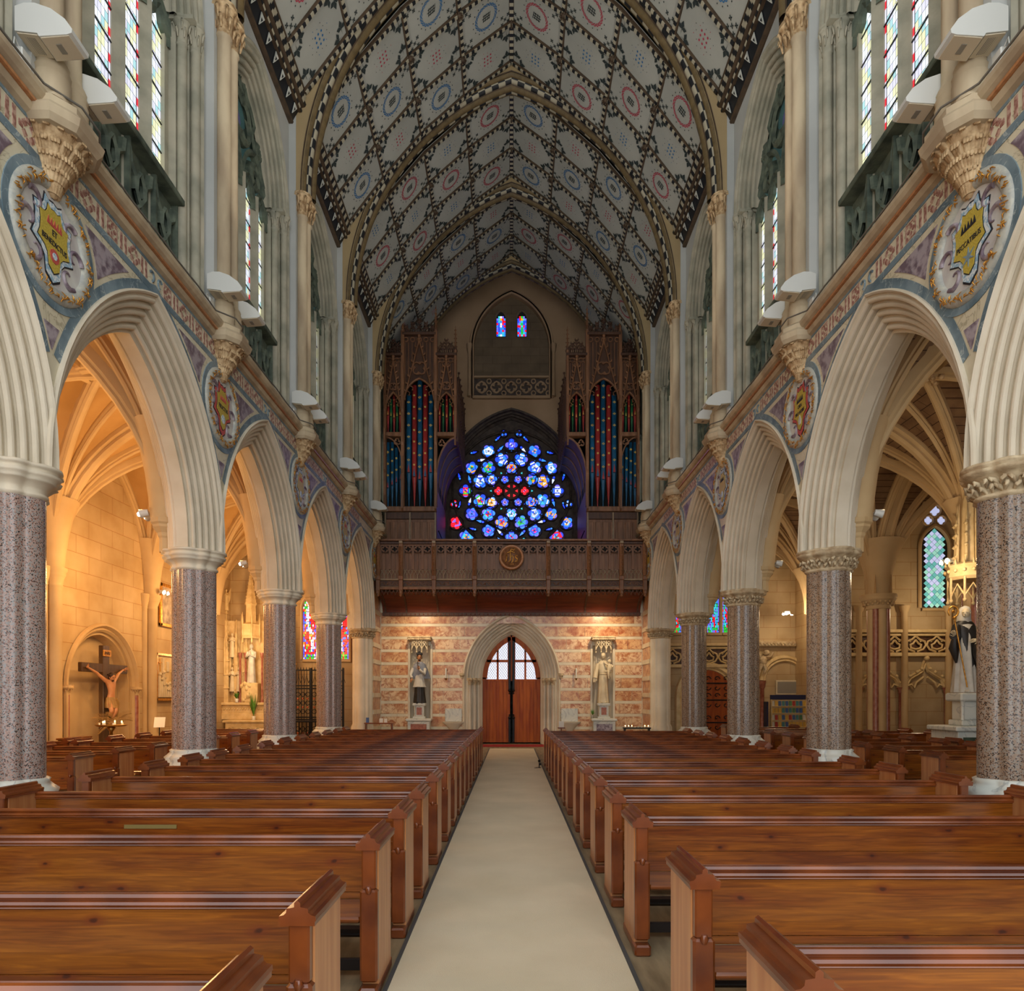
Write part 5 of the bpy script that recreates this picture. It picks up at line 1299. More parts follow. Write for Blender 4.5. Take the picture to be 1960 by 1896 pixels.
def vault_bay(xc, hx, yc, hy, parent, mw, mr, tier=True, boss='ring'):
    g = MB(); n = 24
    rows = []
    for i in range(n+1):
        u = -1+2*ez_(i/n); rows.append([(xc+u*hx, yc+(-1+2*ez_(j/n))*hy, VZ+max(vh(u), vh(-1+2*ez_(j/n)))+0.02) for j in range(n+1)])
    g.quadgrid(rows, 0, True); obj('vault_web', g, mw, parent)
    for s in (-1, 1):
        g = MB(); ribpath(g, lambda t: (xc+(2*t-1)*hx, yc+s*(2*t-1)*hy, VZ+vh(2*t-1)), Vector((s*hy, -hx, 0)).normalized(), 24); obj('diagonal_rib', g, mr, parent)
    for sy in (-1,):
        g = MB(); ribpath(g, lambda t: (xc+(2*t-1)*hx, yc+sy*hy, VZ+vh(2*t-1)), (0,1,0), 24, [(w*1.7, d*1.25) for w, d in RP]); obj('transverse_rib', g, mr, parent)
    for sy in (-1,):
        g = MB()
        for o in (-0.15, 0.15):
            q = [(xc+(2*ez_(i/24)-1)*hx, yc+sy*hy+o, VZ+vh(2*ez_(i/24)-1)) for i in range(25)]; g.quadgrid([q, [(a, b, min(c+1.4, VZ+VH+0.06)) for a, b, c in q]], 0, True)
        obj('rib_infill', g, mw, parent)
    for sx in (-1, 1):
        g = MB(); ribpath(g, lambda t: (xc+sx*(hx-0.03), yc+(2*t-1)*hy, VZ+vh(2*t-1)), (1,0,0), 20); obj('wall_rib', g, mr, parent)
    g = MB(); g.sweep([(xc-hx, yc, VZ+VH), (xc+hx, yc, VZ+VH)], (0,1,0), RP, sgn=1); g.sweep([(xc, yc-hy, VZ+VH), (xc, yc+hy, VZ+VH)], (1,0,0), RP, sgn=-1); obj('ridge_rib', g, mr, parent)
    if tier:
        for sx in (-1, 1):
            for sy in (-1, 1):
                for (ex, ey) in ((0.45, 0.0), (0.0, 0.45)):
                    a = (xc+sx*hx, yc+sy*hy); b = (xc+sx*hx*ex, yc+sy*hy*ey); d = Vector((b[0]-a[0], b[1]-a[1], 0)).normalized()
                    def f(t):
                        u = 1+(ex-1)*t; v = 1+(ey-1)*t
                        return (xc+sx*hx*u, yc+sy*hy*v, VZ+max(vh(u), vh(v))*1.0)
                    g = MB(); ribpath(g, f, (-d.y, d.x, 0), 14, [(w*0.7, dd*0.75) for w, dd in RP], True); obj('tierceron_rib', g, mr, parent)
    g = MB()
    if boss == 'ring': g.sweep([(xc+x, yc+y, VZ+VH-0.10) for x, y in circ(0.30, 24)], (0,0,1), [(-0.06,-0.06),(-0.09,0),(-0.06,0.06),(0.05,0.08),(0.05,-0.08)], closed=True); g.sweep([(xc+x, yc+y, VZ+VH-0.1) for x, y in circ(0.40, 24)], (0,0,1), [(-0.03,-0.03),(-0.05,0),(-0.03,0.03),(0.06,0.03)], closed=True)
    else:
        rnd = random.Random(3)
        for i in range(26): a = rnd.uniform(0, 6.28); r = rnd.uniform(0.05, 0.32); g.ball((xc+r*cos(a), yc+r*sin(a), VZ+VH-0.17-rnd.uniform(0,.06)), rnd.uniform(0.05, 0.09), 6, 0, (1, 0.7, 0.7))
    obj('vault_boss', g, mr if boss == 'ring' else m['corbel'], parent)
AL = struct(empty('aisle_vault_left'), 'smooth golden rib vault over the left aisle', 'vault'); AR = struct(empty('aisle_vault_right'), 'dark brick-webbed rib vault over the right aisle', 'vault')
for k in range(-1, 6):
    yc = 2.83+S*k+S/2
    vault_bay(-VX, VA, yc, VB, AL, m['web'], m['stone_warm'], k < 5)
    vault_bay(VX, VA, yc, VB, AR, m['web_brick'], m['stone_warm'], k < 5, 'leaf')
for k in range(2, 5):
    yc = 2.83+S*k+S/2; vault_bay(12.5, 2.25, yc, VB, AR, m['web_brick'], m['stone_warm'], True, 'leaf')
g = MB(); g.lathe([(0.20,4.46),(0.23,4.8),(0.28,5.2),(0.36,5.6),(0.5,6.0)], (0,0,0), 10); spg = g.mesh('springer', m['stone_warm'])
for k in range(-1, 6):
    for x, P_ in ((-5.52, AL), (-9.98, AL), (5.52, AR), (10.05, AR)):
        if x > 0 or k < 6: obj('springer', spg, None, P_, (10.15 if x > 10 else x, 2.83+S*k, 0), (0,0,0), (1.35, 1.35, 1) if x > 10 else (1, 1, 1))
for k in range(2, 5):
    yc = 2.83+S*k+S/2; g = MB(); ribpath(g, lambda t: (10.15, yc+(2*t-1)*VB, VZ+vh(2*t-1)), (1,0,0), 20, [(-0.22,-0.3),(-0.22,0.06),(-0.12,0.12),(0.12,0.12),(0.22,0.06),(0.22,-0.3)]); obj('chapel_arch', g, m['stone_warm'], AR)
# ---- left outer wall
wo = struct(empty('wall_aisle_left'), 'warm ashlar outer wall of the left aisle with a shallow pointed recess')
g = MB()
ycn = 16.72; NAr = arch(1.40, 1.45, 1.95, 0, 14, 0.0, ycn)
P_ = [(-3.4, 0)]+NAr+[(24.4, 0)]
g.quadgrid([[(-XO, u, z) for u, z in P_], [(-XO, u, 9) for u, z in P_]], 0, False)
obj('ashlar', g, m['aisle_wall'], wo)
g = MB(); g.face([(-XO-0.35, u, z) for u, z in arch(1.42, 1.47, 1.95, 0, 12, 0.0, ycn)]); obj('recess_back', g, m['stone_warm'], wo)
g = MB(); g.sweep([(-XO, u, z) for u, z in NAr], (1,0,0), [(0.02,-0.12),(0.08,-0.10),(0.09,-0.05),(0.04,-0.02),(0.0,0.0),(0.03,0.04),(-0.02,0.09),(-0.08,0.09),(-0.08,0.16),(-0.16,0.18),(-0.36,0.2)], sgn=1); obj('recess_moulding', g, m['stone_warm'], wo)
for s in (-1, 1):
    g = MB(); g.lathe([(0.10,0),(0.10,0.55),(0.075,0.65),(0.065,0.7),(0.065,1.75)], (-XO+0.02, ycn+s*1.42, 0), 10, mat=0); obj('recess_shaft', g, m['red_shaft'], wo)
    obj('recess_capital', cap_foliage(-XO+0.02, (ycn+s*1.42,), 1.75, 1.98, 0.07, 0.14, 4, 10), m['stone_warm'], wo)
# responds (both aisles)
g = MB()
for a, r in ((0, 0.13), (0.24, 0.075), (-0.24, 0.075)):
    g.lathe([(r*1.6,0),(r*1.6,0.5),(r*1.3,0.6),(r*1.3,0.66),(r,0.75),(r,4.12),(r*1.15,4.14),(r*1.05,4.17),(r*1.5,4.34),(r*1.6,4.36),(r*1.6,4.42),(r*1.8,4.45),(r*1.8,4.52)], (0 if a == 0 else -0.08, a, 0), 12)
rs = g.mesh('respond_shaft', m['stone_warm'])
for k in range(0, 5): obj('respond_shaft', rs, None, wo, (-XO+0.10, PY[k], 0))
g = MB()
for i in range(7):
    a = i*pi/3.5; r, d = (0.13, 0.17) if i % 2 == 0 else (0.10, 0.18)
for i in range(8):
    a = i*pi/4; r, d = (0.12, 0.17) if i % 2 == 0 else (0.075, 0.22); mt = 1 if i % 2 else 0
    g.lathe([(r*1.5,0),(r*1.5,0.55),(r*1.25,0.7),(r,0.78),(r,4.15)], (d*cos(a), d*sin(a), 0), 10, mat=mt)
g.lathe([(0.30,4.12),(0.33,4.15),(0.30,4.18),(0.34,4.3),(0.43,4.36),(0.46,4.40),(0.40,4.42),(0.47,4.46),(0.46,4.52)], (0,0,0), 16)
rnd = random.Random(2)
for i in range(36): a = 2*pi*i/36; g.ball((0.37*cos(a), 0.37*sin(a), 4.25+0.06*(i % 2)), 0.04, 6, 0)
cc = g.mesh('clustered_column', [m['stone_warm'], m['red_shaft']])
AC = []
for k in range(2, 5):
    c = empty('chapel_column', (10.15, PY[k], 0)); tag(c, 'slender clustered column of stone and red marble in the right aisle, %s' % {2:'behind the nun statue', 3:'left of the balustraded screen', 4:'at the far end by the cherub arch'}[k], 'column', 'columns between right aisle and chapel', 'structure'); obj('shaft_cluster', cc, None, c)
w2 = struct(empty('wall_aisle_right'), 'warm outer walls closing the right aisle and its chapel')
g = MB(); g.face([(XO+0.1, -3.4, 0), (XO+0.1, PY[2]-0.05, 0), (XO+0.1, PY[2]-0.05, 9), (XO+0.1, -3.4, 9)]); g.face([(14.75, 9, 0), (14.75, 24, 0), (14.75, 24, 9), (14.75, 9, 9)]); g.face([(XO+0.1, 21, 0), (XO+0.1, 24.4, 0), (XO+0.1, 24.4, 9), (XO+0.1, 21, 9)])
obj('ashlar', g, m['aisle_wall'], w2)
for k in range(0, 2): obj('respond_shaft', rs, None, w2, (XO, PY[k], 0), (0,0,pi))
g = MB(); g.face([(XO, 10.9, 0), (14.8, 10.9, 0), (14.8, 10.9, 9), (XO, 10.9, 9)]); obj('chapel_near_wall', g, m['aisle_wall_y'], w2)
# ---- end walls of aisles
we = struct(empty('wall_aisle_end_left'), 'warm ashlar end wall of the left aisle behind altar and iron gate')
LWX = [-7.2, -6.63, -6.06]
g = MB(); g.face([(-XO-.4, YW, 0), (-4.9, YW, 0), (-4.9, YW, 9), (-XO-.4, YW, 9)]); obj('ashlar', g, m['aisle_wall_y'], we)
GLM2 = GLM+[glassm('lozenge_teal','5fa8a4',0.75), glassm('lozenge_mint','8cc4b4',0.8), glassm('lozenge_lilac','b4bce0',0.8)]
def figure_window(n, xs, y, z0, zs, z1, hwid, label, palette, seed, fr='stone_warm', lat=False):
    w = empty('window_%d' % n, (0, y, 0)); struct(w, label, 'window'); rnd = random.Random(seed)
    for xi, x in enumerate(xs):
        A = arch(hwid, z1-zs, zs, 0, 6, z0, x)
        g = MB(); g.sweep([(u, -0.04, z) for u, z in A]+[A[0][:1] and (A[0][0], -0.04, A[0][1])], (0,1,0), [(0.0,-0.10),(-0.05,-0.08),(-0.06,-0.02),(0.03,0.02)], sgn=-1); obj('light_frame', g, m[fr], w)
        obj('lead_sheet', MB().face([(u, -0.005, z) for u, z in A]), m['lead'], w)
        cells = MB(); R = 16; 
        def inside(px, pz):
            if abs(px-x) > hwid-0.01: return False
            if pz <= zs: return True
            rise = z1-zs; Rr = (rise**2+hwid**2)/(2*hwid); cc_ = Rr-hwid; return (abs(px-x)+cc_)**2+(pz-zs)**2 < (Rr-0.01)**2
        if lat:
            st = 0.17
            for i in range(-2, 40):
                for j in range(-12, 13):
                    px = x+(j)*st*0.5; pz = z0+i*st*1.0+(st*0.5 if j % 2 else 0)
                    q = [(px, pz-st*0.47), (px+st*0.47, pz), (px, pz+st*0.47), (px-st*0.47, pz)]
                    if all(inside(a, b) and b > z0 for a, b in q): cells.face([(a, -0.015, b) for a, b in q], rnd.choice(palette))
        else:
            nz = int((z1-z0)/0.09); nx = 9
            for i in range(nz):
                for j in range(nx):
                    xa = x-hwid+2*hwid*j/nx; xb = x-hwid+2*hwid*(j+1)/nx; za = z0+i*(z1-z0)/nz; zb = za+(z1-z0)/nz
                    sk = rnd.uniform(-0.035, 0.035)
                    if not (inside((xa+xb)/2, zb)): continue
                    t = (za-z0)/(z1-z0); edge = j in (0, nx-1)
                    jc = (nx-1)/2+1.3*sin(t*7+xi); body = abs(j-jc) <= 1.1 and 0.1 < t < 0.85
                    col = palette[0] if edge else (palette[3] if abs(j-jc) < 0.8 else palette[(xi+3) % 5]) if body else palette[2] if t < 0.08 else palette[1] if t < 0.75 else rnd.choice(palette)
                    if rnd.random() < 0.28: col = rnd.choice(palette+[gi['violet'], gi['sky']])
                    cells.face([(xa+0.006, -0.015, za+0.006+sk), (xb-0.006, -0.015, za+0.006), (xb-0.006, -0.015, zb-0.004), (xa+0.006, -0.015, zb-0.004+sk)], col)
        obj('pane', cells, GLM2, w)
    return w
figure_window(30, LWX, YW-0.02, 3.05, 4.9, 5.3, 0.25, 'three-light stained window with red, white and gold figures in the left aisle end wall', [gi['blue'], gi['red'], gi['green'], gi['white'], gi['gold']], 31)
# right end wall with screen, door, niche
wr2 = struct(empty('wall_aisle_end_right'), 'end wall of the right aisle with carved balustrade and arches')
g = MB(); g.face([(4.9, YW, 0), (10.2, YW, 0), (10.2, YW, 9), (4.9, YW, 9)]); g.face([(10.1, 21, 0), (14.8, 21, 0), (14.8, 21, 9), (10.1, 21, 9)]); obj('ashlar', g, m['aisle_wall_y'], wr2)
figure_window(31, [5.85, 7.2, 7.75], YW-0.02, 4.0, 5.2, 5.7, 0.22, 'three stained lights with red, blue and teal glass above the right aisle door', [gi['violet'], gi['teal'], gi['green'], gi['red'], gi['sky']], 5)
W3 = figure_window(32, [13.05], 20.97, 4.45, 6.3, 6.95, 0.42, 'pointed chapel window of pale blue and green lozenges with a traceried head', [8, 9, 10], 8, 'stone_warm', True)
for (x, z, r) in ((13.05, 7.45, 0.14), (12.85, 7.15, 0.11), (13.25, 7.15, 0.11)):
    g = MB(); g.face([(u, -0.015, zz) for u, zz in foil(4, r*0.6, r*0.55, 4, (x, z))], 10); obj('pane', g, GLM2, W3); g = MB(); g.sweep([(u, -0.03, zz) for u, zz in circ(r*1.35, 14, (x, z))], (0,1,0), [(0.02,-0.03),(-0.04,0),(0.02,0.03)], closed=True); obj('tracery', g, m['stone_warm'], W3)
def balustrade(xa, xb, y, z0, z1, name, parent):
    g = MB(); g.bbox(xa, xb, y-0.22, y, z1-0.10, z1, 0.02); g.bbox(xa, xb, y-0.16, y, z1-0.20, z1-0.13, 0.02); g.bbox(xa, xb, y-0.2, y, z0, z0+0.12, 0.02); obj('rail', g, m['altar'], parent)
    n = max(1, round((xb-xa)/0.62)); w = (xb-xa)/n; h = z1-0.2-z0-0.12; zc = z0+0.12+h/2
    obj('painted_shadow_sheet', MB().box(xa, xb, y-0.05, y-0.02, z0+0.1, z1-0.15), m['gwood_dark'], parent)  # dark sheet standing for the shade behind the balusters
    for i in range(n):
        x = xa+w*(i+0.5); g = MB(); q = [(-0.05,-0.03),(-0.08,0),(-0.05,0.03),(0.04,0.035),(0.04,-0.035)]
        for sg in (-1, 1):
            g.sweep([(x+sg*w*0.5*u, y-0.08, zc+h*0.5*v) for u, v in ((0,1),(0.35,0.6),(0.85,0.35),(0.95,-0.1),(0.7,-0.6),(0.1,-0.9))], (0,1,0), q)
            g.sweep([(x+sg*w*0.5*u, y-0.08, zc+h*0.5*v) for u, v in ((0,0.55),(0.25,0.1),(0.5,-0.05),(0.45,-0.45),(0.0,-0.6))], (0,1,0), q)
            g.ball((x+sg*w*0.25, y-0.1, zc+h*0.2), 0.04, 6)
        obj('baluster_tracery', g, m['altar'], parent)
def ogee(x, w, y, z0, zs, z1, parent, fill=True):
    g = MB(); pts = [(-1,0),(-0.98,0.12),(-0.8,0.35),(-0.45,0.5),(-0.2,0.62),(0,1),(0.2,0.62),(0.45,0.5),(0.8,0.35),(0.98,0.12),(1,0)]
    P2 = [(x+u*w, zs+v*(z1-zs)) for u, v in pts]
    g.sweep([(u, y, z) for u, z in P2], (0,1,0), [(-0.03,-0.06),(-0.10,-0.03),(-0.06,0.02),(-0.09,0.05),(-0.02,0.09)], sgn=-1)
    for i in range(1, 10):
        if i != 5: u, z = P2[i]; g.ball((u, y-0.08, z+0.05), 0.055, 6)
    g.ball((x, y-0.1, z1+0.05), 0.09, 8); g.ball((x, y-0.1, z1+0.18), 0.05, 6)
    for sg in (-1, 1): g.tube([(x+sg*w*0.9, y-0.04, zs+0.05), (x+sg*w*0.7, y-0.04, zs+0.1), (x+sg*w*0.55, y-0.04, zs-0.02), (x+sg*w*0.45, y-0.04, zs+0.16), (x+sg*w*0.1, y-0.04, zs+0.32)], 0.035, 6)
    obj('ogee_arch', g, m['altar'], parent)
    for sg in (-1, 1):
        g = MB(); g.lathe([(0.10,0),(0.10,0.3),(0.07,0.4),(0.055,0.45),(0.055,zs-0.18),(0.08,zs-0.15),(0.06,zs-0.12),(0.12,zs)], (x+sg*w, y-0.06, 0), 10); obj('arcade_shaft', g, m['red_shaft'], parent)
SCR = tag(empty('chapel_screen'), 'carved stone balustrade over blind ogee arches beside the nun statue', 'screen', kind='structure')
balustrade(10.15, 14.7, 21.0, 2.95, 3.78, 's', SCR)
for x in (11.35, 12.75, 14.1): ogee(x, 0.62, 20.96, 0, 2.0, 2.85, SCR)
for x in (10.65, 12.05, 13.4):
    g = MB(); g.lathe([(0.2,0),(0.2,0.3),(0.12,0.45),(0.1,0.5),(0.09,4.3),(0.12,4.34),(0.16,4.5)], (x, 20.82, 0), 10); obj('tall_shaft', g, m['stone_warm'], SCR)
SC2 = tag(empty('aisle_end_screen'), 'pierced stone balustrade above the arched oak side door', 'screen', kind='structure')
balustrade(5.4, 8.0, YW, 2.75, 3.62, 's', SC2)
# side door with scrolled ironwork
g = MB(); g.sweep([(u, YW-0.02, z) for u, z in arch(0.95, 1.0, 1.75, 0, 10, 0, 7.0)], (0,1,0), [(0,-0.22),(-0.12,-0.18),(-0.14,-0.06),(-0.06,0.0),(-0.1,0.06),(-0.02,0.10)], sgn=-1); obj('door_arch', g, m['altar'], SC2)
D = struct(empty('door_3'), 'round-headed oak side door with black scrolled hinges in the right aisle', 'door')
g = MB(); g.prism(arch(0.86, 0.92, 1.75, 0, 8, 0.02, 7.0), 'y', YW-0.1, YW-0.03); obj('leaf', g, m['door'], D)
g = MB()
for z in (0.8, 1.6, 2.2):
    g.tube([(6.2, YW-0.12, z), (7.75, YW-0.12, z)], 0.025, 5)
    for i in range(5):
        x = 6.35+i*0.32
        for sg in (-1, 1): g.tube([(x+0.12*(1-t/8)*cos(t*0.7), YW-0.12, z+sg*(0.16+0.11*(1-t/9)*sin(t*0.7))) for t in range(9)], 0.016, 5)
obj('scrolled_hinges', g, m['iron'], D)
# cherub arch / leaflet niche on the right end wall
NI = tag(empty('cherub_niche'), 'round stone niche arch with a carved cherub, behind the leaflet rack', 'niche', kind='structure')
g = MB(); R0 = 0.78; g.sweep([(9.75+R0*cos(pi-t), YW-0.02, 2.3+R0*sin(t)) for t in [i*pi/16 for i in range(17)]], (0,1,0), [(0,-0.14),(-0.10,-0.1),(-0.12,-0.02),(-0.05,0.02),(-0.08,0.08),(0,0.12)], sgn=-1); obj('round_arch', g, m['altar'], NI)
for sg in (-1, 1):
    g = MB(); g.lathe([(0.12,0),(0.12,0.4),(0.08,0.5),(0.07,2.0),(0.1,2.04),(0.14,2.28)], (9.75+sg*0.82, YW-0.1, 0), 10); obj('niche_shaft', g, m['red_shaft'], NI)
g = MB(); g.bbox(8.6, 10.1, YW-0.25, YW, 3.5, 3.68, 0.03); 
for i in range(24): g.ball((8.65+i*0.06, YW-0.26, 3.55+0.05*(i % 2)), 0.045, 6)
obj('leaf_cornice', g, m['stone_carved'], NI)
g = MB()
c0 = Vector((8.95, YW-0.16, 3.0)); g.ball(c0+Vector((0.12,0,0.28)), 0.11, 10); g.ball(c0, 0.14, 10, 0, (1,0.8,1.3)); g.tube([c0+Vector((0.05,0,0.12)), c0+Vector((0.28,0,0.16)), c0+Vector((0.36,0,0.3))], [0.05,0.045,0.03], 6)
g.tube([c0+Vector((0,0,-0.14)), c0+Vector((0.1,-0.03,-0.3)), c0+Vector((-0.02,0,-0.48))], [0.08,0.07,0.03], 6); g.tube([c0+Vector((-0.05,0,-0.12)), c0+Vector((-0.12,0,-0.3)), c0+Vector((-0.15,0,-0.55))], [0.08,0.06,0.03], 6)
g.tube([c0+Vector((-0.08,0.02,0.1)), c0+Vector((-0.2,0.02,0.3)), c0+Vector((-0.3,0.02,0.15))], [0.05,0.09,0.02], 6)
obj('cherub', g, m['stone_carved'], NI)
# ================================================================ PEWS (local: x along the bench, y away from the camera, post at y=0, back at y=0.38)
def pew(Lx, mt_back, seat=True, seed=0):
    """returns root with parts; x from 0 (aisle face) to Lx (outer face)"""
    root = empty('pew', (0,0,0)); T = 0.092
    for e, x0 in ((0, 0.0), (1, Lx-T)):
        g = MB(); g.bbox(x0, x0+T, 0.055, 0.45, 0.06, 0.86, 0.006); E = obj('bench_end', g, m['pew_end'], root)
        g = MB(); g.bbox(x0-0.004, x0+T+0.004, 0.0, 0.06, 0.10, 0.62, 0.012); g.bbox(x0+0.006, x0+T-0.006, 0.005, 0.06, 0.62, 0.87, 0.008)
        g.lathe([(0.012,0.60),(0.02,0.62),(0.012,0.64)], (x0+T*0.5, 0.0, 0), 6); obj('front_post', g, m['pew_dark'], E)
        # gabled cap with three rolls
        g = MB(); xc = x0+T/2; pf = [(-0.066,0.845),(-0.066,0.86)]
        for cx, cz in ((-0.056,0.872),(-0.028,0.900)): pf += [(cx-0.014, cz-0.006), (cx-0.012, cz+0.010), (cx+0.004, cz+0.013)]
        pf += [(-0.012,0.915),(-0.011,0.932),(0,0.940)]; pf = pf+[(-a, b) for a, b in pf[-2::-1]]
        g.prism([(xc+a, b) for a, b in pf], 'y', -0.012, 0.462); obj('end_cap', g, m['pew_dark'], E)
        g = MB(); g.bbox(x0-0.008, x0+T+0.008, -0.02, 0.10, 0.0, 0.075, 0.012); g.bbox(x0, x0+T, 0.08, 0.50, 0.0, 0.07, 0.012); obj('foot', g, m['pew_dark'], E)
    a, b = T, Lx-T
    g = MB()
    g.box(a, b, 0.385, 0.412, 0.46, (0.60 if seed else 0.50)); g.box(a, b, 0.388, 0.415, (0.603 if seed else 0.503), 0.83); obj('back_board', g, mt_back, root)
    g = MB()
    pf = [(0.380,0.785),(0.374,0.79)]
    for cy, cz, r in ((0.384,0.806,0.015),(0.394,0.836,0.018)):
        for t in (-90, -130, -180, -230, -270): pf.append((cy+r*cos(t*pi/180), cz-r*sin(t*pi/180)))
    pf += [(0.416,0.85),(0.422,0.84),(0.422,0.785)]
    g.prism(pf, 'x', a, b); obj('top_rail', g, m['pew_dark'], root)
    g = MB(); g.bbox(a, b, 0.02, 0.385, 0.425, 0.46, 0.012); obj('seat', g, m['pew'], root)
    g = MB(); g.bbox(a, b, 0.60, 0.72, 0.14, 0.19, 0.02); g.bbox(a+0.02, b-0.02, 0.30, 0.33, 0.05, 0.12, 0.004); obj('kneeler', g, m['pew_black'], root)
    g = MB(); g.bbox(a, b, 0.42, 0.56, 0.72, 0.74, 0.006); obj('book_ledge', g, m['pew'], root)
    return root
def place_pew(proto, x, y, mir, label, group, first):
    sc_ = (-1 if mir else 1, 1, 1)
    if first: o = proto; o.location = (x, y, 0); o.scale = sc_; o['label'] = label; o['category'] = 'pew'; o['group'] = group
    else: o = dup(proto, (x, y, 0), None, sc_, label, group); o['category'] = 'pew'
    return o
yl = [1.62, 2.55, 3.80, 4.79, 5.73, 6.89, 8.0, 8.95, 9.79, 10.72, 11.75, 12.75, 13.75, 14.75, 15.75, 16.7, 17.5]
yr = [1.91, 3.03, 4.46, 5.50, 6.57, 7.64, 8.55, 9.79, 10.6, 11.6, 12.65, 13.7, 14.7, 15.7, 16.7]
num = ['first','second','third','fourth','fifth','sixth','seventh','eighth','ninth','tenth','eleventh','twelfth','thirteenth','fourteenth','fifteenth','sixteenth','seventeenth','eighteenth']
pA = pew(3.62, m['pew']); pB = pew(3.62, m['pew2'], True, 1); ua = ub = True
PEWS = {}
for s, ys in ((-1, yl), (1, yr)):
    for i, y in enumerate(ys):
        alt = (i+(s > 0)) % 3 == 0
        lab = 'varnished nave pew %s of the carpet, %s from the camera%s' % ('left' if s < 0 else 'right', num[i], ', tape on its back' if (s, i) == (-1, 3) else '')
        o = place_pew(pB if alt else pA, s*(0.755 if s < 0 else 0.815), y, s < 0, lab, 'nave pews on the %s of the aisle' % ('left' if s < 0 else 'right'), ub if alt else ua)
        if alt: ub = False
        else: ua = False
        if i % 2 == 1:
            for c in o.children: pass
        PEWS[(s, i)] = o
# strip of tape on one back
g = MB(); g.box(-2.95, -2.55, PEWS[(-1,3)].location.y+0.381, PEWS[(-1,3)].location.y+0.384, 0.70, 0.73)
tag(obj('tape_strip', g, M('brown_tape', '7a6a3a', rough=0.4)), 'strip of old tan tape stuck across a pew back on the left', 'tape')
pC = pew(2.05, m['pew']); uc = True
for s in (-1, 1):
    x0 = 6.0 if s < 0 else 6.0
    ys = [9.3, 10.35, 11.4, 12.45, 13.5, 14.55, 15.6, 16.7, 17.8] if s < 0 else [9.5, 10.5, 11.5, 12.5, 13.5, 14.6, 15.7, 16.8, 17.9, 19.0]
    for i, y in enumerate(ys):
        place_pew(pC, s*x0, y, s < 0, 'short varnished pew in the %s aisle, %s of its row of benches from the camera' % ('left' if s < 0 else 'right', num[i]), 'short pews in the %s aisle' % ('left' if s < 0 else 'right'), uc); uc = False
    if s < 0:
        pass
pD = pew(1.55, m['pew2']); ud = True
for s in (-1, 1):
    for i, y in enumerate([10.6, 11.65, 12.7] if s < 0 else [10.9, 11.75, 12.6, 15.6, 16.7]):
        place_pew(pD, s*8.3, y, s < 0, 'short dark pew beside the %s outer wall, %s from the camera' % ('left' if s < 0 else 'right', num[i]), 'short pews by the %s outer wall' % ('left' if s < 0 else 'right'), ud); ud = False
# ================================================================ FIXTURES, FIGURES AND FURNISHINGS
SIDE = {-1: 'left', 1: 'right'}
# radiant heaters on the vaulting shafts
pf = [(0.0,0.05),(0.0,0.36),(-0.10,0.40),(-0.22,0.40),(-0.40,0.33),(-0.56,0.20),(-0.645,0.07),(-0.64,0.02),(-0.58,0.0),(-0.27,-0.02),(-0.25,0.02)]
g = MB(); g.prism(pf, 'y', -0.18, 0.18); h_body = g.mesh('hood', m['white_enamel'])
g = MB(); g.prism([(-0.60,0.005),(-0.285,-0.022),(-0.285,-0.034),(-0.60,-0.007)], 'y', -0.165, 0.165); g.prism([(-0.25,0.012),(-0.02,0.042),(-0.02,0.030),(-0.25,0.0)], 'y', -0.165, 0.165); h_face = g.mesh('underside_panel', m['heater_face'])
g = MB()
for i in range(7): z = 0.004+i*0.0035; x = -0.19+i*0.02; g.box(x, x+0.008, -0.12, 0.12, z, z+0.008)
h_gr = g.mesh('grille', m['grille']); h_gr2 = MB().box(-0.46, -0.40, -0.07, 0.07, -0.030, -0.020).mesh('vent', m['grille'])
first = None
for s in (-1, 1):
    for k in range(1, 6):
        for q, yo in ((0, -0.38), (1, 0.34)):
            y = PY[k]+yo
            if k == 5 and q == 1: continue
            r = empty('radiant_heater', (s*4.62, y, 7.86), 0, (s*0.83, 0.70, 0.74)); tag(r, 'white radiant heater on the %s side of the %s shaft of the %s wall' % ('nearer' if q == 0 else 'farther', num[k-1], SIDE[s]), 'heater', 'heaters on the wall shafts')
            obj('hood', h_body, None, r); obj('underside_panel', h_face, None, r); obj('grille', h_gr, None, r); obj('vent', h_gr2, None, r)
            if q == 0:
                g = MB(); g.bbox(-0.03, 0.08, -0.09, 0.09, -0.26, -0.06, 0.01); g.tube([(-0.01,-0.12,-0.1),(-0.01,-0.2,-0.05),(-0.01,-0.22,-0.2),(-0.01,-0.2,-0.26)], 0.008, 5); obj('junction_box', g, m['white_enamel'], r)
for s in (-1, 1):
    g = MB(); pts = []
    for i in range(70):
        y = 3+i*0.29; near = min(abs(y-p) for p in PY); pts.append((s*(4.46-(0.18 if near < 0.3 else 0)), y, 7.545+0.01*sin(i*1.7)+(0.03 if near < 0.3 else 0)))
    g.tube(pts, 0.012, 5); tag(obj('power_cable', g, m['cable']), 'thin dark cable laid along the stone cornice of the %s wall' % SIDE[s], 'cable')
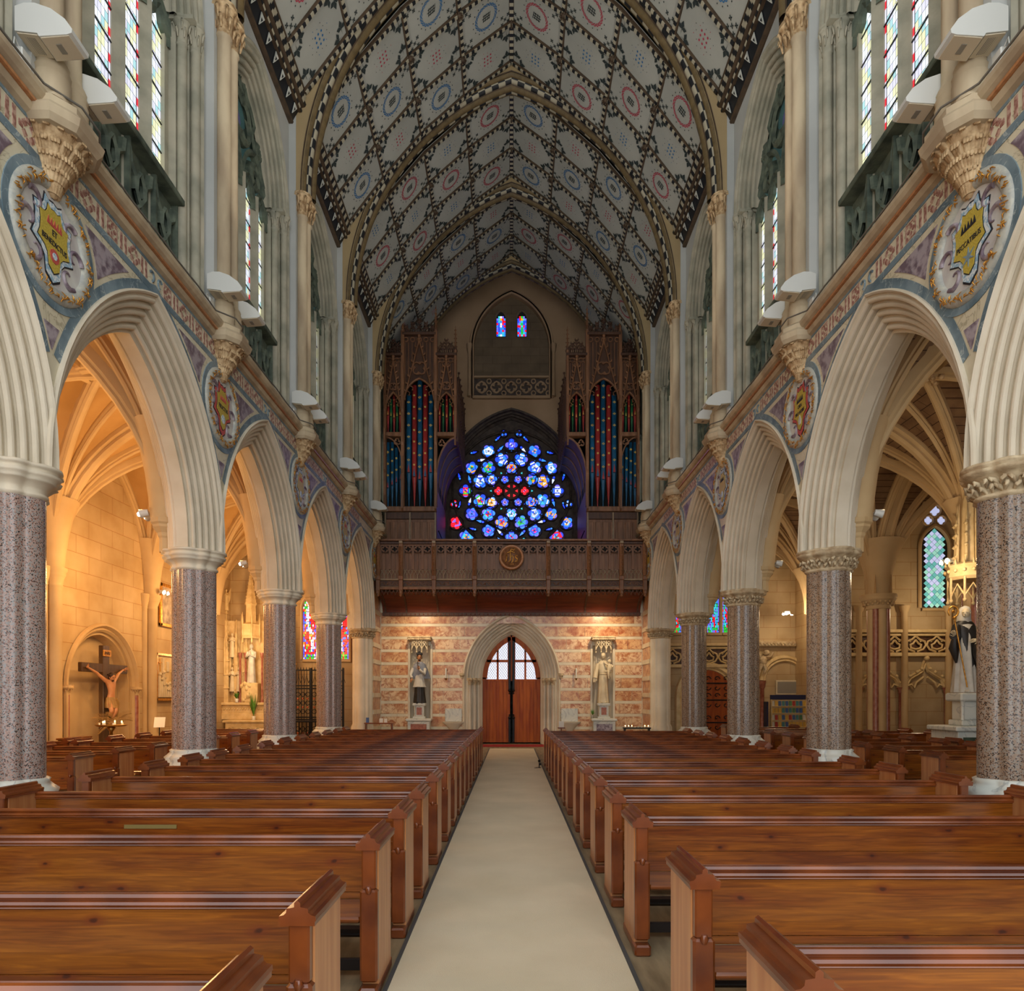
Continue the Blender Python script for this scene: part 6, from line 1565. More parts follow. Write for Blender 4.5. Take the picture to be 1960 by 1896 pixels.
# aisle spotlights
def spotlight(x, y, z, dx, lit, label, group):
    r = empty('spotlight', (x, y, z)); tag(r, label, 'spotlight', group)
    g = MB(); g.tube([(0,0,0),(dx*0.06,0,0.07),(dx*0.14,0,0.10)], 0.018, 6); g.lathe([(0.05,0),(0.05,0.03)], (0,0,0), 10); obj('bracket', g, m['white_enamel'], r)
    for yo in (-0.07, 0.07):
        g = MB(); g.tube([(dx*0.12,yo,0.10),(dx*0.24,yo*1.4,0.07)], [0.05,0.07], 10); obj('lamp_head', g, m['white_enamel'], r)
        if lit: g = MB(); g.ball((dx*0.25, yo*1.4, 0.065), 0.035, 8); obj('bulb', g, m['bulb'], r)
for s in (-1, 1):
    for k in range(1, 5): spotlight(s*5.62, PY[k], 4.52, s, s < 0, '%s twin spotlight on the vault corbel behind the %s %s pier' % ('glowing' if s < 0 else 'white unlit', num[k-1], SIDE[s]), 'spotlights on the pier corbels')
spotlight(-9.85, PY[4]+0.1, 4.53, 1, True, 'bright twin spotlight above the crucifix recess in the left aisle', None); spotlight(9.62, 14.72, 4.56, -1, True, 'bright spotlight beside the lozenge window near the nun statue', None); spotlight(9.45, 22.9, 4.45, -1, True, 'small bright spotlight over the cherub niche in the right aisle', None)
# ---------------------------------------------------------------- figure helpers (front is -y)
def loft(g, secs, n=40, mat=0, cap=True):
    rows = []
    for (z, cx, cy, rx, ry, amp, nf, ph) in secs:
        row = []
        for i in range(n):
            t = 2*pi*i/n; k = 1+amp*sin(nf*t+ph)+amp*0.5*sin((nf*2-3)*t+ph*2)
            row.append((cx+rx*k*cos(t), cy+ry*k*sin(t), z))
        rows.append(row)
    g.quadgrid(rows, mat, True, True)
    if cap: g.face(rows[0][::-1], mat); g.face(rows[-1], mat)
    return g
def hand(g, w, d, up, L=0.17, curl=0.5, mat=0):
    """palm and five bent fingers; w wrist, d pointing direction, up = back of the hand"""
    w = Vector(w); d = Vector(d).normalized(); up = Vector(up); up = (up-d*up.dot(d)).normalized(); sd = d.cross(up)
    R = Matrix((sd, d, up)).transposed()
    g.ball(w+d*L*0.27, L*0.30, 8, mat, (0.75, 1.0, 0.38), R)
    for i, (o, l) in enumerate(((-0.2, 0.40), (-0.07, 0.46), (0.07, 0.43), (0.19, 0.34))):
        p0 = w+d*L*0.5+sd*o*L; a = d; pts = [w+d*L*0.35+sd*o*L*0.8, p0]
        for j in range(1, 4): a = (a*cos(curl*0.5)-up*sin(curl*0.5)).normalized(); curl2 = curl; pts.append(pts[-1]+a*l*L/3); a = (a-up*curl*0.35).normalized()
        g.tube(pts, [L*0.06, L*0.058, L*0.052, L*0.046, L*0.036], 5, mat)
    p = w+d*L*0.15+sd*-0.22*L; g.tube([w+d*L*0.1-sd*0.1*L, p, p+(d*0.6-sd*0.6)*L*0.2, p+(d*1.0-sd*0.6-up*curl*0.4)*L*0.36], [L*0.07, L*0.075, L*0.06, L*0.045], 5, mat)
def head(g, c, r, yaw=0, tilt=0, roll=0, mat=0, hair=None, beard=None, long=False):
    R = Matrix.Rotation(yaw, 3, 'Z') @ Matrix.Rotation(tilt, 3, 'X') @ Matrix.Rotation(roll, 3, 'Y'); c = Vector(c)
    P = lambda x, y, z: c+R @ Vector((x*r, y*r, z*r))
    g.ball(c, r, 14, mat, (0.78, 0.95, 1.12), R); g.ball(P(0,-0.18,-0.55), r*0.62, 10, mat, (0.85,0.9,0.8), R)
    g.tube([P(0,-0.86,0.22), P(0,-1.05,-0.12), P(0,-0.9,-0.2)], [r*0.09,r*0.13,r*0.08], 6, mat)
    for s in (-1, 1):
        g.ball(P(s*0.32,-0.80,0.12), r*0.13, 6, mat, (1,0.7,0.7), R); g.tube([P(s*0.52,-0.72,0.3), P(s*0.3,-0.9,0.36), P(s*0.1,-0.9,0.28)], r*0.06, 5, mat if hair is None else hair); g.ball(P(s*0.78,-0.05,0.0), r*0.17, 6, mat, (0.5,1,1.4), R)
    g.tube([P(-0.22,-0.86,-0.42), P(0,-0.93,-0.39), P(0.22,-0.86,-0.42)], r*0.06, 5, mat)
    g.tube([P(0,0.1,-0.6), P(0,0.15,-1.5)], [r*0.5, r*0.55], 10, mat)
    if hair is not None: g.ball(P(0,0.16,0.22), r*1.02, 12, hair, (0.86,0.95,1.02), R); [g.tube([P(s*0.62,0.1,0.3), P(s*0.74,0.15,-0.4), P(s*0.62,0.1,-1.2 if long else -0.5)], [r*0.25,r*0.26,r*0.12], 6, hair) for s in (-1, 1)]
    if beard is not None: g.ball(P(0,-0.55,-0.85), r*0.45, 8, beard, (0.9,0.6,1.0), R)
def arm(g, pts, rad, mat=0): g.tube(pts, rad, 10, mat)
# ---------------------------------------------------------------- priest statue
ST = empty('priest_statue', (-NX, YW-0.20, 1.495)); tag(ST, 'painted statue of a priest in black cap, blue-grey cape and white lace surplice', 'statue')
g = MB(); loft(g, [(0.0,0,0,0.22,0.16,0.05,9,0),(0.05,0,0,0.215,0.155,0.07,9,0.2),(0.35,0,0,0.18,0.135,0.07,9,0.5),(0.72,0,0,0.165,0.125,0.04,9,1)]); g.ball((-0.07,-0.17,0.02),0.06,8,0,(0.7,1.5,0.6)); g.ball((0.10,-0.15,0.02),0.06,8,0,(0.7,1.5,0.6)); obj('cassock', g, m['black_cloth'], ST)
g = MB(); loft(g, [(0.58,0,-0.01,0.225,0.165,0.06,12,0),(0.62,0,0,0.21,0.16,0.06,12,0.3),(0.85,0,0,0.175,0.135,0.04,12,0.6),(1.05,0,0,0.16,0.125,0.03,12,1),(1.40,0,0,0.17,0.11,0.0,1,0)])
for i in range(36): t = 2*pi*i/36; g.ball((0.225*cos(t), -0.01+0.165*sin(t), 0.575), 0.022, 5)
obj('surplice', g, m['white_cloth'], ST)
g = MB(); loft(g, [(0.86,0.02,0.05,0.35,0.13,0.06,7,0.4),(1.0,0,0.03,0.33,0.15,0.06,7,0.5),(1.2,0,0,0.28,0.16,0.03,7,0.7),(1.38,0,0,0.20,0.12,0.01,7,1),(1.46,0,0,0.09,0.08,0,1,0)]); obj('cape', g, m['blue_cloth'], ST)
g = MB(); arm(g, [(-0.22,-0.05,1.22),(-0.30,-0.12,1.0),(-0.24,-0.22,0.88)], [0.07,0.06,0.045]); arm(g, [(0.2,-0.08,1.2),(0.2,-0.2,1.02),(0.02,-0.24,1.18)], [0.07,0.06,0.045]); obj('sleeves', g, m['white_cloth'], ST)
g = MB(); hand(g, (-0.24,-0.23,0.87), (-0.3,-0.4,-0.8), (-0.5,-0.7,0.3)); obj('hand', g, m['skin'], ST); g = MB(); hand(g, (0.02,-0.24,1.18), (-0.2,-0.2,0.9), (0.3,-0.9,0.2), curl=0.9); obj('hand', g, m['skin'], ST)
g = MB(); head(g, (0.0,-0.04,1.62), 0.105, 0.2, 0.15, 0, 0, 1, 1); obj('head', g, [m['skin'], m['hair']], ST)
g = MB(); g.bbox(-0.10,0.10,-0.13,0.09,1.70,1.78,0.015); g.prism([(-0.09,1.78),(0.09,1.78),(0.0,1.84)],'y',-0.03,-0.01); g.prism([(-0.11,1.78),(0.07,1.78),(-0.02,1.84)],'x',-0.01,0.01); g.ball((0,-0.02,1.83),0.02,6); obj('square_cap', g, m['black_cloth'], ST)
g = MB(); g.tube([(-0.01,-0.28,1.2),(-0.03,-0.3,1.46)],0.012,5); g.tube([(-0.08,-0.3,1.4),(0.04,-0.3,1.4)],0.012,5); obj('hand_cross', g, m['hair'], ST)
# ---------------------------------------------------------------- friar with child
ST = empty('friar_statue', (NX, YW-0.14, 1.50)); tag(ST, 'pale stone statue of a friar in a long habit carrying a small child', 'statue')
g = MB(); loft(g, [(0.0,0,0,0.20,0.15,0.06,9,0),(0.05,0,0,0.20,0.15,0.08,9,0.2),(0.45,0,0,0.17,0.13,0.07,9,0.5),(0.95,0.0,0,0.15,0.115,0.04,9,1),(1.02,0,0,0.135,0.105,0.02,9,1.2),(1.2,0,0,0.17,0.12,0.02,9,1),(1.40,0,0,0.185,0.11,0.01,5,0),(1.5,0,0,0.09,0.08,0,1,0)])
g.tube([(0.136*cos(t), 0.108*sin(t), 1.02) for t in [2*pi*i/20 for i in range(21)]], 0.018, 6); g.tube([(0.05,-0.12,1.0),(0.06,-0.15,0.7),(0.05,-0.16,0.35)], 0.014, 6)
g.ball((-0.07,-0.16,0.02),0.055,8,0,(0.7,1.5,0.6)); g.ball((0.09,-0.15,0.02),0.055,8,0,(0.7,1.5,0.6))
loft(g, [(1.36,0,0.02,0.20,0.14,0.03,5,0),(1.44,0,0.02,0.15,0.12,0.03,5,0),(1.5,0,0.0,0.10,0.09,0,5,0)]); obj('habit', g, m['statue'], ST)
g = MB(); arm(g, [(-0.18,0,1.38),(-0.25,-0.06,1.12),(-0.30,-0.16,0.86)], [0.075,0.08,0.085]); arm(g, [(0.18,0,1.36),(0.25,-0.08,1.12),(0.14,-0.24,1.10)], [0.075,0.075,0.06]); g.prism([(-0.38,0.72),(-0.24,0.78),(-0.24,0.95),(-0.36,0.92)],'y',-0.2,-0.12); obj('sleeves', g, m['statue'], ST)
g = MB(); hand(g, (-0.30,-0.17,0.85), (-0.2,-0.4,-0.9), (-0.8,-0.3,0.1)); obj('hand', g, m['statue'], ST); g = MB(); hand(g, (0.14,-0.25,1.10), (-0.9,-0.2,0.1), (0.1,-0.9,-0.2), curl=0.8); obj('hand', g, m['statue'], ST)
g = MB(); head(g, (0.0,-0.03,1.65), 0.105, -0.3, 0.2, 0, 0, 0); obj('head', g, m['statue'], ST)
CHD = obj('child', loft(MB(), [(1.08,0.20,-0.16,0.09,0.08,0.05,7,0),(1.2,0.2,-0.17,0.085,0.075,0.05,7,0.3),(1.33,0.2,-0.16,0.075,0.06,0.02,7,0),(1.4,0.2,-0.16,0.035,0.035,0,1,0)]), m['statue'], ST)
g = MB(); head(g, (0.20,-0.17,1.46), 0.066, 0.6, 0.1, 0, 0, 0); arm(g, [(0.14,-0.18,1.34),(0.06,-0.2,1.38),(0.02,-0.16,1.44)], [0.03,0.026,0.02]); arm(g, [(0.26,-0.18,1.34),(0.31,-0.24,1.28),(0.25,-0.28,1.24)], [0.03,0.026,0.02]); hand(g, (0.02,-0.16,1.44), (-0.3,0,1), (0,-1,0), 0.07); hand(g, (0.25,-0.28,1.24), (-0.8,-0.3,0), (0,-1,0.3), 0.07); obj('child_limbs', g, m['statue'], CHD)
g = MB(); arm(g, [(0.16,-0.22,1.14),(0.15,-0.28,1.0),(0.16,-0.26,0.88)], [0.045,0.035,0.022]); g.ball((0.16,-0.3,0.86),0.03,6,0,(0.8,1.5,0.6)); obj('child_leg', g, m['statue'], CHD)
# pedestals and canopies
for s in (-1, 1):
    PD = empty('statue_pedestal', (s*NX, YW-0.34, 0)); tag(PD, 'white stone altar pedestal with red marble inset under the %s statue' % ('priest' if s < 0 else 'friar'), 'pedestal', 'pedestals of the end wall statues')
    g = MB(); g.bbox(-0.44,0.44,-0.18,0.28,0,0.12,0.02); g.bbox(-0.39,0.39,-0.14,0.28,0.12,0.86,0.01); g.bbox(-0.45,0.45,-0.2,0.28,0.86,0.95,0.02); obj('altar_block', g, m['white_marble'], PD)
    obj('red_inset', MB().bbox(-0.28,0.28,-0.155,-0.13,0.25,0.76,0.006), m['purple_marble'] if s > 0 else m['red_shaft'], PD)
    g = MB(); g.bbox(-0.22,0.22,-0.02,0.28,0.95,1.02,0.01); g.bbox(-0.17,0.17,0.02,0.28,1.02,1.40,0.01); g.bbox(-0.23,0.23,-0.03,0.28,1.40,1.49,0.015)
    for x in (-0.15, 0.15): g.lathe([(0.035,1.02),(0.025,1.08),(0.025,1.34),(0.04,1.40)], (x, 0.0, 0), 8)
    obj('statue_plinth', g, m['white_marble'], PD); obj('inset_panel', MB().box(-0.09,0.09,0.0,0.022,1.08,1.34), m['red_shaft'], PD)
    CN_ = empty('statue_canopy', (s*NX, YW-0.02, 3.30)); tag(CN_, 'pierced stone canopy with little pendants over the %s statue' % ('priest' if s < 0 else 'friar'), 'canopy', 'canopies of the end wall statues')
    g = MB(); g.bbox(-0.42,0.42,-0.34,0.0,0.40,0.56,0.03)
    for i in range(22):
        for z in (0.44, 0.51): g.ball((-0.40+i*0.038, -0.35, z+0.01*(i % 2)), 0.022, 5)
    obj('cornice', g, m['stone_carved'], CN_)
    g = MB()
    for x in (-0.27, -0.09, 0.09, 0.27):
        y = -0.28 if abs(x) < 0.2 else -0.2
        g.tube([(x, y, 0.4), (x, y, 0.02), (x, y, -0.04)], [0.022, 0.022, 0.006], 6); g.ball((x, y, 0.0), 0.035, 6)
    for xa, xb in ((-0.27,-0.09),(-0.09,0.09),(0.09,0.27)):
        xm = (xa+xb)/2; g.tube([(xa,-0.27,0.08),(xa+0.03,-0.28,0.17),(xm,-0.28,0.27),(xb-0.03,-0.28,0.17),(xb,-0.27,0.08)], 0.018, 5)
        g.sweep([(u, -0.28, z) for u, z in circ(0.045, 10, (xm, 0.33))], (0,1,0), [(-0.012,-0.012),(-0.012,0.012),(0.012,0.012),(0.012,-0.012)], closed=True)
        for sg in (-1, 1): g.tube([(xm+sg*0.085,-0.27,0.25),(xm+sg*0.085,-0.27,0.4)], 0.01, 4)
    obj('pierced_drapery', g, m['statue'], CN_)
# ---------------------------------------------------------------- crucifix
CX = empty('crucifix', (-XO-0.06, 16.72, 0), pi/2); tag(CX, 'large dark wooden crucifix with painted hanging figure in the left wall recess', 'crucifix')
g = MB(); g.bbox(-0.13,0.13,-0.14,-0.02,0.35,2.97,0.012); g.bbox(-0.94,0.94,-0.13,-0.03,2.30,2.52,0.012); obj('cross', g, m['crosswood'], CX)
g = MB(); g.bbox(-0.16,0.16,-0.165,-0.14,2.70,2.86,0.006); TB = obj('title_board', g, m['gilt'], CX)
text('inscription', 'INRI', 0.11, m['ink'], TB, (0,-0.168,2.78), (pi/2,0,0), 0.002)
def skinned(name, J, E, parent, mats, root=0, sub=2):
    me = bpy.data.meshes.new(name); me.from_pydata([j[:3] for j in J], E, []); me.materials.append(mats); o = bpy.data.objects.new(name, me); C.objects.link(o); o.parent = parent
    o.modifiers.new('skin', 'SKIN'); sv = me.skin_vertices[0].data if me.skin_vertices else None
    if sv is None:
        import bmesh
        bm = bmesh.new(); bm.from_mesh(me); L_ = bm.verts.layers.skin.verify(); bm.to_mesh(me); bm.free(); sv = me.skin_vertices[0].data
    for i, j in enumerate(J): sv[i].radius = (j[3], j[4] if len(j) > 4 else j[3]); sv[i].use_root = (i == root); sv[i].use_loose = False
    o.modifiers['skin'].use_smooth_shade = True
    sb = o.modifiers.new('sub', 'SUBSURF'); sb.levels = sub; sb.render_levels = sub
    return o
Yb = -0.24
J = [(0.0,Yb,1.66,0.10,0.075),(0.0,Yb-0.02,1.78,0.085,0.065),(-0.01,Yb-0.03,1.93,0.115,0.08),(-0.02,Yb-0.02,2.05,0.10,0.07),(-0.03,Yb-0.04,2.13,0.045),
     (-0.14,Yb,2.08,0.055),(-0.42,Yb+0.04,2.24,0.038),(-0.46,Yb+0.05,2.28,0.034),(-0.78,Yb+0.09,2.41,0.022),
     (0.12,Yb,2.08,0.055),(0.38,Yb+0.04,2.26,0.038),(0.42,Yb+0.05,2.29,0.034),(0.72,Yb+0.09,2.41,0.022),
     (-0.07,Yb,1.60,0.075),(-0.10,Yb-0.09,1.36,0.052),(-0.05,Yb+0.02,1.17,0.036),(-0.02,Yb+0.04,1.10,0.03),(-0.01,Yb-0.04,1.02,0.028),
     (0.07,Yb,1.60,0.075),(0.03,Yb-0.12,1.36,0.052),(0.03,Yb-0.01,1.17,0.036),(0.02,Yb+0.01,1.09,0.03),(0.01,Yb-0.08,1.01,0.028)]
E = [(0,1),(1,2),(2,3),(3,4),(3,5),(5,6),(6,7),(7,8),(3,9),(9,10),(10,11),(11,12),(0,13),(13,14),(14,15),(15,16),(16,17),(0,18),(18,19),(19,20),(20,21),(21,22)]
BD = skinned('body', J, E, CX, m['skin'])
g = MB(); hand(g, (-0.76,Yb+0.07,2.40), (-0.9,-0.1,0.35), (0,1,0.2), 0.15, 0.6); obj('hand', g, m['skin'], CX); g = MB(); hand(g, (0.70,Yb+0.07,2.40), (0.9,-0.1,0.35), (0,1,0.2), 0.15, 0.6); obj('hand', g, m['skin'], CX)
g = MB(); head(g, (-0.09,Yb-0.09,2.20), 0.088, -0.3, 0.5, -0.25, 0, 1, 1, True); g.tube([(-0.09+0.085*cos(t), Yb-0.07+0.085*sin(t), 2.25+0.01*sin(5*t)) for t in [2*pi*i/16 for i in range(17)]], 0.014, 5, 1); obj('head', g, [m['skin'], m['hair']], CX)
g = MB(); loft(g, [(1.44,0,Yb-0.02,0.15,0.12,0.12,9,0),(1.52,0,Yb-0.01,0.15,0.115,0.10,9,0.4),(1.66,0,Yb,0.135,0.095,0.05,9,0.8),(1.70,0,Yb,0.12,0.09,0.03,9,1)]); g.tube([(0.12,Yb-0.05,1.66),(0.2,Yb-0.04,1.58),(0.19,Yb-0.03,1.40),(0.22,Yb-0.02,1.22)], [0.05,0.06,0.06,0.03], 8); obj('loincloth', g, m['cloth_tan'], CX)
# palm leaves at its foot
PLM = empty('palm_sprays', (-XO+0.30, 16.72, 0.12), pi/2); tag(PLM, 'dried palm sprays spread behind the foot of the crucifix', 'palm leaves')
for j, (a, L) in enumerate(((2.75, 0.95), (2.95, 0.8), (0.55, 0.85), (0.25, 0.8), (2.3, 0.55), (3.4, 0.7))):
    g = MB(); p0 = Vector((0.0, 0.02, 1.0)); d = Vector((cos(a), 0, sin(a)*0.75)); stem = [p0+d*L*t+Vector((0, 0, -0.16*t*t)) for t in (0, .25, .5, .75, 1)]
    g.tube(stem, [0.012,0.01,0.008,0.006,0.003], 4)
    for i in range(14):
        t = 0.15+0.85*i/14; p = p0+d*L*t+Vector((0,0,-0.16*t*t)); n = Vector((-d.z, 0, d.x))
        for sg in (-1, 1): q = p+(d*0.8+n*sg*0.55)*0.2*(1.1-t*0.6); g.face([p, (p+q)/2+n*0.01, q, (p+q)/2-n*0.01])
    obj('palm_leaf', g, m['cloth_tan'], PLM)
# votive candle stand
CS = empty('votive_stand', (-9.25, 15.7, 0)); tag(CS, 'brass votive stand with a disc of small lit candles before the crucifix', 'candle stand')
g = MB(); g.lathe([(0.18,0),(0.16,0.04),(0.05,0.08),(0.03,0.2),(0.05,0.4),(0.025,0.55),(0.05,0.75),(0.03,0.9),(0.10,1.0),(0.03,1.04)], (0,0,0), 12); obj('stem', g, m['brass'], CS)
g = MB(); g.lathe([(0.30,1.03),(0.34,1.06),(0.33,1.07),(0.02,1.05)], (0,0,0), 20); obj('dish', g, m['brass'], CS)
rnd = random.Random(4)
for i in range(7):
    a = i*0.9; q = MB(); q.lathe([(0.02,1.06),(0.02,1.11),(0.003,1.112)], (0.24*cos(a), 0.24*sin(a), 0), 8); cnd = obj('votive', q, m['white_enamel'], CS)
    if i in (0, 2, 3, 5): obj('flame', MB().ball((0.24*cos(a), 0.24*sin(a), 1.135), 0.016, 6, 0, (1,1,1.7)), m['flame'], cnd)
# kneeler bench in front
KN = empty('kneeler_bench', (-9.65, 15.0, 0), pi/2); tag(KN, 'small wooden kneeling bench at the foot of the recess wall', 'bench')
g = MB(); g.bbox(-0.45,0.45,-0.12,0.12,0.78,0.82,0.01); obj('top', g, m['pew'], KN)
for x in (-0.38, 0.38): obj('leg', MB().bbox(x-0.03,x+0.03,-0.1,0.1,0,0.78,0.008), m['pew'], KN)
# relief plaque and framed picture further along
RL = empty('relief_plaque', (-XO+0.02, 19.75, 2.28), pi/2); tag(RL, 'carved stone relief of crowded figures in a gilt frame on the left wall', 'relief')
g = MB()
for a, b_, c, d in ((-0.72,0.72,-0.68,-0.60),(-0.72,0.72,0.60,0.68),(-0.72,-0.64,-0.68,0.68),(0.64,0.72,-0.68,0.68)): g.bbox(a, b_, -0.09, 0, c, d, 0.01)
obj('frame', g, m['gilt'], RL); obj('ground', MB().box(-0.66,0.66,-0.04,0,-0.62,0.62), m['altar'], RL)
rnd = random.Random(12)
for i in range(11):
    x = -0.55+0.11*i; h = rnd.uniform(0.45, 0.75) if i not in (3,4,5,6) else rnd.uniform(0.3,0.45); g = MB()
    loft(g, [(-0.58,x,-0.07,0.07,0.05,0.15,5,i),(-0.58+h*0.5,x+rnd.uniform(-.02,.02),-0.08,0.06,0.045,0.12,5,i),(-0.58+h,x,-0.08,0.05,0.04,0.05,5,i)], 16); head(g, (x, -0.1, -0.52+h), 0.045, rnd.uniform(-1,1), 0.2); g.tube([(x,-0.1,-0.62+h),(x+0.05,-0.13,-0.7+h),(x+rnd.uniform(0.0,0.12),-0.14,-0.66+h)], 0.018, 5)
    obj('carved_figure', g, m['statue'], RL)
g = MB(); g.bbox(-0.38,-0.30,-0.09,-0.03,0.1,0.55,0.008); g.bbox(-0.1,0.02,-0.07,-0.03,0.15,0.45,0.008); obj('tower', g, m['statue'], RL); g = MB(); g.tube([(-0.52,-0.08,0.15),(-0.52,-0.08,0.52)],0.015,5); g.tube([(-0.6,-0.08,0.4),(-0.44,-0.08,0.4)],0.015,5); obj('gilt_cross', g, m['gilt'], RL)
PC = empty('framed_picture', (-XO+0.02, 19.75, 4.35), pi/2); tag(PC, 'tall pale picture in a broad gilt frame high on the left aisle wall', 'picture')
g = MB()
for a, b_, c, d in ((-0.45,0.45,-0.62,-0.52),(-0.45,0.45,0.52,0.62),(-0.45,-0.35,-0.62,0.62),(0.35,0.45,-0.62,0.62)): g.bbox(a, b_, -0.07, 0, c, d, 0.012)
obj('frame', g, m['gilt'], PC); obj('canvas', MB().box(-0.37,0.37,-0.03,0,-0.54,0.54), M('pale_picture', '8a7a6c', 'cbbba6', rough=0.6, scale=5, detail=6), PC)
# music stands
for i, (x, y, a) in enumerate(((-8.45, 16.3, 0.3), (-8.2, 16.7, -0.2))):
    T = empty('music_stand', (x, y, 0), a); tag(T, 'thin stand holding a white sheet, %s by the left wall' % ('the wider turned one' if i == 0 else 'the one nearer the relief'), 'stand', 'music stands in the left aisle')
    g = MB(); g.tube([(0,0,0),(0,0,1.05)], 0.012, 6)
    for q in range(3): g.tube([(0,0,0.15),(0.2*cos(q*2.1),0.2*sin(q*2.1),0.01)], 0.008, 5)
    obj('tripod', g, m['iron'], T); g = MB(); g.prism([(-0.05,0.98),(-0.04,0.98),(0.09,1.22),(0.08,1.22)], 'x', -0.12, 0.12); obj('sheet', g, m['paper'], T)
# ---------------------------------------------------------------- altar and reredos at the end of the left aisle
AX, AY = -8.92, 23.75
AT = empty('side_altar', (AX, AY, 0), 0, (0.88, 1, 1)); tag(AT, 'pale carved stone altar with spired reredos at the end of the left aisle', 'altar')
g = MB(); g.bbox(-1.0,1.0,-0.75,0.1,0.84,0.92,0.015); g.bbox(-0.92,0.92,-0.68,0.1,0.05,0.84,0.01); obj('altar_table', g, m['altar'], AT)
g = MB()
for i in range(5):
    x = -0.72+i*0.36; g.sweep([(u, -0.70, z) for u, z in arch(0.15, 0.18, 0.5, 0, 6, 0.1, x)], (0,1,0), [(-0.02,-0.02),(-0.03,0),(-0.02,0.02),(0.02,0.02),(0.02,-0.02)], sgn=-1)
obj('frontal_arcade', g, m['altar'], AT)
g = MB(); g.bbox(-1.35,1.35,-0.2,0.4,0.92,1.15,0.02); g.bbox(-1.35,1.35,-0.15,0.4,1.15,1.42,0.01); g.bbox(-1.4,1.4,-0.25,0.4,1.42,1.52,0.02)
for i in range(26): g.ball((-1.3+i*0.104,-0.17,1.29), 0.035, 6)
obj('gradine', g, m['altar'], AT)
obj('reredos_wall', MB().box(-1.35,1.35,0.25,0.5,0,4.4), m['altar'], AT)
def pinnacle(x, y, z0, z1, w):
    g = MB(); h = z1-z0
    g.bbox(x-w, x+w, y-w, y+w, z0, z0+h*0.55, 0.01)
    for z in (0.15, 0.3, 0.45): g.bbox(x-w*1.25, x+w*1.25, y-w*1.25, y+w*1.25, z0+h*z, z0+h*z+0.05, 0.01)
    for a in range(4):
        dx, dy = (w, 0) if a == 0 else (-w, 0) if a == 1 else (0, w) if a == 2 else (0, -w)
        g.tube([(x+dx*1.2, y+dy*1.2, z0+h*0.3), (x+dx*1.2, y+dy*1.2, z0+h*0.6), (x+dx*1.2, y+dy*1.2, z0+h*0.72)], [w*0.3, w*0.3, 0.004], 5)
    g.lathe([(w*1.1,z0+h*0.55),(w*0.9,z0+h*0.58),(0.01,z1)], (x, y, 0), 4, smooth=False, rot=pi/4)
    for q in range(6):
        zz = z0+h*(0.6+0.06*q); r = w*(1-q/6.5)
        for a in range(4): g.ball((x+r*cos(a*pi/2+pi/4), y+r*sin(a*pi/2+pi/4), zz), w*0.28, 5)
    g.ball((x, y, z1), w*0.4, 6); g.tube([(x-w*0.5,y,z1-0.05),(x+w*0.5,y,z1-0.05)], w*0.18, 4)
    obj('pinnacle', g, m['altar'], AT)
for x, z1, w in ((-1.25,4.7,0.13),(1.25,4.7,0.13),(-0.85,4.4,0.08),(0.85,4.4,0.08),(-0.45,5.0,0.09),(0.45,5.0,0.09),(-0.62,4.6,0.05),(0.62,4.6,0.05)): pinnacle(x, 0.12, 1.52, z1, w)
g = MB(); g.lathe([(0.36,3.75),(0.40,3.8),(0.36,3.86),(0.33,4.2),(0.36,4.24),(0.22,4.3),(0.20,4.9),(0.24,4.94),(0.01,6.15)], (-0.25,0.05,0), 6, smooth=False)
for q in range(9):
    for a in range(6): r = 0.22*(1-q/10); g.ball((-0.25+r*cos(a*pi/3), 0.05+r*sin(a*pi/3), 4.98+q*0.12), 0.035, 5)
for a in range(6):
    x, y = -0.25+0.36*cos(a*pi/3), 0.05+0.36*sin(a*pi/3); g.tube([(x,y,3.6),(x,y,4.4),(x,y,4.65)], [0.03,0.03,0.004], 5); g.tube([(x,y,3.78),(x*1.0-0.03,y,3.68),(x,y,3.62)], 0.02, 4)
g.ball((-0.25,0.05,6.18), 0.06, 6); g.tube([(-0.35,0.05,6.2),(-0.15,0.05,6.2)], 0.02, 5); g.tube([(-0.25,0.05,6.1),(-0.25,0.05,6.35)], 0.02, 5); obj('spire_canopy', g, m['altar'], AT)
for x in (-0.62, -0.40, 0.25, 0.5): g = MB(); g.lathe([(0.07,1.5),(0.07,1.6),(0.045,1.65),(0.045,3.05),(0.07,3.1),(0.09,3.25)], (x,-0.05,0), 8); obj('red_column', g, m['red_shaft'], AT)
def small_statue(x, y, z, H, mt='statue', name='carved_saint'):
    g = MB(); k = H/1.75; loft(g, [(z,x,y,0.22*k,0.17*k,0.1,7,0),(z+0.6*k,x,y,0.17*k,0.14*k,0.1,7,0.6),(z+1.05*k,x,y,0.15*k,0.12*k,0.06,7,1),(z+1.4*k,x,y,0.19*k,0.12*k,0.02,7,1),(z+1.48*k,x,y,0.08*k,0.08*k,0,1,0)], 24)
    head(g, (x, y-0.03*k, z+1.63*k), 0.105*k, 0, 0.1, 0, 0, 0)
    arm(g, [(x-0.18*k,y,z+1.38*k),(x-0.22*k,y-0.1*k,z+1.15*k),(x-0.03*k,y-0.22*k,z+1.25*k)], [0.07*k,0.065*k,0.04*k]); arm(g, [(x+0.18*k,y,z+1.38*k),(x+0.22*k,y-0.1*k,z+1.15*k),(x+0.03*k,y-0.22*k,z+1.25*k)], [0.07*k,0.065*k,0.04*k])
    hand(g, (x-0.03*k,y-0.22*k,z+1.25*k), (0.3,-0.2,1), (-0.5,-1,0), 0.17*k, 0.2); hand(g, (x+0.03*k,y-0.22*k,z+1.25*k), (-0.3,-0.2,1), (0.5,-1,0), 0.17*k, 0.2)
    return g
g = MB(); g.bbox(-0.5,0.15,-0.25,0.1,1.52,2.2,0.02); 
rnd = random.Random(6)
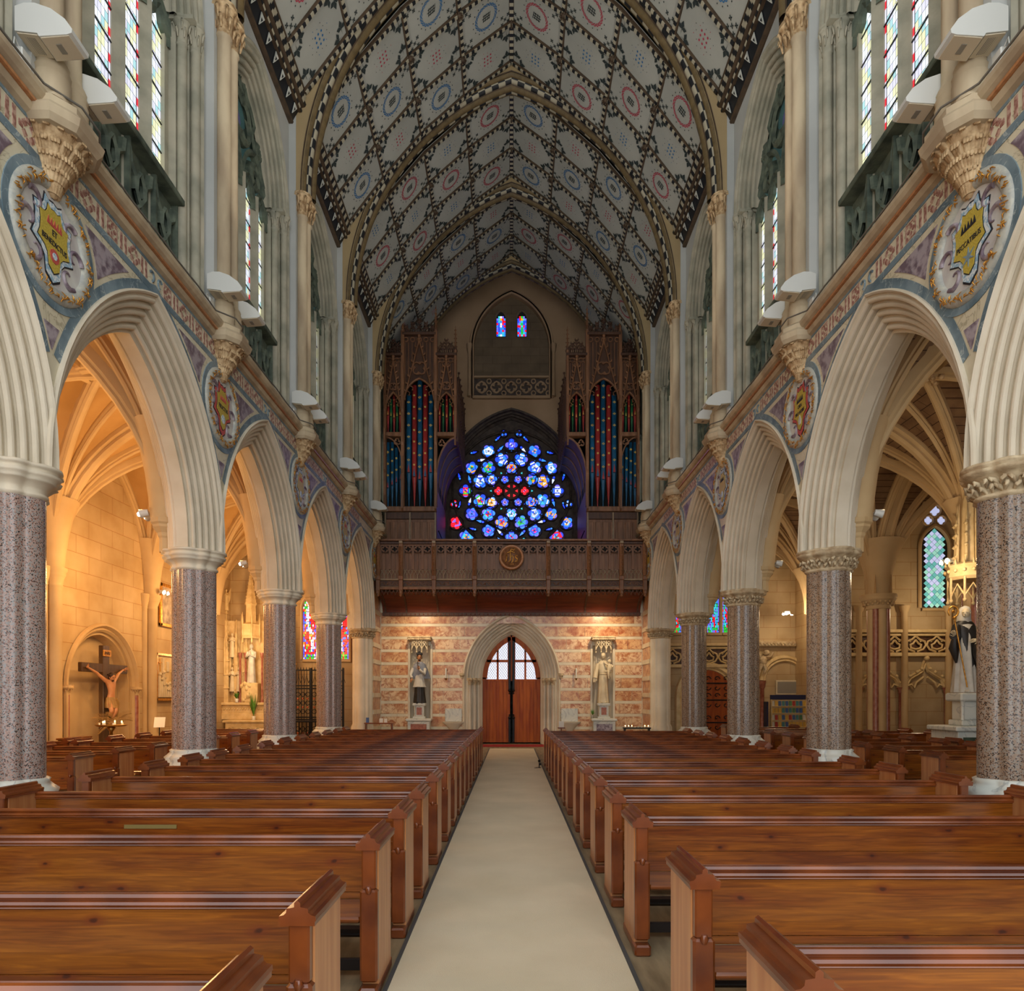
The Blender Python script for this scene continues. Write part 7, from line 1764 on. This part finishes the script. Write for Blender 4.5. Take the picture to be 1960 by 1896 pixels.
for i in range(14): g.ball((-0.35+rnd.uniform(-.18,.3), -0.22, 1.6+rnd.uniform(0,.6)), rnd.uniform(.05,.1), 6)
obj('rocky_plinth', g, m['altar'], AT)
obj('main_saint', small_statue(-0.14, -0.12, 2.2, 1.35), m['white_cloth'], AT)
for x, z in ((-0.98, 1.9), (-0.72, 1.9), (0.75, 1.9), (1.02, 1.9), (-0.98, 3.1), (0.98, 3.1)): obj('niche_saint', small_statue(x, 0.05, z, 0.85), m['statue'], AT)
g = small_statue(-1.25, 0.12, 4.75, 0.75); 
for sg in (-1, 1): g.prism([(-1.25+sg*0.04,5.35),(-1.25+sg*0.16,5.55),(-1.25+sg*0.13,5.15),(-1.25+sg*0.05,4.98)], 'y', 0.17, 0.19)
obj('angel', g, m['altar'], AT)
for x, z, lab in ((-0.60, 1.56, 'left'), (0.05, 2.0, 'right')):
    pot = empty('potted_plant', (AX+x, AY-0.22 if x < 0 else AY-0.38, 1.52 if x < 0 else 0.92)); tag(pot, 'small green plant on the side altar, %s' % ('white pot by the red columns' if x < 0 else 'tall leaves beside the main saint'), 'plant')
    g = MB(); g.lathe([(0.05,0),(0.07,0.13),(0.06,0.13)], (0,0,0), 10); obj('pot', g, m['white_enamel'], pot)
    rnd = random.Random(3)
    for i in range(12):
        a = rnd.uniform(0, 6.28); L = rnd.uniform(0.15, 0.32)*(1 if x < 0 else 3.2); p = Vector((0,0,0.12)); q = p+Vector((cos(a)*0.12*(1 if x < 0 else 1.6), sin(a)*0.12, L)); n = Vector((-sin(a), cos(a), 0))*0.03
        obj('leaf', MB().face([p, (p+q)/2+n, q, (p+q)/2-n]), m['leaf'], pot)
# iron gate in front of the left end window
IG = empty('iron_gate', (-6.72, 23.7, 0)); tag(IG, 'black and gilt wrought-iron screen gate beneath the left stained window', 'gate')
g = MB()
for x in (-0.85, -0.28, 0.28, 0.85): g.bbox(x-0.03, x+0.03, -0.03, 0.03, 0, 2.72, 0.004)
for z in (0.9, 0.98, 1.98, 2.08, 2.62): g.bbox(-0.85, 0.85, -0.025, 0.025, z, z+0.045, 0.004)
obj('frame', g, m['iron'], IG)
for j in range(3):
    g = MB(); x0 = -0.85+0.57*j
    for i in range(6): x = x0+0.05+i*0.095; g.tube([(x,0,0),(x,0,2.65)], 0.011, 4)
    for z in (1.2, 1.5, 1.8, 0.3, 0.6):
        for i in range(3): g.sweep([(u, 0, zz) for u, zz in circ(0.075, 10, (x0+0.12+i*0.17, z))], (0,1,0), [(-0.012,-0.01),(-0.012,0.01),(0.012,0.01),(0.012,-0.01)], closed=True)
    for i in range(4): g.tube([(x0+0.07+i*0.14,0,2.2),(x0+0.14+i*0.14,0,2.45),(x0+0.21+i*0.14,0,2.2)], 0.01, 4)
    o = obj('bar_panel', g, m['iron'], IG); o['kind'] = 'stuff'
    g = MB()
    for z in (0.45, 1.35, 1.65):
        for i in range(3): g.ball((x0+0.12+i*0.17, -0.015, z), 0.04, 6, 0, (1,0.4,1))
    o = obj('gilt_rosettes', g, M('copper_rosette', 'a8502a', rough=0.5), IG); o['kind'] = 'stuff'
g = MB()
for i in range(18): x = -0.83+i*0.098; g.tube([(x,0,2.66),(x,0,2.76)], [0.02,0.003], 4)
obj('spikes', g, m['iron'], IG)
for x in (-0.9, 0.0): g = MB(); g.tube([(x,0,2.68),(x,0,3.0)],0.018,5); g.tube([(x-0.12,0,2.86),(x+0.12,0,2.86)],0.02,5); obj('gilt_cross', g, m['gilt'], IG)
# stone post and low grille in front of it
LP = empty('altar_rail', (-6.9, 22.2, 0)); tag(LP, 'low black altar rail grille with a marble end post in the left aisle', 'rail')
g = MB(); g.bbox(-0.75,-0.5,-0.13,0.13,0,1.12,0.02); g.lathe([(0.17,1.12),(0.10,1.2),(0.13,1.25),(0.02,1.4)], (-0.62,0,0), 8); obj('post', g, m['red_shaft'], LP)
g = MB(); g.bbox(-0.5,0.75,-0.04,0.04,0.88,0.94,0.01)
for i in range(12): g.tube([(-0.45+i*0.105,0,0),(-0.45+i*0.105,0,0.9)], 0.012, 4)
for i in range(5): g.sweep([(u,0,z) for u, z in circ(0.1, 10, (-0.35+i*0.23, 0.5))], (0,1,0), [(-0.01,-0.01),(-0.01,0.01),(0.01,0.01),(0.01,-0.01)], closed=True)
obj('grille', g, m['iron'], LP)
# ---------------------------------------------------------------- abbess statue on the right
NB = empty('nun_statue', (9.33, 13.98, 1.80)); tag(NB, 'large painted statue of a nun in white veil and black cloak holding a crozier', 'statue')
g = MB(); loft(g, [(0.0,0,0,0.25,0.19,0.07,8,0),(0.05,0,0,0.24,0.18,0.10,8,0.2),(0.5,0.0,0,0.20,0.15,0.10,8,0.6),(0.95,0,0,0.16,0.13,0.05,8,1),(1.38,0,0,0.17,0.12,0.02,5,0),(1.46,0,0,0.08,0.08,0,1,0)]); g.ball((-0.08,-0.2,0.02),0.06,8,0,(0.7,1.5,0.6)); obj('habit', g, m['white_cloth'], NB)
g = MB(); loft(g, [(0.36,0.14,0.06,0.26,0.16,0.10,6,0.3),(0.6,0.12,0.05,0.28,0.18,0.08,6,0.6),(0.95,0.08,0.04,0.29,0.17,0.06,6,0.9),(1.25,0.03,0.03,0.26,0.16,0.03,6,1.2),(1.42,0,0.02,0.19,0.13,0.02,5,0),(1.48,0,0.02,0.11,0.10,0,1,0)])
arm(g, [(-0.18,-0.02,1.36),(-0.27,-0.10,1.14),(-0.33,-0.2,1.16)], [0.08,0.10,0.085]); arm(g, [(0.2,-0.04,1.34),(0.28,-0.14,1.1),(0.10,-0.24,1.06)], [0.08,0.10,0.08]); g.tube([(-0.30,-0.16,1.12),(-0.30,-0.12,0.9),(-0.24,-0.1,0.6)], [0.06,0.10,0.02], 8); g.tube([(0.20,-0.16,1.1),(0.20,-0.18,0.8),(0.26,-0.14,0.3)], [0.10,0.16,0.04], 8); obj('cloak', g, m['black_cloth'], NB)
g = MB(); loft(g, [(1.22,0.04,0.06,0.16,0.13,0.05,7,0),(1.38,0.02,0.05,0.155,0.14,0.04,7,0.4),(1.52,0,0.03,0.12,0.13,0.02,7,0.8),(1.66,0,0.01,0.115,0.13,0,1,0),(1.75,0,0.0,0.08,0.09,0,1,0),(1.78,0,0,0.02,0.02,0,1,0)]); obj('veil', g, m['white_cloth'], NB)
g = MB(); head(g, (-0.02,-0.06,1.62), 0.10, -0.7, 0.15); obj('head', g, m['statue'], NB)
g = MB(); hand(g, (-0.34,-0.24,1.16), (-0.6,-0.5,0.3), (-0.3,-1,-0.2), curl=1.1); obj('hand', g, m['statue'], NB); g = MB(); hand(g, (0.10,-0.25,1.06), (-0.9,-0.1,-0.1), (0,-1,0.3), curl=0.5); obj('hand', g, m['statue'], NB)
g = MB(); g.tube([(-0.15,-0.3,0.10),(-0.41,-0.3,1.5)], 0.014, 6); g.tube([(-0.43+0.10*cos(t),-0.3,1.62+0.11*sin(t)) for t in [-1.6+i*0.5 for i in range(12)]], 0.018, 6); g.ball((-0.41,-0.3,1.5),0.035,8); g.ball((-0.43,-0.3,1.63),0.04,6,0,(1,0.4,1)); obj('crozier', g, m['gilt'], NB)
PD = empty('marble_altar_pedestal', (9.33, 13.93, 0)); tag(PD, 'white marble altar pedestal with green panel under the nun statue', 'pedestal')
g = MB(); g.bbox(-0.5,0.55,-0.45,0.5,0,0.12,0.02); g.bbox(-0.42,0.47,-0.38,0.5,0.12,1.02,0.012); g.bbox(-0.52,0.57,-0.48,0.5,1.02,1.12,0.02); obj('altar_block', g, m['white_marble'], PD); obj('green_panel', MB().bbox(-0.32,0.38,-0.40,-0.37,0.25,0.9,0.006), M('green_marble', '2c3a30', '4a5a4a', rough=0.3, scale=6), PD)
g = MB(); g.bbox(-0.22,0.27,-0.2,0.25,1.12,1.24,0.02); g.bbox(-0.17,0.22,-0.15,0.2,1.24,1.62,0.01); g.bbox(-0.27,0.32,-0.25,0.28,1.62,1.79,0.03)
for x in (-0.2, 0.25): g.lathe([(0.04,1.24),(0.03,1.3),(0.03,1.56),(0.045,1.62)], (x,-0.18,0), 8)
obj('plinth', g, m['white_marble'], PD)
FL = empty('potted_flowers', (9.60, 13.60, 1.12)); tag(FL, 'dark round pot of red flowers on the pedestal below the nun', 'flowers')
g = MB(); g.lathe([(0.10,0),(0.14,0.05),(0.16,0.2),(0.17,0.21),(0.15,0.21)], (0,0,0), 14); obj('pot', g, m['iron'], FL)
rnd = random.Random(9)
for i in range(16):
    a = rnd.uniform(0,6.28); r = rnd.uniform(0.02,0.2); h = rnd.uniform(0.35,0.58); g = MB(); g.tube([(0,0,0.2),(r*0.6*cos(a),r*0.6*sin(a),h*0.7),(r*cos(a),r*sin(a),h)], 0.006, 4); g.face([(0,0,0.2),(r*cos(a)*0.6+0.02,r*sin(a)*0.6,0.35),(r*cos(a)*1.2,r*sin(a)*1.2,0.45),(r*cos(a)*0.6-0.02,r*sin(a)*0.6,0.33)]); st_ = obj('stem', g, m['leaf'], FL)
    g = MB(); 
    for q in range(5): b_ = q*1.26; g.ball((r*cos(a)+0.022*cos(b_), r*sin(a)+0.022*sin(b_), h), 0.02, 5)
    obj('blossom', g, M('red_petal', 'c01820', rough=0.6) if i == 0 else bpy.data.materials['red_petal'], st_)
CA = empty('carved_canopy', (9.50, 14.25, 3.85)); tag(CA, 'tall crocketed stone canopy on the column above the nun', 'canopy')
g = MB(); g.lathe([(0.36,0.3),(0.42,0.36),(0.40,0.55),(0.44,0.60),(0.38,0.64),(0.30,0.66)], (0.1,0,0), 8, smooth=False)
for i in range(16): a = 2*pi*i/16; g.ball((0.1+0.43*cos(a), 0.43*sin(a), 0.48), 0.04, 6); g.tube([(0.1+0.42*cos(a),0.42*sin(a),0.6),(0.1+0.42*cos(a),0.42*sin(a),0.72)], [0.03,0.004], 5)
for i in range(8):
    a = 2*pi*i/8; x, y = 0.1+0.38*cos(a), 0.38*sin(a); g.tube([(x,y,0.35),(x,y,-0.1),(x,y,-0.18)], [0.025,0.025,0.008], 6); g.ball((x,y,-0.14), 0.045, 6)
    x2, y2 = 0.1+0.38*cos(a+pi/4), 0.38*sin(a+pi/4); g.tube([(x,y,-0.05),((x+x2)/2,(y+y2)/2,0.2),(x2,y2,-0.05)], 0.022, 5)
    g.tube([(0.1+0.25*cos(a),0.25*sin(a),0.65),(0.1+0.22*cos(a),0.22*sin(a),1.5),(0.1+0.2*cos(a),0.2*sin(a),1.9)], [0.035,0.03,0.004], 5)
    for q in range(4): g.ball((0.1+0.27*cos(a),0.27*sin(a),0.8+q*0.22), 0.045, 5)
g.lathe([(0.16,0.64),(0.14,1.8),(0.01,2.7)], (0.1,0,0), 8, smooth=False); obj('canopy_stone', g, m['altar'], CA)
# second statue by the far column
MB2 = empty('mantled_statue', (8.55, 18.35, 1.30)); tag(MB2, 'painted statue in a dark blue mantle with pale hem, half hidden by a pier', 'statue')
g = small_statue(0, 0, 0, 1.75); obj('robe', g, m['white_cloth'], MB2)
g = MB(); loft(g, [(0.2,0.03,0.05,0.28,0.17,0.08,6,0),(0.8,0.02,0.05,0.27,0.16,0.06,6,0.5),(1.3,0,0.04,0.23,0.15,0.03,6,1),(1.5,0,0.04,0.13,0.12,0,1,0),(1.76,0,0.04,0.12,0.12,0,1,0),(1.8,0,0.03,0.03,0.03,0,1,0)]); obj('mantle', g, M('navy_mantle', '1c2440', '2a3458', rough=0.5), MB2)
PD2 = empty('statue_pedestal', (8.55, 18.35, 0)); tag(PD2, 'white marble pedestal under the blue-mantled statue in the right aisle', 'pedestal')
g = MB(); g.bbox(-0.42,0.42,-0.36,0.36,0,0.72,0.02); g.bbox(-0.48,0.48,-0.4,0.4,0.72,0.80,0.02); g.bbox(-0.2,0.2,-0.2,0.2,0.80,1.2,0.02); g.bbox(-0.28,0.28,-0.26,0.26,1.2,1.29,0.02); obj('block', g, m['white_marble'], PD2)
# leaflet rack, screen, candles, small things
RK = empty('leaflet_rack', (9.55, 23.45, 0)); tag(RK, 'wall rack of coloured leaflets with a dark blue header in the right aisle', 'rack')
obj('header', MB().bbox(-0.62,0.62,-0.03,0.03,1.62,1.78,0.008), M('navy_board', '141c44', rough=0.5), RK); g = MB(); g.bbox(-0.62,-0.58,-0.1,0.03,0,1.62,0.005); g.bbox(0.58,0.62,-0.1,0.03,0,1.62,0.005)
for r in range(5): g.bbox(-0.6,0.6,-0.10,0.0,0.42+r*0.24,0.44+r*0.24,0.004)
g.box(-0.6,0.6,0.0,0.02,0.1,1.62); obj('shelves', g, m['altar'], RK)
rnd = random.Random(8); cols = [M('leaflet_%s' % n, h, rough=0.6) for n, h in (('blue','3a5a90'),('red','a03028'),('green','4a7a50'),('yellow','c8a040'),('white','c8c8c0'),('teal','407a80'))]
lf_ = [MB().box(-0.045,0.045,-0.012,0.0,0,0.17).mesh('leaflet', c) for c in cols]
for r in range(5):
    for i in range(10):
        q = rnd.randrange(6); tag(obj('leaflet', lf_[q], None, None, (9.55-0.54+i*0.12, 23.45-0.05, 0.44+r*0.24), (-0.12,0,0)), '%s leaflet on the %s shelf of the rack, %s from its left end' % (('blue','red','green','yellow','white','teal')[q], ('lowest','second','middle','fourth','top')[r], num[i]), 'leaflet', 'leaflets in the rack')
RP_ = obj('blue_side_panel', MB().bbox(8.72, 8.78, 23.2, 23.5, 0, 1.55, 0.01), bpy.data.materials['navy_board']); tag(RP_, 'dark blue display board standing left of the leaflet rack', 'board')
TV = empty('framed_notice', (9.85, YW-0.03, 2.05)); tag(TV, 'grey framed notice panel inside the round niche arch', 'panel'); obj('frame', MB().bbox(-0.42,0.42,-0.05,0,-0.26,0.26,0.01), m['statue'], TV); obj('face', MB().box(-0.36,0.36,-0.06,-0.04,-0.2,0.2), m['grille'], TV)
for i, (x, y) in enumerate(((3.95, 22.9), (4.3, 22.95), (4.55, 22.85), (4.1, 23.05))):
    pass
VS = empty('candle_table', (4.15, 22.5, 0)); tag(VS, 'low stand of lit tealights by the right end of the marble wall', 'candle stand')
g = MB(); g.bbox(-0.45,0.45,-0.15,0.15,0.66,0.70,0.01); obj('tray', g, m['iron'], VS)
for x in (-0.4, 0.4): obj('leg', MB().bbox(x-0.02,x+0.02,-0.12,0.12,0,0.66,0.004), m['iron'], VS)
for i in range(8):
    x = -0.38+i*0.108; q = MB(); q.lathe([(0.022,0.70),(0.022,0.735),(0.003,0.737)], (x,-0.02*(i % 2),0), 8); t = obj('tealight', q, m['white_enamel'], VS)
    if i in (0,1,2,6,7): obj('flame', MB().ball((x,-0.02*(i % 2),0.755), 0.014, 6, 0, (1,1,1.7)), m['flame'], t)
for (x, y, z, w, h, c, lab) in ((-4.75, 22.4, 0.86, 0.10, 0.17, cols[0], 'blue leaflet standing at the far left end of the pews'), (-4.3, 22.4, 0.86, 0.12, 0.14, m['paper'], 'white card standing on the far left ledge'), (-4.15, 22.4, 0.86, 0.1, 0.13, m['paper'], 'pale green card beside the white one on the far left ledge'), (1.66, 22.6, 0.70, 0.17, 0.2, m['paper'], 'white notice card standing just right of the doors')):
    tag(obj('notice_card', MB().bbox(x-w/2, x+w/2, y, y+0.02, z, z+h, 0.003), c), lab, 'card')
LT_ = empty('leaflet_table', (-4.35, 22.45, 0)); tag(LT_, 'narrow dark table holding cards at the far left pew end', 'table'); obj('top', MB().bbox(-0.5,0.45,-0.12,0.12,0.82,0.86,0.008), m['pew_dark'], LT_)
for x in (-0.45, 0.4): obj('leg', MB().bbox(x-0.02,x+0.02,-0.1,0.1,0,0.82,0.004), m['pew_dark'], LT_)
LB = empty('leaflet_stand', (1.66, 22.6, 0)); tag(LB, 'small dark stand under the white notice card right of the doors', 'stand'); g = MB(); g.bbox(-0.12,0.12,-0.08,0.08,0.66,0.70,0.005); g.tube([(0,0,0),(0,0,0.66)],0.02,6); g.bbox(-0.12,0.12,-0.1,0.1,0,0.02,0.004); obj('post', g, m['pew_dark'], LB)
TP = empty('cable_tripod', (0.66, 16.2, 0.012)); tag(TP, 'tiny black clamp stand with trailing cable on the carpet edge at right', 'stand')
g = MB(); g.tube([(0,0,0),(0.0,0,0.16)],0.012,5); g.ball((0.0,0,0.17),0.035,6); g.ball((0.02,0,0.09),0.03,6); g.tube([(0,0,0.02),(-0.12,0,0.0)],0.008,4); g.tube([(0,0,0.02),(0.05,0.05,0.0)],0.008,4); obj('body', g, m['iron'], TP)
PT = empty('friar_flowers', (2.86, YW-0.30, 0.95)); tag(PT, 'small pot of green leaves and card at the friar statue foot', 'plant')
g = MB(); g.lathe([(0.05,0),(0.06,0.12),(0.05,0.12)], (0,0,0), 8); obj('pot', g, m['grille'], PT); rnd = random.Random(1); g = MB()
for i in range(10): a = rnd.uniform(0,6.28); p = Vector((0,0,0.12)); q = p+Vector((0.1*cos(a),0.06*sin(a),rnd.uniform(.1,.25))); n = Vector((-sin(a),cos(a),0))*0.02; obj('leaf', MB().face([p,(p+q)/2+n,q,(p+q)/2-n]), m['leaf'], PT)
# ================================================================ MIRROR THE RIGHT WALL FOR THE LEFT
def dup_tree(o, parent=None):
    c = o.copy(); C.objects.link(c); c.parent = parent
    for ch in o.children: dup_tree(ch, c)
    return c
wl = dup_tree(wr); wl.name = 'wall_left'; wl.scale = (-1, 1, 1)
struct(wr, 'right nave wall of moulded arches, marble spandrels and plaster clerestory'); struct(wl, 'left nave wall of moulded arches, marble spandrels and plaster clerestory')
# inscriptions in the gold shields (after mirroring, so that both sides read forwards)
INS = {(-1,1): [('ET', 0.085, 0.05), ('BENEDICTUS', 0.078, -0.05)], (-1,2): [('FRUCTUS', 0.095, 0.0)], (1,1): [('PECCATIBUS', 0.078, -0.02)], (1,2): [('ORA', 0.085, 0.04), ('PRO NOBIS', 0.078, -0.06)]}
for s, W_ in ((-1, wl), (1, wr)):
    rs_ = sorted([o for o in W_.children if o.name.startswith('roundel')], key=lambda o: o.location.y)
    for k, ro in enumerate(rs_):
        shd = [c for c in ro.children if c.name.startswith('shield')][0]
        for body, size, v in INS.get((s, k), []):
            t = text('inscription', body, size, m['ink'], shd, (-0.033, 0, v), (pi/2, 0, -pi/2), 0.003, sx=s*0.82)
        # crown over the words, flower or star below
        g = MB(); n = 5
        for i in range(n): u = (i-2)*0.045; g.prism([(u-0.018, 0.13), (u+0.018, 0.13), (u, 0.19)], 'x', -0.031, -0.036)
        g.prism([(-0.11, 0.11), (0.11, 0.11), (0.11, 0.128), (-0.11, 0.128)], 'x', -0.031, -0.036); obj('crown', g, m['mosaic_red'] if s < 0 else m['ink'], shd)
        g = MB()
        if (s, k) == (1, 1):
            for i in range(6): a = i*pi/3+pi/6; g.prism([(0, -0.17), (0.03*cos(a-0.5), -0.17+0.03*sin(a-0.5)), (0.10*cos(a), -0.17+0.10*sin(a)), (0.03*cos(a+0.5), -0.17+0.03*sin(a+0.5))], 'x', -0.031, -0.037)
            obj('star', g, m['blue_marble'], shd)
        elif (s, k) == (1, 2): g.prism([(0,-0.10),(0.05,-0.18),(0.03,-0.25),(-0.03,-0.25),(-0.05,-0.18)], 'x', -0.031, -0.037); obj('white_emblem', g, m['white_marble'], shd)
        else: g.prism(circ(0.07, 10, (0,-0.17)), 'x', -0.031, -0.035, 0); g.prism(circ(0.035, 10, (0,-0.17)), 'x', -0.034, -0.038, 1); obj('rosette', g, [m['mosaic_red'] if k == 1 else m['mosaic_blue'], m['mosaic_blue']], shd)
